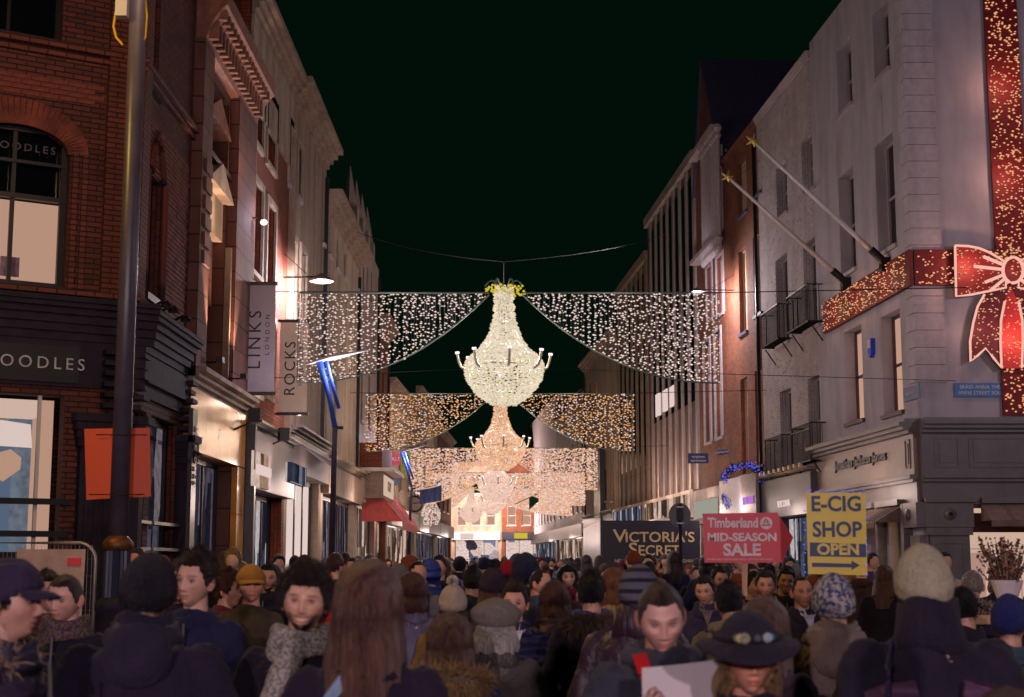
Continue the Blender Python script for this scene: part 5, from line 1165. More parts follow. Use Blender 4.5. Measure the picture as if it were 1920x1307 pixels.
p = at(1436, 981, d); mb = MB(); mb.tube([p + Vector((0, -.010, 0)), p + Vector((0, -.012, 0))], .046, 24); mb.build('emblem', wt, root)
redm = M['redsign']; mb = MB()
for s_ in (-1, 1): mb.tube([p + Vector((0, -.014, .032)), p + Vector((s_ * .016, -.014, .008)), p + Vector((s_ * .007, -.014, .01)), p + Vector((s_ * .028, -.014, -.012)), p + Vector((s_ * .004, -.014, -.014))], .0035, 4)
mb.box(p + Vector((0, -.013, -.017)), (.034, .001, .003)); mb.build('tree_mark', redm, root)
d = 10.2
root = empty('shop_placard', (at(1568, 1052, d).x, d, 1.2), 'yellow and navy placard reading E-CIG SHOP OPEN with a right arrow', 'placard')
def qd(pts, dd, t=.006): 
    mb = MB(); P = [at(a, b, d) for a, b in pts]; mb.poly([(p.x, p.z) for p in P][::-1], lambda a, b, k: Vector((a, d - k, b)), dd, dd + t); return mb
qd([(1511, 924), (1622, 924), (1626, 1079), (1515, 1076)], 0, .008).build('board', mat('placard_yellow', 'ecd048', .35, var=.04, coat=.4), root)
nv = mat('placard_navy', '2c3e6a', .45, var=.05)
qd([(1518, 1017), (1623, 1020), (1624, 1045), (1518, 1043)], .008, .002).build('navy_band', nv, root)
for s, px, py, size, m in (('E-CIG', 1567, 946, .145, nv), ('SHOP', 1569, 994, .145, nv), ('OPEN', 1571, 1031, .105, mat('placard_letter_yellow', 'e6cc60', .45))):
    pt(s, size, px, py, m, root, fit={'E-CIG': 92, 'SHOP': 92, 'OPEN': 78}[s] * d / F, bold=.004).location.y -= .001
qd([(1522, 1055), (1596, 1057), (1596, 1051), (1612, 1060), (1596, 1069), (1596, 1064), (1522, 1063)], .008, .002).build('arrow', nv, root)
mb = MB(); mb.hexa([at(1563, 1200, d + .02), at(1573, 1200, d + .02), at(1573, 1200, d + .04), at(1563, 1200, d + .04), at(1563, 1070, d + .02), at(1573, 1070, d + .02), at(1573, 1070, d + .04), at(1563, 1070, d + .04)]); mb.build('stick', M['wood'], root)
mb = MB()
edge = [(1511 + k * 10, 921) for k in range(12)] + [(1625, 930 + k * 13) for k in range(12)] + [(1509, 930 + k * 13) for k in range(12)]
for a, b in edge:
    if rg.random() < .7: octa(mb, at(a + rg.uniform(-2, 2), b + rg.uniform(-3, 3), d - .01), .006, 1.4)
mb.build('edge_light', E['blue'], root, kind='stuff')
# flower seller's wrapped twigs on a stand
d = 9.2; p = at(1888, 1100, d)
root = empty('flower_stand', (p.x, d, 0), 'wooden flower stand with a wrapped bunch of dark red berry twigs', 'flower stand')
mb = MB(); mb.box((p.x, d, p.z - .2), (.32, .2, .02))
for sx_ in (-1, 1):
    for sy_ in (-1, 1): mb.box((p.x + sx_ * .28, d + sy_ * .16, (p.z - .22) / 2), (.02, .02, (p.z - .22) / 2))
mb.build('table', M['wood'], root)
mb = MB(); mb.lathe((p.x, d, p.z - .18), [(.04, 0), (.06, .1), (.095, .2), (.10, .22)], 14); mb.build('paper_wrap', M['paper'], root)
mb = MB(); lf = MB()
for k in range(90):
    a, s_ = rg.uniform(0, 6.28), rg.uniform(.02, .17); e = Vector((p.x + s_ * math.cos(a), d + s_ * math.sin(a), p.z + rg.uniform(.1, .30))); mb.tube([(p.x, d, p.z - .1), e], .002, 3)
    for j in range(14):
        c = Vector((p.x, d, p.z - .1)).lerp(e, rg.uniform(.4, 1.05)); u = Vector((rg.gauss(0, 1), rg.gauss(0, 1), rg.gauss(0, 1))).normalized() * .017; v = u.cross(Vector((0, 1, .3))).normalized() * .007; lf.cm = 0 if rg.random() < .6 else 1; lf.face([c - u, c + v, c + u, c - v])
mb.build('twig', M['wood'], root, kind='stuff'); lf.build('leaf', [mat('leaf_dark', '28331f', .6), mat('berry_red', '6a2028', .5)], root, kind='stuff')
# ================================================================== PEOPLE
def sstep(a, b, x): t = np.clip((x - a) / (b - a), 0, 1); return t * t * (3 - 2 * t)
def grid(nu, nv):
    """unit sphere directions, crown to chin; face looks along -Y"""
    v = np.linspace(0, math.pi, nv)[:, None]; u = np.linspace(0, 2 * math.pi, nu, endpoint=False)[None, :]
    u = u + .28 * np.sin(u) * 0
    x = np.sin(v) * np.sin(u); y = -np.sin(v) * np.cos(u); z = np.cos(v) * np.ones_like(u)
    return x, y, z
def grid_faces(nu, nv, off=0):
    f = []
    for i in range(nv - 1):
        for k in range(nu): f.append((off + i * nu + k, off + (i + 1) * nu + k, off + (i + 1) * nu + (k + 1) % nu, off + i * nu + (k + 1) % nu))
    return f
def skull(x, y, z):
    """smooth head form without features: 0.235 m tall, about its middle"""
    X, Y, Z = x * .0765, y * .097, z * .1175
    lo = sstep(.05, 1.0, -z)
    X = X * (1 - .36 * lo) ; fr = np.clip(-y, 0, 1)
    Y = np.where(y > 0, Y * (1 - .42 * lo) - .012 * lo, Y * (1 - .12 * lo * 0) * (1 - .05 * fr ** 3))
    X = X * (1 + .05 * sstep(.1, .5, z) * sstep(1.0, .6, z))
    X = X * np.where(y < 0, 1 + .03 * fr * (z < .2), 1)
    Y = Y - .012 * fr * sstep(-.55, -.95, z)
    return X, Y, Z
def head_arrays(nu, nv, g=0, smile=0, jaw=1.0, nose=1.0):
    x, y, z = grid(nu, nv); X, Y, Z = skull(x, y, z); X = X * np.where(z < 0, 1 + (jaw - 1) * sstep(0, .8, -z), 1)
    fr = sstep(.15, .6, -y)
    G = lambda cx, cz, sx, sz: np.exp(-((X - cx) / sx) ** 2 - ((Z - cz) / sz) ** 2) * fr
    d = np.zeros_like(X)
    d -= .0125 * (G(.031, .006, .017, .012) + G(-.031, .006, .017, .012))
    d += .0055 * (G(.03, .026, .022, .008) + G(-.03, .026, .022, .008)) + .003 * G(0, .03, .02, .012)
    for k in range(9): t = k / 8; d += (.0035 + .0062 * t ** 1.6) * nose * G(0, .014 - .048 * t, .0075 + .003 * t, .007)
    d += .008 * (G(.012, -.035, .0075, .007) + G(-.012, -.035, .0075, .007)) - .004 * G(0, -.046, .012, .005)
    d += .0055 * (G(.046, -.016, .02, .018) + G(-.046, -.016, .02, .018))
    mw = .019 + .008 * smile; mz = lambda X: -.062 + smile * .006 * (X / .02) ** 2
    d += .0060 * np.exp(-(X / mw) ** 4 - ((Z - mz(X) - .005) / .0048) ** 2) * fr + .0070 * np.exp(-(X / (mw * .85)) ** 4 - ((Z - mz(X) + .008) / .006) ** 2) * fr
    d -= .0045 * np.exp(-(X / (mw * 1.1)) ** 4 - ((Z - mz(X)) / .0026) ** 2) * fr - 0 * X
    d += .0070 * G(0, -.093, .018, .014) - .003 * G(0, -.080, .018, .006)
    d -= .004 * (G(.045, -.055, .016, .02) + G(-.045, -.055, .016, .02)) * (1 - smile)
    Y = Y - d
    # colour: multiplies the skin tone
    c = np.ones(X.shape + (3,))
    def tint(w, col, k=1): 
        for i in range(3): c[..., i] *= 1 - w * k * (1 - col[i])
    lips = np.exp(-(X / (mw * 1.05)) ** 6 - ((Z - mz(X) + .0015) / .0092) ** 4) * fr; tint(lips, (.80, .48, .46))
    if smile > .8: 
        tw = np.exp(-(X / (mw * .75)) ** 6 - ((Z - mz(X) + .0008) / .0033) ** 4) * fr
        c[:] = c * (1 - tw[..., None]) + np.array([1.25, 1.4, 1.6]) * tw[..., None]
    else:
        ml = np.exp(-(X / (mw * .95)) ** 6 - ((Z - mz(X)) / .0016) ** 2) * fr; tint(ml, (.35, .2, .2))
    tint(G(.04, -.025, .02, .018) + G(-.04, -.025, .02, .018), (1, .80, .78), .6); tint(G(0, -.034, .013, .010), (1, .78, .74), .6)
    tint(G(.031, .004, .019, .010) + G(-.031, .004, .019, .010), (.82, .66, .66), .7)
    return X, Y, Z, c, fr, G
def mk_head(spec, nu=88, nv=72):
    """head, ears, neck and upper chest in one mesh (head centre at the origin, metres, unit stature)"""
    X, Y, Z, c, fr, G = head_arrays(nu, nv, smile=spec.get('smile', 0), jaw=spec.get('jaw', 1) * spec.get('rj', 1), nose=spec.get('rn', 1))
    hc = np.array(lin(spec.get('hairc', '2a1c14'))) ; sk = np.array(lin(spec.get('skin', 'd0a088')))
    col = c * sk
    def paint(w, k, cc): 
        ww = np.clip(w * k, 0, 1)[..., None]; col[:] = col * (1 - ww) + cc * ww
    rgn = np.random.RandomState(abs(hash(spec['id'])) % 1000 if isinstance(spec['id'], int) else 5)
    nz = rgn.rand(*X.shape) * .5 + .6
    for s_ in (-1, 1):
        bz = .0245 + .004 * np.cos((X - s_ * .03) / .03 * 1.5); paint(np.exp(-((X - s_ * .032) / .019) ** 4 - ((Z - bz) / .0036) ** 2) * fr * nz, spec.get('brow', 1.05), hc)
        ez = .0065
        paint(np.exp(-((X - s_ * .0315) / .0145) ** 4 - ((Z - ez - .0058) / .0020) ** 2) * fr, 1.0, np.array(lin('1c1210')))
    bd = spec.get('beard', .16 if spec.get('hair') in ('short', 'crop', 'quiff', 'thin') else 0)
    if bd:
        w = fr * (sstep(-.030, -.048, Z) * sstep(.030, .05, np.abs(X) + (-.035 - Z) * .5) + sstep(-.076, -.084, Z) + np.exp(-(np.abs(X) / .028) ** 4 - ((Z + .0505) / .0062) ** 2))
        w = np.maximum(w, sstep(-.03, -.1, Z) * sstep(.045, .06, np.abs(X)) ) * (Y < .03)
        paint(w * nz * (1 - np.exp(-(X / .022) ** 6 - ((Z + .0635) / .0085) ** 4)), bd, hc)
        Y = Y - .007 * np.clip(w, 0, 1) * fr * bd * (Z < -.06)
    V = [np.stack([X, Y, Z], -1).reshape(-1, 3)]; Cc = [col.reshape(-1, 3)]; Fs = grid_faces(nu, nv); n = nu * nv
    # ears
    for s_ in (-1, 1):
        ex, ey, ez = grid(14, 10); E_ = np.stack([s_ * (.0755 + ex * .0085 + (ey) * .008 * 1 + .004), .012 + ey * .019 + ez * .004, -.006 + ez * .031], -1)
        dent = np.exp(-((ey) / .5) ** 2 - (ez / .55) ** 2) * (ex * s_ > 0 if 0 else 1); V.append(E_.reshape(-1, 3)); Cc.append(np.tile(sk * np.array([1.0, .8, .78]), (140, 1))); Fs += grid_faces(14, 10, n); n += 140
    # neck and upper chest, one tube that runs into the coat
    rg_ = []
    nn = 24
    for z, rx, ry, oy in ((-.03, .052, .055, .028), (-.10, .054, .058, .030), (-.15, .057, .060, .034), (-.19, .072, .066, .036), (-.23, .12, .075, .04), (-.30, .15, .085, .04), (-.60, .14, .10, .03), (-.85, .15, .10, .03)):
        a = np.linspace(0, 2 * math.pi, nn, endpoint=False); rg_.append(np.stack([rx * np.sin(a), -ry * np.cos(a) + oy, np.full(nn, z)], -1))
    A = np.array(rg_); V.append(A.reshape(-1, 3)); Cc.append(np.tile(sk * .97, (A.shape[0] * nn, 1))); Fs += grid_faces(nn, A.shape[0], n); n += A.shape[0] * nn
    return np.concatenate(V), Fs, np.concatenate(Cc)
def mesh_np(name, V, Fs, mats, col=None, smooth=True):
    me = bpy.data.meshes.new(name); me.from_pydata([tuple(map(float, v)) for v in V], [], Fs)
    for m in (mats if isinstance(mats, list) else [mats]): me.materials.append(m)
    if smooth: me.polygons.foreach_set('use_smooth', [True] * len(me.polygons))
    if col is not None:
        ca = me.color_attributes.new('Col', 'FLOAT_COLOR', 'POINT'); a = np.ones((len(V), 4), dtype=np.float32); a[:, :3] = col; ca.data.foreach_set('color', a.ravel())
    me.update(); return me
def skin_material():
    m, nt, b, N = newmat('skin'); at_ = N('ShaderNodeVertexColor'); at_.layer_name = 'Col'
    tc = N('ShaderNodeTexCoord'); n = N('ShaderNodeTexNoise'); n.inputs['Scale'].default_value = 22; n.inputs['Detail'].default_value = 6; L(nt, tc.outputs['Object'], n.inputs['Vector'])
    r = N('ShaderNodeMapRange'); r.inputs[1].default_value = .3; r.inputs[2].default_value = .7; r.inputs[3].default_value = .82; r.inputs[4].default_value = 1.12; L(nt, n.outputs[0], r.inputs[0])
    mx = N('ShaderNodeMix'); mx.data_type = 'RGBA'; mx.blend_type = 'MULTIPLY'; mx.inputs[0].default_value = 1; L(nt, at_.outputs[0], mx.inputs[6]); L(nt, r.outputs[0], mx.inputs[7]); L(nt, mx.outputs[2], b.inputs['Base Color'])
    b.inputs['Roughness'].default_value = .5; b.inputs['Specular IOR Level'].default_value = .4; b.inputs['Subsurface Weight'].default_value = .12; b.inputs['Subsurface Radius'].default_value = (.012, .004, .002); b.inputs['Subsurface Scale'].default_value = .6
    bp = N('ShaderNodeBump'); bp.inputs['Strength'].default_value = .12; bp.inputs['Distance'].default_value = .004
    n2 = N('ShaderNodeTexNoise'); n2.inputs['Scale'].default_value = 220; L(nt, tc.outputs['Object'], n2.inputs['Vector']); L(nt, n2.outputs[0], bp.inputs['Height']); L(nt, bp.outputs[0], b.inputs['Normal'])
    return m
SKIN = skin_material()
_mc = {}
def cloth(c, kind='cloth'):
    k = (c, kind)
    if k in _mc: return _mc[k]
    if kind in ('cloth', 'shell', 'leather', 'wool') and sum(lin(c)) < .12: c = ''.join('%02x' % min(255, int(c[i:i+2], 16) + q) for i, q in ((0, 10), (2, 7), (4, 12)))
    if kind == 'cloth': m = mat('cloth_' + c, c, .9, var=.22, scale=9, bump=.5, bscale=75, sheen=.04, spec=.2)
    elif kind == 'wool': m = mat('wool_' + c, c, .95, var=.14, scale=120, bump=.9, bscale=190, sheen=.08, spec=.12)
    elif kind == 'shell': m = mat('shell_' + c, c, .6, var=.2, scale=7, bump=.35, bscale=16, spec=.3)
    elif kind == 'leather': m = mat('leather_' + c, c, .48, var=.15, scale=9, bump=.3, bscale=30, spec=.4)
    elif kind == 'hair':
        m = mat('hair_' + c, c, .45, var=.65, scale=16, bump=.9, bscale=70, spec=.5, stretch=(6, 6, .35))
    elif kind == 'fur': m = mat('fur_' + c, c, .85, var=.5, scale=30, bump=.6, bscale=120, sheen=.1)
    if kind in ('cloth', 'shell', 'leather', 'wool'):
        nt = m.node_tree; N = nt.nodes.new; b = nt.nodes['Principled BSDF']; tc = N('ShaderNodeTexCoord')
        bp = N('ShaderNodeBump'); bp.inputs['Distance'].default_value = .05; bp.inputs['Strength'].default_value = .55
        if kind == 'shell':
            w = N('ShaderNodeTexWave'); w.bands_direction = 'Z'; w.inputs['Scale'].default_value = 3.6; w.inputs['Distortion'].default_value = 1.6; w.inputs['Detail Scale'].default_value = 1.5; L(nt, tc.outputs['Object'], w.inputs['Vector'])
        else:
            mp = N('ShaderNodeMapping'); mp.inputs['Scale'].default_value = (1.2, 1.2, .5); mp.inputs['Rotation'].default_value = (.2, .5, 0); L(nt, tc.outputs['Object'], mp.inputs[0])
            w = N('ShaderNodeTexNoise'); w.inputs['Scale'].default_value = 7; w.inputs['Detail'].default_value = 3; w.inputs['Distortion'].default_value = 1.2; L(nt, mp.outputs[0], w.inputs['Vector'])
        L(nt, w.outputs[0], bp.inputs['Height'])
        for l in list(b.inputs['Normal'].links): L(nt, l.from_socket, bp.inputs['Normal'])
        L(nt, bp.outputs[0], b.inputs['Normal'])
    _mc[k] = m; return m
SHOE = cloth('17130f', 'leather')
def shell(fn, nu, nv, mask, amt, jitter=0, seed=0):
    """a skull-hugging shell, pushed out where mask > 0 and tucked inside elsewhere"""
    x, y, z = grid(nu, nv); X, Y, Z = skull(x, y, z); m = mask(x, y, z, X, Y, Z)
    th = getattr(mask, 'th', None); th = th() if th else 1
    t = -.010 + (amt(x, y, z) * th + .010) * m
    if jitter:
        for q, fq in enumerate((9, 17, 31)):
            t = t + jitter * m / (q + 1) * np.sin(fq * X / .08 + seed + q) * np.sin(fq * Y / .09 + 2 * seed) * np.sin(fq * Z / .1 + q)
    nrm = np.stack([x / .0765, y / .097, z / .1175], -1); nrm /= np.linalg.norm(nrm, axis=-1, keepdims=True)
    P = np.stack([X, Y, Z], -1) + nrm * t[..., None]
    return P.reshape(-1, 3), grid_faces(nu, nv), (m.reshape(-1), nrm.reshape(-1, 3))
def ribbons(pts, r0, n=1):
    """thin strips; pts = list of polylines (k,3)"""
    V = []; Fs = []
    for p in pts:
        k = len(p); b = len(V); t = np.gradient(p, axis=0); up = np.random.normal(0, 1, 3); s_ = np.cross(t, up); s_ /= (np.linalg.norm(s_, axis=1, keepdims=True) + 1e-9)
        w = r0 * np.linspace(1, .35, k)[:, None]; a, c = p - s_ * w, p + s_ * w
        for i in range(k): V.append(a[i]); V.append(c[i])
        for i in range(k - 1): Fs.append((b + 2 * i, b + 2 * i + 1, b + 2 * i + 3, b + 2 * i + 2))
    return V, Fs
def join(parts):
    V, Fs, o = [], [], 0
    for v, f in parts: V.extend([tuple(map(float, q)) for q in v]); Fs.extend([tuple(i + o for i in g) for g in f]); o = len(V)
    return V, Fs
RS = np.random.RandomState(11)
def hair_geo(style, detail, hatted=False):
    nu, nv = (56, 44) if detail > 1 else (32, 24) if detail == 1 else (14, 10)
    front = lambda x, y, z, k: sstep(-.04, .05, z - k + .0 * x)
    def hairline(x, y, z, X, Y, Z, fz=.52, side=-.05, nape=-.62):
        # limit height depends on direction: high at the forehead, ears at the sides, nape at the back
        ph = np.degrees(np.abs(np.arctan2(x, -y + 1e-9)))
        lim = np.interp(ph, [0, 25, 42, 58, 70, 80, 95, 120, 180], [fz, fz + .02, fz + .06, fz * .55, side - .02, side - .16, side, (side + nape) / 2 - .12, nape])
        lim = lim + .025 * np.sin(ph * .55 + 2) + .02 * np.sin(ph * 1.3)
        hairline.th = .22 + .78 * sstep(.0, .30, z - lim)
        return sstep(-.03, .06, z - lim)
    st = {'short': (dict(), lambda x, y, z: .010 + .008 * np.clip(z, 0, 1), .004), 'crop': (dict(fz=.55), lambda x, y, z: .004 + .003 * np.clip(z, 0, 1), .001),
          'quiff': (dict(fz=.56), lambda x, y, z: .008 + .022 * np.clip(z, 0, 1) ** 2 + .018 * np.clip(-y, 0, 1) * np.clip(z, 0, 1), .005),
          'curly': (dict(fz=.50, side=-.15, nape=-.75), lambda x, y, z: .014 + .022 * np.clip(z, 0, 1), .009),
          'long': (dict(fz=.42, side=-.5, nape=-.95), lambda x, y, z: .022 + .012 * np.clip(z, 0, 1) + .008 * np.clip(y, 0, 1), .003),
          'bob': (dict(fz=.45, side=-.7, nape=-.95), lambda x, y, z: .024 + .010 * np.abs(x), .003),
          'thin': (dict(fz=.66, side=.0, nape=-.6), lambda x, y, z: .005 + 0 * z, .001)}[style]
    fn_ = lambda *a: hairline(*a, **st[0])
    fn_.th = lambda: hairline.th
    if hatted:
        f0, a0_ = fn_, st[1]; fn_ = lambda x, y, z, X, Y, Z: f0(x, y, z, X, Y, Z) * sstep(.30, .02, z); fn_.th = f0.th; st = (st[0], lambda x, y, z: a0_(x, y, z) * .45, st[2] * .4)
    V, Fs, (m, nrm) = shell(None, nu, nv, fn_, st[1], st[2] if detail else 0, seed=RS.rand() * 6)
    parts = [(V, Fs)]
    L_ = {'long': .30, 'bob': .12}.get(style, 0)
    if L_:
        k = 26 if detail > 1 else 12; rr = []
        for t in np.linspace(0, 1, 9 if detail > 1 else 5):
            a = np.linspace(-2.05, 2.05, k); k_h = .84 + .16 * t if hatted else 1; w = (1 + .18 * math.sin(t * 3.1)) * k_h ; rx, ry = .096 * w * (1 + .1 * t), (.105 + .015 * t) * w
            wob = 1 + (.05 * np.sin(a * 9 + t * 3) + .03 * np.sin(a * 17)) * (.3 + t)
            rr.append(np.stack([rx * np.sin(a) * wob, ry * np.cos(a) * wob * .93 + .010 + .03 * t, np.full(k, -.0 - (L_ + .0) * t) - .02 * np.abs(np.sin(a * 5)) * t], -1))
        A = np.array(rr); fs = []
        for i in range(A.shape[0] - 1):
            for q in range(k - 1): fs.append((i * k + q, (i + 1) * k + q, (i + 1) * k + q + 1, i * k + q + 1))
        parts.append((A.reshape(-1, 3), fs)); parts.append((A.reshape(-1, 3) * np.array([.86, .86, 1.0]), [g[::-1] for g in fs]))
    if detail:
        idx = np.where(m > .5)[0]; st_ = []
        cnt = {'long': 1500, 'bob': 900, 'curly': 2600, 'short': 1800, 'quiff': 1800, 'crop': 900, 'thin': 400}[style]; cnt = cnt if detail > 1 else cnt // 3
        for q in RS.choice(idx, cnt):
            p = V[q]; n_ = nrm[q]
            if style in ('long', 'bob'):
                t = np.linspace(0, 1, 7)[:, None]; out = np.array([p[0], p[1] + .01, 0.]); out /= np.linalg.norm(out) + 1e-6
                if hatted and p[2] > 0: continue
                ln = (L_ + .12) * RS.uniform(.7, 1.1) if p[1] > -.03 else L_ * RS.uniform(.5, 1)
                rad = max(math.hypot(p[0], p[1]), .085) ; 
                end = np.array([out[0] * rad * 1.16, out[1] * rad * 1.16 + .02, p[2] - ln]); mid_ = p + n_ * .016 + np.array([0, 0, -.02]); 
                mid_ = np.array([out[0] * max(rad, .098), out[1] * max(rad, .102), p[2] * .55])
                pl = (1 - t) ** 2 * p + 2 * t * (1 - t) * mid_ + t ** 2 * end + RS.normal(0, .0022, (7, 3)) * (t * 3)
            elif style == 'curly':
                t = np.linspace(0, 1, 9)[:, None]; a = t * 2 * math.pi * RS.uniform(.8, 1.8) + RS.rand() * 6; e1 = np.cross(n_, RS.normal(0, 1, 3)); e1 /= np.linalg.norm(e1); e2 = np.cross(n_, e1)
                pl = p - n_ * .01 + n_ * t * RS.uniform(.012, .034) + (e1 * np.cos(a) + e2 * np.sin(a)) * .011 * (.3 + t)
            else:
                t = np.linspace(0, 1, 4)[:, None]; comb = np.array([.1 * np.sign(p[0]), .75, -.35]) if style != 'quiff' else np.array([.45, .5, .1]); d_ = n_ * .5 + comb * .6 + RS.normal(0, .22, 3)
                pl = p - n_ * .003 + d_ * t * {'short': .026, 'quiff': .034, 'crop': .010, 'thin': .014}[style]
            st_.append(pl)
        parts.append(ribbons(st_, (.0011 if style != 'curly' else .0014) * (1 if detail > 1 else 1.8)))
    return join(parts)
def hat_geo(kind, detail):
    nu, nv = (48, 36) if detail > 1 else (28, 20) if detail == 1 else (14, 10); parts = []
    lim = {'beanie': (-.02, -.18), 'cap': (.42, .05), 'brim': (.36, -.02), 'hood': (.3, -.9), 'beret': (.42, .0)}[kind]
    def mk(x, y, z, X, Y, Z): l = np.where(y < 0, (lim[0] if kind != 'beanie' else .30) * (-y) + lim[1] * (1 + y), lim[1] - (.30 if kind == 'beanie' else .05) * y * (1 if kind != 'hood' else 0)); return sstep(-.05, .03, z - l)
    amt = {'beanie': lambda x, y, z: .021 + .010 * np.clip(z, 0, 1) ** 3, 'cap': lambda x, y, z: .016 + .012 * np.clip(z, 0, 1), 'brim': lambda x, y, z: .020 + .022 * np.clip(z, 0, 1) ** .8 * (1 + .0 * x), 'hood': lambda x, y, z: .03 + .012 * np.clip(z, 0, 1) + .015 * np.clip(y, 0, 1), 'beret': lambda x, y, z: .020 + .036 * np.clip(1 - np.abs(z - .45) * 1.8, 0, 1)}[kind]
    V, Fs, _ = shell(None, nu, nv, mk, amt, .0022 if detail else 0, seed=RS.rand() * 6); parts.append((V, Fs))
    a = np.linspace(0, 2 * math.pi, nu, endpoint=False)
    if kind == 'beanie' and detail:
        P = []
        for r, dz in ((1.0, -.004), (1.10, .0), (1.12, .022), (1.09, .045), (1.0, .05)):
            P.append(np.stack([.0885 * r * np.sin(a), -.107 * r * np.cos(a) + .0, .002 + dz + .030 * np.cos(a)], -1))
        A = np.array(P); parts.append((A.reshape(-1, 3), grid_faces(nu, 5)))
    if kind == 'brim':
        P = []
        for r, dz in ((1.0, .050), (1.3, .040), (1.75, .022), (1.95, .012), (2.0, .016), (1.9, .026), (1.3, .052), (1.0, .062)):
            P.append(np.stack([.087 * r * np.sin(a), -.106 * r ** .8 * np.cos(a), dz + .010 + .030 * (r - 1) * (np.abs(np.sin(a)) ** 2) * .8 - .02 * (r - 1) * np.maximum(np.cos(a), 0)], -1))
        A = np.array(P); parts.append((A.reshape(-1, 3), grid_faces(nu, 8)))
    if kind == 'cap':
        P = []; aa = np.linspace(-1.15, 1.15, 14)
        for r, dz in ((.9, .045), (1.35, .036), (1.62, .022), (1.6, .016), (1.2, .026), (.9, .036)): P.append(np.stack([.088 * np.sin(aa) * (1 if r < 1 else 1.0), -.100 * r * np.cos(aa * .8) , dz - .010 * np.sin(aa) ** 2], -1))
        A = np.array(P); fs = [(i * 14 + q, (i + 1) * 14 + q, (i + 1) * 14 + q + 1, i * 14 + q + 1) for i in range(5) for q in range(13)]; parts.append((A.reshape(-1, 3), fs))
    return join(parts)
def pompom(r=.042, c=(0, .01, .165), n=420):
    st_ = []
    for q in range(n):
        d_ = RS.normal(0, 1, 3); d_ /= np.linalg.norm(d_); p = np.array(c) + d_ * r * .3; st_.append(np.array([p, p + d_ * r * .75]))
    return ribbons(st_, .003)
# ---- clothes: overlapping lofts fused by a voxel remesh, smoothed and creased
def loft(V, Fs, rings, n=18):
    b = len(V); 
    for (cx, cy, cz, rx, ry) in rings:
        for k in range(n): a = 2 * math.pi * k / n; V.append((cx + rx * math.sin(a), cy - ry * math.cos(a), cz))
    for i in range(len(rings) - 1):
        for k in range(n): Fs.append((b + i * n + k, b + i * n + (k + 1) % n, b + (i + 1) * n + (k + 1) % n, b + (i + 1) * n + k))
    Fs.append(tuple(b + k for k in range(n))[::-1]); q = b + (len(rings) - 1) * n; Fs.append(tuple(q + k for k in range(n)))
def limb(V, Fs, pts, rr, n=12):
    mb = MB(); mb.tube(pts, rr, n); b = len(V); V.extend(mb.v); Fs.extend([tuple(i + b for i in f) for f in mb.f])
    for p, r in zip(pts, rr): ball(V, Fs, p, r * .99)
def ball(V, Fs, c, r, s=(1, 1, 1), n=10):
    x, y, z = grid(n, n // 2 + 3); b = len(V); P = np.stack([x * r * s[0] + c[0], y * r * s[1] + c[1], z * r * s[2] + c[2]], -1).reshape(-1, 3); V.extend(map(tuple, P)); Fs.extend([tuple(i for i in f) for f in grid_faces(n, n // 2 + 3, b)])
TEXC = bpy.data.textures.new('folds', 'CLOUDS'); TEXC.noise_scale = .13; TEXC.noise_depth = 3
TEXF = bpy.data.textures.new('fine_folds', 'CLOUDS'); TEXF.noise_scale = .05; TEXF.noise_depth = 2
def fuse(name, V, Fs, mats, vox, fold=.02, it=6):
    me = bpy.data.meshes.new('tmp'); me.from_pydata(V, [], Fs); o = bpy.data.objects.new('tmp', me); C.objects.link(o)
    m = o.modifiers.new('r', 'REMESH'); m.mode = 'VOXEL'; m.voxel_size = vox
    m = o.modifiers.new('s', 'SMOOTH'); m.factor = .6; m.iterations = it
    if fold:
        e = None
        m = o.modifiers.new('d', 'DISPLACE'); m.texture = TEXC; m.strength = fold * 1.6; m.mid_level = .5; m.texture_coords = 'GLOBAL' if 0 else 'LOCAL'
        m = o.modifiers.new('d2', 'DISPLACE'); m.texture = TEXF; m.strength = fold * .6; m.mid_level = .5
    bpy.context.view_layer.update(); dg = bpy.context.evaluated_depsgraph_get()
    out = bpy.data.meshes.new_from_object(o.evaluated_get(dg)); bpy.data.objects.remove(o); out.name = name
    out.materials.clear()
    for q in (mats if isinstance(mats, list) else [mats]): out.materials.append(q)
    out.polygons.foreach_set('use_smooth', [True] * len(out.polygons)); return out
ARMS = {  # elbow, wrist offsets for the +x arm
 'down': ((.265, .03, 1.13), (.255, -.05, .89)), 'pocket': ((.29, .05, 1.14), (.19, -.15, 1.0)), 'front': ((.25, -.06, 1.16), (.10, -.27, 1.17)),
 'read': ((.27, -.02, 1.15), (.135, -.33, 1.33)), 'up': ((.25, -.16, 1.22), (.13, -.24, 1.45)), 'swing': ((.26, -.08, 1.14), (.24, -.24, .98)), 'back': ((.27, .12, 1.15), (.26, .10, .90)), 'bag': ((.28, .02, 1.15), (.2, -.16, 1.24))}
def coat_geo(sp):
    V, Fs = [], []; w = sp.get('w', 1.0); hem = sp.get('hem', .78); flare = sp.get('flare', 1.0); bl = sp.get('bulk', 1.0)
    loft(V, Fs, [(0, .01, hem, .205 * w * flare * bl, .155 * bl * flare), (0, .01, .95, .195 * w * bl, .150 * bl), (0, .0, 1.10, .180 * w * bl, .135 * bl), (0, .0, 1.27, .195 * w * bl, .140 * bl), (0, .01, 1.38, .205 * w, .122), (0, .015, 1.428, .175 * w, .098), (0, .02, 1.465, .115, .080), (0, .02, 1.505, .072, .07)])
    for s_, key in ((1, sp.get('armL', 'down')), (-1, sp.get('armR', 'down'))):
        e, h = ARMS[key]; sh = (s_ * .172 * w, .015, 1.400)
        limb(V, Fs, [sh, (s_ * e[0] * w, e[1], e[2]), (s_ * h[0], h[1], h[2])], [.066 * bl, .060 * bl, .050 * bl])
    return V, Fs
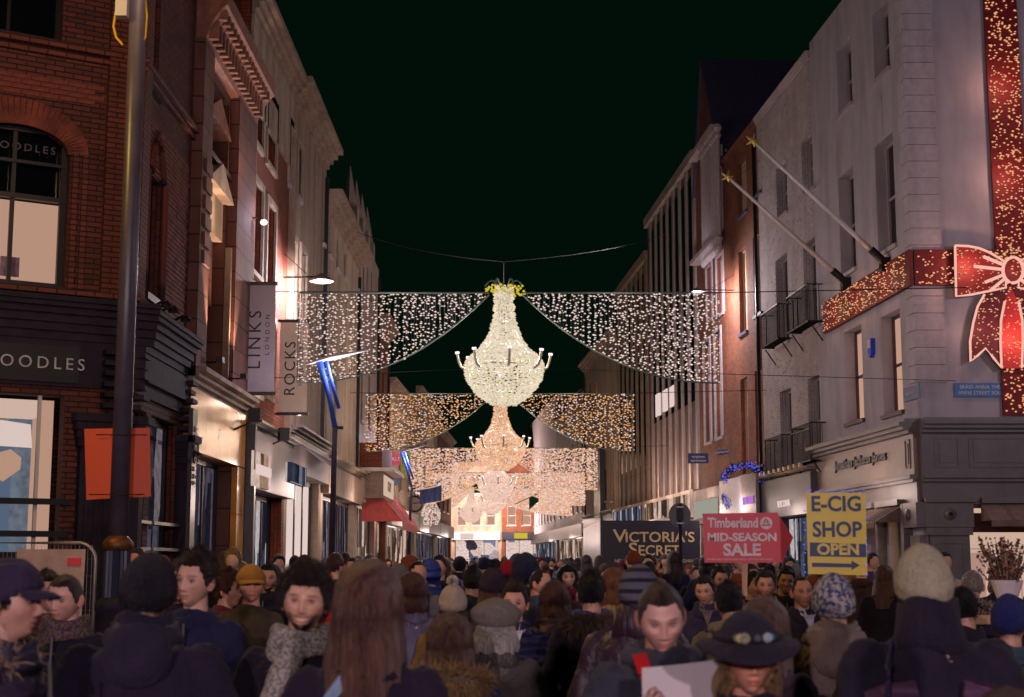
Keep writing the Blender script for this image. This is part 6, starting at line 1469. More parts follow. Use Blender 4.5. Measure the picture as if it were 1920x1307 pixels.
def collar_geo(h=.07, r=1.0, lean=0):
    n = 28; P = []
    for rr, z in ((.090, 1.415), (.128, 1.425), (.108, 1.445 + h * .4), (.100, 1.435 + h), (.090, 1.44 + h), (.078, 1.455 + h * .4)):
        P.append(np.array([(rr * r * math.sin(a), .018 - rr * 1.02 * r * math.cos(a) + lean * .02, z + .018 * (1 - math.cos(a)) * .5 + .012 * math.sin(3 * a)) for a in np.linspace(0, 2 * math.pi, n, endpoint=False)]))
    A = np.array(P); return A.reshape(-1, 3), grid_faces(n, 6)
def hood_geo(V=None):
    V, Fs = [], []
    ball(V, Fs, (0, .125, 1.43), .10, (1.25, .62, 1.15), 16); 
    for a in np.linspace(-2.2, 2.2, 9): ball(V, Fs, (.105 * math.sin(a), .035 + .095 * math.cos(a), 1.485 + .018 * math.cos(a)), .042, (1, 1, .9), 10)
    return V, Fs
def fur_ring(n=900, ln=.045, c=1.0, arc=2.6):
    st_ = []
    for q in range(n):
        a = RS.uniform(-arc, arc); b = RS.uniform(0, 6.28); p = np.array([.125 * c * math.sin(a) + .03 * math.cos(b) * math.sin(a), .05 + .12 * c * math.cos(a), 1.455 + .03 * math.sin(b) + .02 * math.cos(a)]); d_ = np.array([math.sin(a) * math.cos(b) * .8, math.cos(a) * math.cos(b) * .8 + .15, math.sin(b) * .8 - .15]) + RS.normal(0, .35, 3); st_.append(np.array([p, p + d_ * ln * .6, p + d_ * ln + np.array([0, 0, -.008])]))
    return ribbons(st_, .0022)
def scarf_geo(r=1.0, tail=True):
    V, Fs = [], []
    for k, (z, rr) in enumerate(((1.445, .112), (1.480, .104), (1.512, .094))):
        P = [(rr * r * math.sin(a), .015 - rr * r * math.cos(a), z + .014 * math.sin(a * 2 + k * 2)) for a in np.linspace(0, 6.283, 21)]; limb(V, Fs, P, [.027] * 21, 8)
    if tail: limb(V, Fs, [(.0, -.10, 1.47), (-.03, -.15, 1.38), (-.07, -.165, 1.27), (-.075, -.16, 1.20)], [.045, .055, .05, .02], 10)
    return V, Fs
def hand_geo(w, d_, curl=.5, s_=1):
    """palm, four unequal bent fingers and a thumb from the side; w wrist, d_ direction"""
    d_ = np.array(d_, float); d_ /= np.linalg.norm(d_); side = np.cross(d_, [0, -1, 0.15]); side /= np.linalg.norm(side); nrm = np.cross(side, d_)
    mb = MB(); w = np.array(w, float); t = lambda a: [tuple(p) for p in a]
    mb.tube(t([w - d_ * .03, w, w + d_ * .03, w + d_ * .085]), [.026, .026, .034, .034], 10)
    b = len(mb.v)
    for k, (o, ln) in enumerate(((-.030, .068), (-.010, .078), (.010, .074), (.028, .058))):
        p = w + d_ * .080 + side * o; cd = nrm * curl
        mb.tube(t([p, p + d_ * ln * .42, p + (d_ * .8 + cd * .8) * ln * .75, p + (d_ * .75 + cd * 1.5) * ln]), [.0095, .009, .008, .006], 7)
    p = w + d_ * .025 - side * .030 * s_; mb.tube(t([p, p + (-side * s_ * .6 + d_ * .8) * .032, p + (-side * s_ * .3 + d_ + nrm * curl * .6) * .058]), [.012, .0105, .008], 7)
    return np.array(mb.v), mb.f
def legs_geo(V, Fs, stride=0):
    for s_ in (-1, 1):
        q = stride * s_; limb(V, Fs, [(s_ * .095, .01, .93), (s_ * .10, -.02 - .10 * q, .50), (s_ * .10, .03 + .10 * q * -1.0 + .08 * (q > 0) * 1, .10)], [.098, .068, .056], 12)
    ball(V, Fs, (0, .01, .93), .15, (1.15, .85, .8), 14)
def shoe_geo(stride=0):
    V, Fs = [], []
    out = []
    for s_ in (-1, 1):
        q = stride * s_; y = .03 - .10 * q + .08 * (q > 0); V, Fs = [], []
        loft(V, Fs, [(s_ * .105, y - .05, .0, .048, .135), (s_ * .105, y - .05, .03, .05, .135), (s_ * .105, y - .045, .06, .043, .118), (s_ * .105, y - .01, .09, .04, .07), (s_ * .105, y + .015, .13, .045, .05)], 14); out.append((V, Fs))
    return out
PRO = {}
def xf(P, M_, c): P = np.array(P, float); return (P - c) @ M_.T + c
HZ = 1.75 - .1175      # head centre for a stature of 1.75
def person(sp):
    """one person: root > body, coat, trousers, shoes, hair, hat, scarf ..."""
    d = sp['d']; top = at(sp['px'], sp['top'], d); hat = {'beanie': .035, 'brim': .04, 'cap': .025, 'hood': .04, 'beret': .03}.get(sp.get('hat'), {'curly': .055, 'quiff': .03, 'long': .03, 'bob': .025}.get(sp.get('hair', 'short'), .015)); 
    if sp.get('pom'): hat += .07
    H = max(1.35, min(1.95, top.z - hat)); k = H / 1.75; det = sp.get('det', 2 if d < 8.5 else 1)
    root = empty('person', (top.x, d, 0), sp['label'], 'person', rz=R(sp.get('yaw', 0))); root.scale = (k, k, k)
    look = Matrix.Rotation(R(sp.get('look', 0)), 3, 'Z') @ Matrix.Rotation(R(sp.get('nod', 0)), 3, 'X') @ Matrix.Rotation(R(sp.get('tilt', 0)), 3, 'Y'); rr_ = random.Random(sp['id'] * 7 + 3); LK = np.array(look) @ np.diag([rr_.uniform(.95, 1.05), 1, rr_.uniform(.96, 1.04)]); piv = np.array([0, .02, HZ - .11]); hc0 = np.array([0, -.0, HZ])
    sp['rj'] = rr_.uniform(.95, 1.10); sp['rn'] = rr_.uniform(.75, 1.35); sp.setdefault('smile', rr_.choice((0, 0, .2, .45))); sp.setdefault('tilt', rr_.uniform(-5, 5))
    look = Matrix.Rotation(R(sp.get('look', 0)), 3, 'Z') @ Matrix.Rotation(R(sp.get('nod', 0)), 3, 'X') @ Matrix.Rotation(R(sp['tilt']), 3, 'Y'); LK = np.array(look) @ np.diag([rr_.uniform(.95, 1.05), 1, rr_.uniform(.96, 1.04)])
    V, Fs, col = mk_head(sp, *((96, 80) if det > 1 else (52, 44)))
    nh = (96 * 80 if det > 1 else 52 * 44) + 280; V = V + hc0
    V[:nh] = xf(V[:nh], LK, piv); V, Fs, col = list(map(tuple, V)), list(Fs), col
    sk = np.array(lin(sp.get('skin', 'd0a088')))
    for s_, key in ((1, sp.get('armL', 'down')), (-1, sp.get('armR', 'down'))):
        if key == 'pocket': continue
        e, h = ARMS[key]; w = np.array([s_ * h[0], h[1], h[2]]); dr = w - np.array([s_ * e[0] * sp.get('w', 1), e[1], e[2]])
        if 'glove' in sp: continue
        hv, hf = hand_geo(w + dr / np.linalg.norm(dr) * .025, dr, .45, s_); b = len(V); V.extend(map(tuple, hv)); Fs.extend([tuple(i + b for i in f) for f in hf]); col = np.concatenate([col, np.tile(sk, (len(hv), 1))])
    # lower body under the clothes belongs to the same skin mesh
    b = len(V); LV, LF = [], []; limb(LV, LF, [(-.09, .0, .95), (-.10, .0, .1)], [.07, .045], 8); limb(LV, LF, [(.09, .0, .95), (.10, .0, .1)], [.07, .045], 8)
    V.extend(LV); Fs.extend([tuple(i + b for i in f) for f in LF]); col = np.concatenate([col, np.tile(sk, (len(LV), 1))])
    link('body', mesh_np('body', V, Fs, SKIN, col), root)
    facing = abs(((sp.get('yaw', 0) + sp.get('look', 0) + 180) % 360) - 180) < 120
    if facing:
        for s_ in (-1, 1):
            x, y, z = grid(16, 12); r = .0122; ctr = hc0 + np.array([s_ * .0315, -.0725, .0052])
            P = np.stack([x * r, y * r, z * r], -1).reshape(-1, 3); cc = np.tile(np.array([.30, .26, .25]), (len(P), 1)); dd = np.hypot(P[:, 0], P[:, 2]); fr = P[:, 1] < 0
            P[:, 2] *= .50 if not (sp.get('nod', 0) > 12 or sp.get('smile', 0) > .8) else .22
            cc[(dd < .0064) & fr] = lin(sp.get('eye', '3a2a20')); cc[(dd < .003) & fr] = (.005, .005, .005)
            link('eye', mesh_np('eye', xf(P + ctr, LK, piv), grid_faces(16, 12), SKIN, cc), root)
    hs = sp.get('hair', 'short')
    if hs != 'none':
        hv, hf = hair_geo(hs, det, bool(sp.get('hat'))); link('hair', mesh_np('hair', xf(np.array(hv) + hc0, LK, piv), hf, cloth(sp.get('hairc', '2a1c14'), 'hair')), root)
    if sp.get('hat'):
        hv, hf = hat_geo(sp['hat'], det); hm = sp.get('hatm') or cloth(sp.get('hatc', '1c1a20'), sp.get('hatk', 'wool')); ho = link({'beanie': 'beanie', 'cap': 'cap', 'brim': 'brimmed_hat', 'hood': 'hood', 'beret': 'beret'}[sp['hat']], mesh_np('hat', xf(np.array(hv) + hc0, LK, piv), hf, hm), root)
        if sp.get('pom'): pv, pf = pompom(); link('bobble', mesh_np('bobble', xf(np.array(pv) + hc0, LK, piv), pf, cloth(sp['pom'], 'fur')), ho)
        if sp['hat'] == 'brim':
            B = MB()
            for a0, a1, z in ((-.9, .9, .076),):
                B.tube([tuple(xf(np.array([[.104 * math.sin(a), -.124 * math.cos(a), z]]) + hc0, LK, piv)[0]) for a in np.linspace(0, 6.283, 25)], .012, 6)
            link('hat_band', B.mesh('hat_band', cloth('15131a'), smooth=True), ho)
            for ax, c_, r_ in ((-.42, 'b8b080', .013), (-.30, '9a9a78', .016), (-.52, '6c7050', .012), (.05, '6a6470', .010), (.35, 'a8b4c0', .014), (.48, '3a8090', .010)):
                B = MB(); p = xf(np.array([[.118 * math.sin(ax), -.140 * math.cos(ax), .084]]) + hc0, LK, piv)[0]
                for j in range(7): a = j * .9; octa(B, (p[0] + .6 * r_ * math.cos(a), p[1], p[2] + .6 * r_ * math.sin(a)), r_ * .6)
                link('hat_badge', B.mesh('hat_badge', cloth(c_)), ho)
    vox = .0125 if det > 1 else .021
    CV, CF = coat_geo(sp); ck = sp.get('coatk', 'cloth'); cm = cloth(sp.get('coat', '1d1a24'), ck)
    coat = link(sp.get('garment', 'coat'), fuse('coat', CV, CF, cm, vox, sp.get('fold', .026)), root)
    if sp.get('collar', True): v_, f_ = collar_geo(sp.get('ch', .075)); link('collar', mesh_np('collar', v_, f_, cloth(sp.get('collarc', sp.get('coat', '1d1a24')), ck)), coat)
    if sp.get('hood'): hv, hf = hood_geo(); link('hood', fuse('hood', hv, hf, cloth(sp.get('hoodc', sp.get('coat', '1d1a24')), ck), .013 if det > 1 else .02, .014, 4), coat)
    if sp.get('fur'): v_, f_ = fur_ring(5200 if det > 1 else 1500, sp.get('furl', .045), sp.get('furr', 1.0)); link('fur_trim', mesh_np('fur_trim', v_, f_, cloth(sp['fur'], 'fur')), coat)
    if sp.get('scarf'): sv, sf = scarf_geo(tail=sp.get('tail', False)); link('scarf', fuse('scarf', sv, sf, sp.get('scarfm') or cloth(sp['scarf'], 'wool'), .010 if det > 1 else .018, .012, 3), root)
    if sp.get('shirt'):
        B = MB(); B.hexa([(-.004, -.148, 1.36), (.004, -.148, 1.36), (.004, -.12, 1.36), (-.004, -.12, 1.36), (-.045, -.098, 1.47), (.045, -.098, 1.47), (.05, -.05, 1.50), (-.05, -.05, 1.50)])
        for s_ in (-1, 1): B.face([(s_ * .005, -.118, 1.44), (s_ * .06, -.085, 1.47), (s_ * .062, -.04, 1.53), (s_ * .03, -.08, 1.52)])
        link('shirt', B.mesh('shirt', cloth(sp['shirt'])), root)
    TV, TF = [], []; legs_geo(TV, TF, sp.get('stride', .6)); link('trousers', fuse('trousers', TV, TF, cloth(sp.get('trousers', '1a1a22')), .022, .012, 3), root)
    for v_, f_ in shoe_geo(sp.get('stride', .6)): link('shoe', mesh_np('shoe', v_, f_, SHOE), root)
    B = MB(); bf = -.158 * sp.get('bulk', 1)
    if facing and not sp.get('shirt') and sp.get('garment') != 'sweatshirt': B.tube([(0, bf + .022, 1.45), (0, bf + .008, 1.27), (0, bf + .012, 1.1), (0, bf - .004, max(sp.get('hem', .78), .95))], .006, 4); link('zip', B.mesh('zip', M['galv']), coat)
    return root, k
def worn(name, label, cat, root, k, builder, mat_, group=None):
    """a carried thing: its own top-level object, standing where its bearer carries it"""
    me = builder(); o = link(name, me, None, root.location, root.rotation_euler); o.scale = root.scale
    zmin = min(v.co.z for v in me.vertices); me.transform(Matrix.Translation((0, 0, -zmin))); o.location.z += zmin * k
    return tag(o, label, cat, group)
def striped(name, c1, c2, sc, ax='Z', rough=.9):
    m, nt, b, N = newmat(name); tc = N('ShaderNodeTexCoord'); w = N('ShaderNodeTexWave'); w.bands_direction = ax; w.inputs['Scale'].default_value = sc; w.inputs['Distortion'].default_value = 1.0; w.inputs['Detail'].default_value = 1
    L(nt, tc.outputs['Object'], w.inputs['Vector']); cr = N('ShaderNodeValToRGB'); cr.color_ramp.elements[0].position = .62; cr.color_ramp.elements[0].color = (*lin(c1), 1); cr.color_ramp.elements[1].position = .72; cr.color_ramp.elements[1].color = (*lin(c2), 1); L(nt, w.outputs[0], cr.inputs[0]); L(nt, cr.outputs[0], b.inputs['Base Color']); b.inputs['Roughness'].default_value = rough; return m
def marled(name, c1, c2, sc):
    m, nt, b, N = newmat(name); tc = N('ShaderNodeTexCoord'); w = N('ShaderNodeTexNoise'); w.inputs['Scale'].default_value = sc; w.inputs['Detail'].default_value = 2
    L(nt, tc.outputs['Object'], w.inputs['Vector']); cr = N('ShaderNodeValToRGB'); cr.color_ramp.elements[0].position = .42; cr.color_ramp.elements[0].color = (*lin(c1), 1); cr.color_ramp.elements[1].position = .58; cr.color_ramp.elements[1].color = (*lin(c2), 1); L(nt, w.outputs[0], cr.inputs[0]); L(nt, cr.outputs[0], b.inputs['Base Color']); b.inputs['Roughness'].default_value = .95
    bp = N('ShaderNodeBump'); bp.inputs['Strength'].default_value = .6; L(nt, w.outputs[0], bp.inputs['Height']); L(nt, bp.outputs[0], b.inputs['Normal']); return m
PPL = [
 dict(px=22, top=1046, d=4.6, yaw=88, hat='cap', hatc='2a2436', hatk='cloth', hair='short', coat='2a2434', coatk='shell', hood=1, fur='a88a68', furl=.05, armL='pocket', armR='pocket', skin='c99a86', label='person in profile at the left edge, dark peaked cap and beige fur collar'),
 dict(px=126, top=1069, d=6.9, yaw=-8, nod=8, look=-8, hair='crop', hairc='3a2620', coat='16141a', scarf='4a3040', scarfm=marled('plaid_scarf', '38283a', '6a5448', 80), ch=.05, armL='pocket', armR='pocket', skin='cfa08c', label='close cropped young man in a black jacket looking down, by the fence panel'),
 dict(px=93, top=1068, d=8.3, yaw=40, hair='short', hairc='1d1412', coat='4a1c24', skin='b98a76', label='dark haired man half hidden behind the cropped young man, in dark red'),
 dict(px=277, top=1034, d=5.1, yaw=183, hat='beanie', hatc='121016', hair='short', hairc='1a1412', coat='1c1826', w=1.22, bulk=1.08, hood=1, hoodc='23202e', scarf='5c5862', ch=.12, hem=.7, armL='down', armR='down', label='broad person seen from behind in black beanie and hooded dark coat, before the lamp post'),
 dict(px=366, top=1031, d=6.8, yaw=-6, look=-14, hair='quiff', hairc='2c1d18', coat='1b1d34', ch=.045, armL='down', armR='down', skin='d3a590', label='young man with swept up brown hair in a navy jacket, facing the camera'),
 dict(px=338, top=1046, d=8.2, yaw=10, hair='short', hairc='2a1812', coat='2c2028', skin='d99a70', label='warmly lit man whose face shows beside the navy jacketed young man'),
 dict(px=431, top=1064, d=10.2, yaw=75, hair='curly', hairc='4a2018', coat='5a2030', skin='d09a7a', label='woman in profile with curly auburn hair and a wine red top'),
 dict(px=469, top=1056, d=9.4, yaw=-14, look=30, hat='cap', hatc='9a6c28', hatk='cloth', hair='short', hairc='4a3a30', coat='3a3220', garment='sweatshirt', collar=False, skin='d0967a', armL='swing', armR='down', trousers='5c6480', label='older man in mustard cap and olive sweatshirt with a pale emblem'),
 dict(px=502, top=1054, d=12, yaw=-5, look=10, hair='short', hairc='16100e', beard=.95, coat='1a181c', skin='b98a72', label='dark bearded man in black behind the mustard capped man'),
 dict(px=568, top=1040, d=5.4, yaw=-4, look=6, hair='curly', hairc='2e2220', beard=.92, smile=1, coat='131118', scarf='9c948c', scarfm=marled('grey_scarf', '6c6660', 'a8a098', 85), tail=True, armL='pocket', armR='pocket', jaw=1.05, skin='d8a88e', label='smiling bearded man with dark curly hair and a pale grey scarf'),
 dict(px=690, top=1046, d=4.3, yaw=176, look=-14, hair='long', hairc='6a4a3e', coat='1b1723', hem=.6, armL='down', armR='down', label='woman seen from behind with long brown hair and dark coat with pale blue bag strap'),
 dict(px=772, top=1068, d=9.2, yaw=178, hair='bob', hairc='4a2420', coat='6e6880', hem=.6, flare=1.1, label='woman with auburn bob in a long grey lilac coat, back turned'),
 dict(px=846, top=1147, d=6.1, yaw=172, hair='bob', hairc='5c4034', coat='262c4c', hood=1, hoodc='5e5a68', fur='9a7848', furl=.06, furr=1.15, scarf='6a6670', hem=.65, label='short person with brown bob and blue coat with wide tan fur hood, back turned'),
 dict(px=851, top=1069, d=9.0, yaw=180, hat='beanie', hatc='c9b59c', pom='d8c8b4', hair='long', hairc='3a2820', coat='7a5c34', hood=1, hoodc='5c4830', fur='6a5040', hem=.6, flare=1.1, label='person in cream bobble hat and tan parka with its hood down, back turned'),
 dict(px=921, top=1042, d=10.2, yaw=180, hat='beanie', hatc='2c1c26', pom='1c1218', hair='long', hairc='6a4630', coat='1a161c', hem=.7, label='tall person in dark plum bobble hat with fair brown hair, walking away'),
 dict(px=929, top=1114, d=6.6, yaw=178, hat='beret', hatc='8a8078', hair='bob', hairc='b8b0a8', coat='5c5450', coatk='wool', hem=.55, flare=1.12, ch=.07, label='grey haired person in a grey beret and long grey wool coat, back turned'),
 dict(px=965, top=1089, d=8.6, yaw=4, look=-10, hair='quiff', hairc='2a1a14', coat='191c36', coatk='shell', shirt='d8d0d0', armL='pocket', armR='down', trousers='3a4666', skin='d6a08c', label='young man in navy padded jacket over a white collar, facing the camera'),
 dict(px=1013, top=1066, d=11.6, yaw=62, hair='thin', hairc='2a201c', beard=.8, coat='22222e', scarf='4a5c80', skin='d0987a', label='bearded man with receding hair turned to the left, blue scarf'),
 dict(px=1040, top=1088, d=9.2, yaw=184, hair='bob', hairc='4c2a20', coat='33201f', coatk='shell', hood=1, hem=.5, flare=1.08, armL='down', armR='down', trousers='2c3a66', label='woman in long dark brown coat with a small black backpack, back turned'),
 dict(px=1108, top=1072, d=8.2, yaw=184, hair='short', hairc='100e12', coat='14121a', fur='5c4434', scarf='5a62a8', hem=.55, armL='down', armR='down', label='dark haired person in a long black coat with a periwinkle blue scarf'),
 dict(px=1192, top=1052, d=6.7, yaw=172, look=-10, hat='beanie', hatm=striped('striped_knit', '5a5868', '1c1a26', 6.2), hair='none', coat='2e1f26', coatk='leather', fold=.012, ch=.12, hem=.6, w=1.05, armL='down', armR='down', label='person in grey beanie with dark stripes and brown leather jacket, back turned'),
 dict(px=1240, top=1078, d=4.9, yaw=4, nod=22, look=-3, jaw=1.12, hair='crop', hairc='3c2c28', coat='3c3e48', hood=1, hoodc='464854', bulk=1.08, w=1.08, armL='read', armR='read', skin='d2a494', label='man reading a sheet of white paper, grey hooded jacket with red strap'),
 dict(px=1400, top=1136, d=4.25, yaw=-6, look=8, nod=4, hat='brim', hatc='1e1c24', hatk='cloth', hair='bob', hairc='a08058', coat='15131a', skin='c88e76', armL='pocket', armR='pocket', label='person in a dark brimmed hat pinned with badges, face half cut by the frame'),
 dict(px=1325, top=1074, d=11, yaw=-8, nod=10, look=-12, hair='short', hairc='15100e', coat='2a2a3e', shirt='6a5c5c', skin='c79880', label='young man with short black hair and checked collar below the red arrow placard'),
 dict(px=1347, top=1063, d=12.8, yaw=14, hair='short', hairc='221814', coat='4c4644', skin='bd9078', label='man partly hidden just behind the checked collar young man'),
 dict(px=1368, top=1089, d=8.2, yaw=182, hair='short', hairc='17121a', coat='7a6c58', hood=1, label='dark haired person from behind in a khaki hooded coat, below the placard stick'),
 dict(px=1433, top=1113, d=5.6, yaw=140, hair='long', hairc='6a5044', coat='3a3036', skin='cf9f8c', label='fair brown haired woman turned away behind the badge covered hat'),
 dict(px=1410, top=1070, d=12.2, yaw=10, look=20, hair='short', hairc='100c0e', coat='241c1e', armL='up', armR='pocket', skin='b08468', label='man gripping the stick of the red arrow placard'),
 dict(px=1435, top=1068, d=11.4, yaw=-6, hair='short', hairc='1c1412', beard=.6, coat='211a1c', w=1.08, skin='b98870', label='broad man with light beard in dark clothes, right of the placard stick'),
 dict(px=1471, top=1063, d=12.6, yaw=-4, hair='short', hairc='120e10', coat='1c181e', skin='b4866e', label='clean shaven man with short black hair between the bearded man and the phone user'),
 dict(px=1505, top=1079, d=10.4, yaw=12, look=-6, hair='thin', hairc='14100e', coat='19161a', shirt='9a98a8', armL='up', armR='front', skin='a8765a', label='man in dark coat holding a phone to his ear beside the yellow placard'),
 dict(px=1560, top=1069, d=6.2, yaw=176, hat='beanie', hatm=marled('marled_knit', '3a4068', 'a8a09c', 55), hair='none', coat='7a6a64', hood=1, hoodc='7e6e66', scarf='b09c8e', ch=.11, hem=.6, w=1.02, label='person in marled blue and white beanie with taupe hooded coat, back turned'),
 dict(px=1732, top=1020, d=5.0, yaw=176, hat='beanie', hatc='c8bca0', hair='none', coat='1e1c26', w=1.22, bulk=1.1, ch=.15, fold=.030, hem=.7, label='large person in cream beanie and black jacket with mauve patches, back turned'),
 dict(px=1806, top=1100, d=8.0, yaw=176, hair='short', hairc='110d14', coat='1c1820', label='dark haired person low beside the jacket of the cream beanie wearer'),
 dict(px=1820, top=1066, d=10.6, yaw=168, hair='thin', hairc='8a8078', coat='1c1a28', fur='b09878', furl=.05, hood=1, hem=.6, label='grey haired person in a dark coat with pale fur collar, near the lit shop'),
 dict(px=1893, top=1112, d=6.8, yaw=150, hat='beanie', hatc='222a70', hair='short', hairc='6a4a30', coat='344654', coatk='shell', label='person in teal blue jacket and dark blue hat by the flower stand'),
 dict(px=2008, top=1060, d=3.7, yaw=185, hair='short', hairc='2a2018', coat='4a3a30', w=1.15, coatk='wool', label='person cut by the right edge with only a brown coat shoulder in view'),
 dict(px=808, top=1047, d=14, yaw=178, hat='hood', hatc='2c3f86', hatk='shell', hair='none', coat='2c4088', coatk='shell', label='person in a bright blue hooded jacket walking away, left of the street middle'),
 dict(px=988, top=1040, d=15, yaw=180, hat='hood', hatc='1c1a36', hatk='shell', hair='none', coat='1c1a34', label='person with dark indigo hood up, walking away in mid street'),
 dict(px=951, top=1048, d=17, yaw=170, hat='beanie', hatc='b01c30', hair='long', hairc='4a2a20', coat='a83040', label='person in a crimson hat and red jacket in mid crowd'),
 dict(px=1112, top=1066, d=13, yaw=4, hair='short', hairc='1c1416', coat='241c26', skin='c89480', label='man with short dark hair facing the camera at the end of the hoarding'),
 dict(px=1066, top=1056, d=14.5, yaw=8, hair='bob', hairc='120e12', coat='8c3040', skin='d8a894', label='pale faced woman with black bob and rose scarf in the crowd near the hoarding'),
 dict(px=667, top=1053, d=13.5, yaw=-10, hat='beanie', hatc='2a5c70', hair='bob', hairc='2c2018', coat='b02a2c', skin='c89478', label='person in teal beanie and bright red jacket behind the long haired woman'),
 dict(px=1152, top=1062, d=10.5, yaw=176, hair='bob', hairc='7a4a30', coat='b09058', label='person with coppery hair in a pale yellow coat before the navy hoarding'),
 dict(px=885, top=1062, d=11.5, yaw=182, hair='short', hairc='141214', coat='1e2224', label='person with very short black hair and charcoal coat between the two bobble hats'),
 dict(px=1160, top=1080, d=12.5, yaw=10, hair='short', hairc='6a3a24', coat='2a2024', skin='d09c84', label='red haired man glimpsed left of the striped beanie'),
]
ROOTS = {}
for i, sp in enumerate(PPL):
    sp['id'] = i; ROOTS[i] = person(sp)
def who(s): i = next(i for i, q in enumerate(PPL) if s in q['label']); return ROOTS[i] + (PPL[i],)
# carried things
def strap_me(pts, w=.02, m=None, t=.006):
    B = MB(); P = [Vector(p) for p in pts]
    for i in range(len(P) - 1):
        a, b = P[i], P[i + 1]; s_ = (b - a).cross(Vector((0, 1, 0))).normalized() * w; n_ = Vector((0, -t if a.y < 0 else t, 0)); B.hexa([a - s_, a + s_, a + s_ + n_, a - s_ + n_, b - s_, b + s_, b + s_ + n_, b - s_ + n_])
    return B
r, k, sp = who('reading a sheet')
B = strap_me([(-.09, -.05, 1.50), (-.08, -.12, 1.44), (-.05, -.155, 1.37), (.0, -.172, 1.29), (.06, -.178, 1.20), (.14, -.165, 1.05)], .024); link('red_strap', B.mesh('red_strap', cloth('c01c24')), r)
def paper():
    B = MB(); c = Vector((.02, -.40, 1.415)); n = 8
    def f(u, v, dy=0): return c + Vector(((u - .5) * .31 + (v - .5) * .02, (v - .5) * .13 - .035 * math.sin(u * 3.1) + dy, (v - .5) * .15 + (u - .5) * .035))
    for i in range(n):
        for dy in (0, .0015):
            P = [f(i / n, 0, dy), f((i + 1) / n, 0, dy), f((i + 1) / n, 1, dy), f(i / n, 1, dy)]; B.face(P if dy == 0 else P[::-1])
    return B.mesh('paper_sheet', M['paper'], smooth=True)
worn('paper_sheet', 'white sheet of paper held by the man with the red strap', 'paper', r, k, paper, None)
r, k, sp = who('holding a phone')
def phone(): B = MB(); B.box((.112, -.135, 1.62), (.006, .035, .065)); return B.mesh('phone', M['darkframe'])
worn('phone', 'dark mobile phone held to the ear of the man beside the yellow placard', 'phone', r, k, phone, None)
r, k, sp = who('long dark brown coat')
def backpack(sz=1.0, cols=None):
    V, Fs = [], []; ball(V, Fs, (0, .20, 1.22), .14 * sz, (1, .55, 1.25), 18); ball(V, Fs, (0, .27, 1.15), .09 * sz, (1, .5, .9), 14)
    for s_ in (-1, 1): limb(V, Fs, [(s_ * .09, .14, 1.38), (s_ * .13, .02, 1.475), (s_ * .14, -.13, 1.38), (s_ * .15, -.11, 1.15)], [.016] * 4, 6)
    return fuse('backpack', V, Fs, cols or cloth('121015', 'shell'), .012, .006, 3)
worn('backpack', 'small black backpack worn by the woman in the long brown coat', 'backpack', r, k, backpack, None)
r, k, sp = who('cream beanie and black')
B = MB()
for s_, c_ in ((-1, 0), (1, 0)):
    pts = [(s_ * .08, .153, 1.345), (s_ * .19, .128, 1.33), (s_ * .235, .10, 1.30), (s_ * .225, .115, 1.25), (s_ * .18, .142, 1.275), (s_ * .07, .163, 1.295)]
    B = MB(); P = [Vector(p) + Vector((0, .028, 0)) for p in pts]; B.face(P if s_ > 0 else P[::-1]); B.face([p - Vector((0, .03, 0)) for p in (P[::-1] if s_ > 0 else P)])
    link('mauve_patch', B.mesh('mauve_patch', cloth('5a3e56', 'shell')), r)
def bp2():
    V, Fs = [], []; ball(V, Fs, (.17, .22, 1.02), .17, (.8, .6, 1.2), 18); limb(V, Fs, [(.17, .16, 1.2), (.165, .165, 1.35), (.14, .09, 1.46)], [.016, .016, .016], 8)
    me = fuse('backpack', V, Fs, [cloth('2a2440', 'shell'), cloth('d8b018')], .013, .01, 3); return me
bpk = worn('backpack', 'dark purple backpack with yellow edging slung behind the cream beanie wearer', 'backpack', r, k, bp2, None)
B = MB(); B.tube([(.06, .30, 1.13 - .82 + .0), (.15, .335, 1.10 - .82), (.25, .30, .98 - .82)], .012, 6)
link('yellow_edging', B.mesh('yellow_edging', cloth('d8b018')), bpk)
r, k, sp = who('long brown hair and dark coat')
B = strap_me([(.02, .11, 1.47), (.08, .165, 1.38), (.12, .172, 1.25), (.16, .165, 1.05)], .017); link('bag_strap', B.mesh('bag_strap', cloth('7c92a8')), r)
r, k, sp = who('olive sweatshirt')
B = MB(); 
B.tube([(.0, -.150, 1.27), (.0, -.158, 1.272)], .048, 20); link('print_ring', B.mesh('print_ring', cloth('c8b490')), r)
B = MB(); B.tube([(.003, -.156, 1.272), (.003, -.161, 1.273)], .032, 16); link('print_face', B.mesh('print_face', cloth('4a3c28')), r)
B = MB(); B.box((-.01, -.150, 1.195), (.075, .006, .018)); link('print_bar', B.mesh('print_bar', cloth('c8b490')), r)

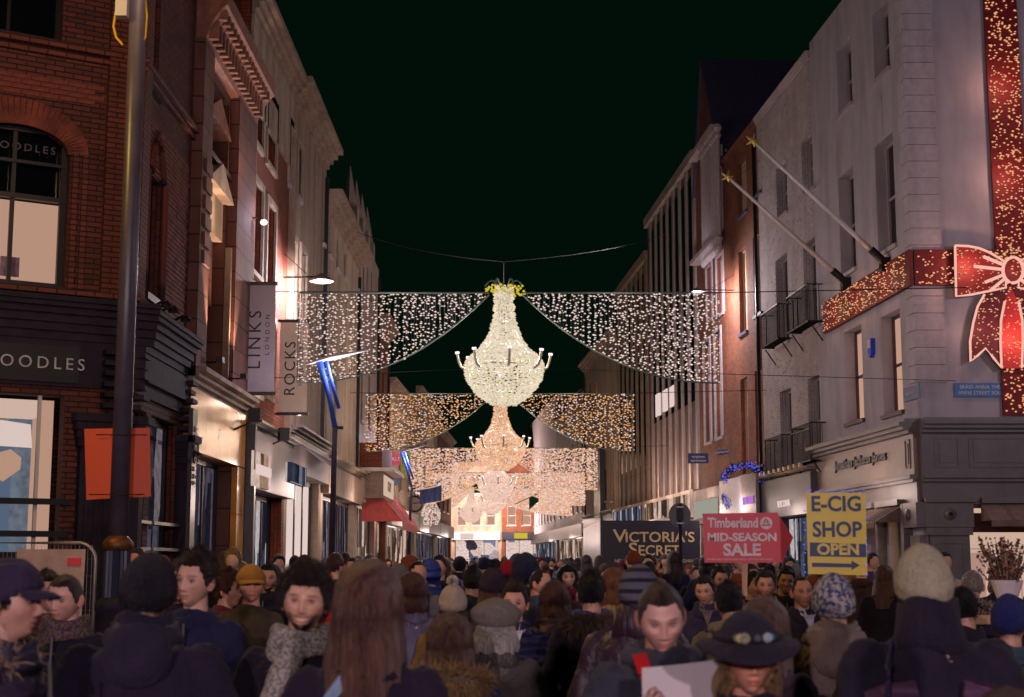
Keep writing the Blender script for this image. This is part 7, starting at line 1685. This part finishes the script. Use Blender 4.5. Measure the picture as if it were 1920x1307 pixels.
# ------------------------------------------------------------------ the crowd further down the street: low-detail people, each one a thing
CROWD = {}
def proto(kind):
    """meshes for a distant walker: coat shape and headwear vary; materials are set per copy"""
    V, Fs, mi = [], [], []
    def add(v, f, m): b = len(V); V.extend([tuple(map(float, q)) for q in v]); Fs.extend([tuple(i + b for i in g) for g in f]); mi.extend([m] * len(f))
    sp = dict(kind); n_ = 16
    X, Y, Z, c, fr, G = head_arrays(n_, 12); add(np.stack([X, Y, Z], -1).reshape(-1, 3) + np.array([0, 0, HZ]), grid_faces(n_, 12), 0)
    v, f = [], []; limb(v, f, [(0, .02, 1.45), (0, .02, 1.58)], [.055, .053], 8); add(v, f, 0)
    hv, hf = hair_geo(sp.get('hair', 'short'), 0, bool(sp.get('hat'))); add(np.array(hv) + np.array([0, 0, HZ]), hf, 1)
    if sp.get('hat'): hv, hf = hat_geo(sp['hat'], 0); add(np.array(hv) + np.array([0, 0, HZ]), hf, 3)
    me = fuse('tmpc', *coat_geo(sp), [M['iron']], .035, .015, 3); add([v.co[:] for v in me.vertices], [tuple(p.vertices) for p in me.polygons], 2)
    v, f = collar_geo(.05); add(v, f, 2)
    v, f = [], []; legs_geo(v, f, .6); add(v, f, 4)
    for v, f in shoe_geo(.6): add(v, f, 4)
    for s_, key in ((1, sp.get('armL', 'down')), (-1, sp.get('armR', 'down'))):
        if key != 'pocket': e, h = ARMS[key]; v, f = hand_geo(np.array([s_ * h[0], h[1], h[2]]), (0, -.1, -1), .4, s_); add(v, f, 0)
    me = bpy.data.meshes.new('person'); me.from_pydata(V, [], Fs)
    for _ in range(5): me.materials.append(M['iron'])
    me.polygons.foreach_set('material_index', mi); me.polygons.foreach_set('use_smooth', [True] * len(Fs)); me.update(); return me
KINDS_ = [dict(hair='short', armL='pocket', armR='down'), dict(hair='long', armL='down', armR='front', hem=.6, flare=1.1), dict(hair='short', hat='beanie', armL='down', armR='down'), dict(hair='bob', hem=.55, flare=1.1, armL='pocket', armR='pocket'),
          dict(hair='short', hat='hood', w=1.1, armL='pocket', armR='pocket'), dict(hair='crop', w=1.08, armL='swing', armR='back'), dict(hair='curly', hem=.65, armL='bag', armR='down'), dict(hair='long', hat='beanie', hem=.6, armL='front', armR='down')]
PR = [proto(q) for q in KINDS_]
sknm = [mat('far_skin' + str(i), c, .6, var=.1) for i, c in enumerate(('d2a08a', 'c48e74', 'a87458', 'dcb09c'))]
SKN = {'pale': sknm[3], 'fair': sknm[0], 'tan': sknm[1], 'brown': sknm[2]}
HRS = {'black': '1a1416', 'dark brown': '3a261e', 'brown': '5c4030', 'fair': '9a7850', 'grey': '8c8680', 'auburn': '5c2a1c'}
COL = {'black': '15131a', 'navy': '1c2038', 'charcoal': '2e2c34', 'brown': '3c2a22', 'tan': '8a6a44', 'grey': '66626a', 'wine red': '5a1e2a', 'olive': '3a3a26', 'cream': 'b8a890', 'teal': '24464e', 'blue': '2c4080', 'bright red': 'a82430', 'rust': '8a4426', 'mauve': '5a4660'}
HW = ['bareheaded', 'with long hair', 'in a {h} beanie', 'with a bob', 'with the hood up', 'with cropped hair', 'with bushy hair', 'in a {h} beanie over long hair']
rc = random.Random(21); taken = []; lab = {}
cand = []
for n in range(5200):
    d = 11.5 + 78 * rc.random() ** 1.5
    xl = -4.1 if d < 60 else -4.1 + (d - 60) * .02; xr = (8.35 - .0652 * (d - 30)) - .9 if d < 44 else 2.4
    if d < 30: xr = min(xr, 5.6)
    x = rc.uniform(xl, xr)
    if any((x - a) ** 2 + (d - b) ** 2 < (.66 if d < 40 else .5) ** 2 for a, b in taken): continue
    if any(abs(x - o[0].location.x) < .55 and abs(d - o[0].location.y) < .6 for o in ROOTS.values()): continue
    pxx = CX + F * x / d
    if d < 14 and not (640 < pxx < 1160): continue
    if d < 17 and 1180 < pxx < 1320: continue
    if abs(pxx - 1275) < 14 and 21 < d < 23: continue
    taken.append((x, d)); cand.append((x, d))
    if len(cand) >= 285: break
zone = lambda px: 'left kerb below the shop banners' if px < 700 else 'below the hanging clock' if px < 820 else 'left of the street middle' if px < 900 else 'in the street middle below the chandeliers' if px < 985 else 'right of the street middle' if px < 1065 else 'beside the silver panelled hoarding' if px < 1130 else 'before the navy hoarding' if px < 1315 else 'below the two held placards' if px < 1620 else 'by the corner shop columns'
for i, (x, d) in enumerate(cand):
    kd = rc.choices(range(8), [5, 3, 3, 3, 2, 4, 2, 2])[0]; cn = rc.choices(list(COL), [7, 5, 4, 3, 2, 2, 1.5, 2, 1, .7, 1, .8, .7, 1])[0]; hn = rc.choices(list(HRS), [5, 5, 3, 2, 1.2, 1])[0]; hc_ = rc.choice(['black', 'grey', 'cream', 'wine red', 'navy', 'rust']); away = rc.random() < .55; sn = rc.choices(list(SKN), [2, 4, 2, 1])[0]
    o = link('person', PR[kd], None, (x, d, 0), (0, 0, R((180 if away else 0) + rc.uniform(-28, 28)))); s_ = rc.uniform(.93, 1.055); o.scale = (s_ * rc.uniform(.97, 1.06), s_, s_)
    for q, m in enumerate((SKN[sn], cloth(HRS[hn], 'hair'), cloth(COL[cn]), cloth(COL[hc_] if kd in (2, 7) else COL[cn], 'wool'), cloth('1a1a22' if i % 2 else '26304e'))): o.material_slots[q].link = 'OBJECT'; o.material_slots[q].material = m
    hw = HW[kd].format(h=hc_) + ('' if kd in (2, 4) else f' and {hn} hair' if kd == 0 else ''); hw = hw.replace('long hair', f'long {hn} hair').replace('a bob', f'a {hn} bob').replace('bushy hair', f'bushy {hn} hair').replace('cropped hair', f'cropped {hn} hair')
    dist = 'near' if d < 20 else 'mid crowd' if d < 38 else 'far off'
    trs = rc.choice(['1a1a22', '26304e', '1c1a1c', '3a3a44']); lb = f'{cn} coated {dist} walker {"going away" if away else "coming nearer"} {hw}, {zone(CX + F * x / d)}'
    key = ' '.join(lb.split()[:16])
    if key in lab: lb = lb.replace(' coated', ' coated thin' if lab[key] % 2 else ' coated sturdy')
    lab[key] = lab.get(key, 0) + 1
    tag(o, ' '.join(lb.split()[:16]), 'person', 'people in the crowd down the street')
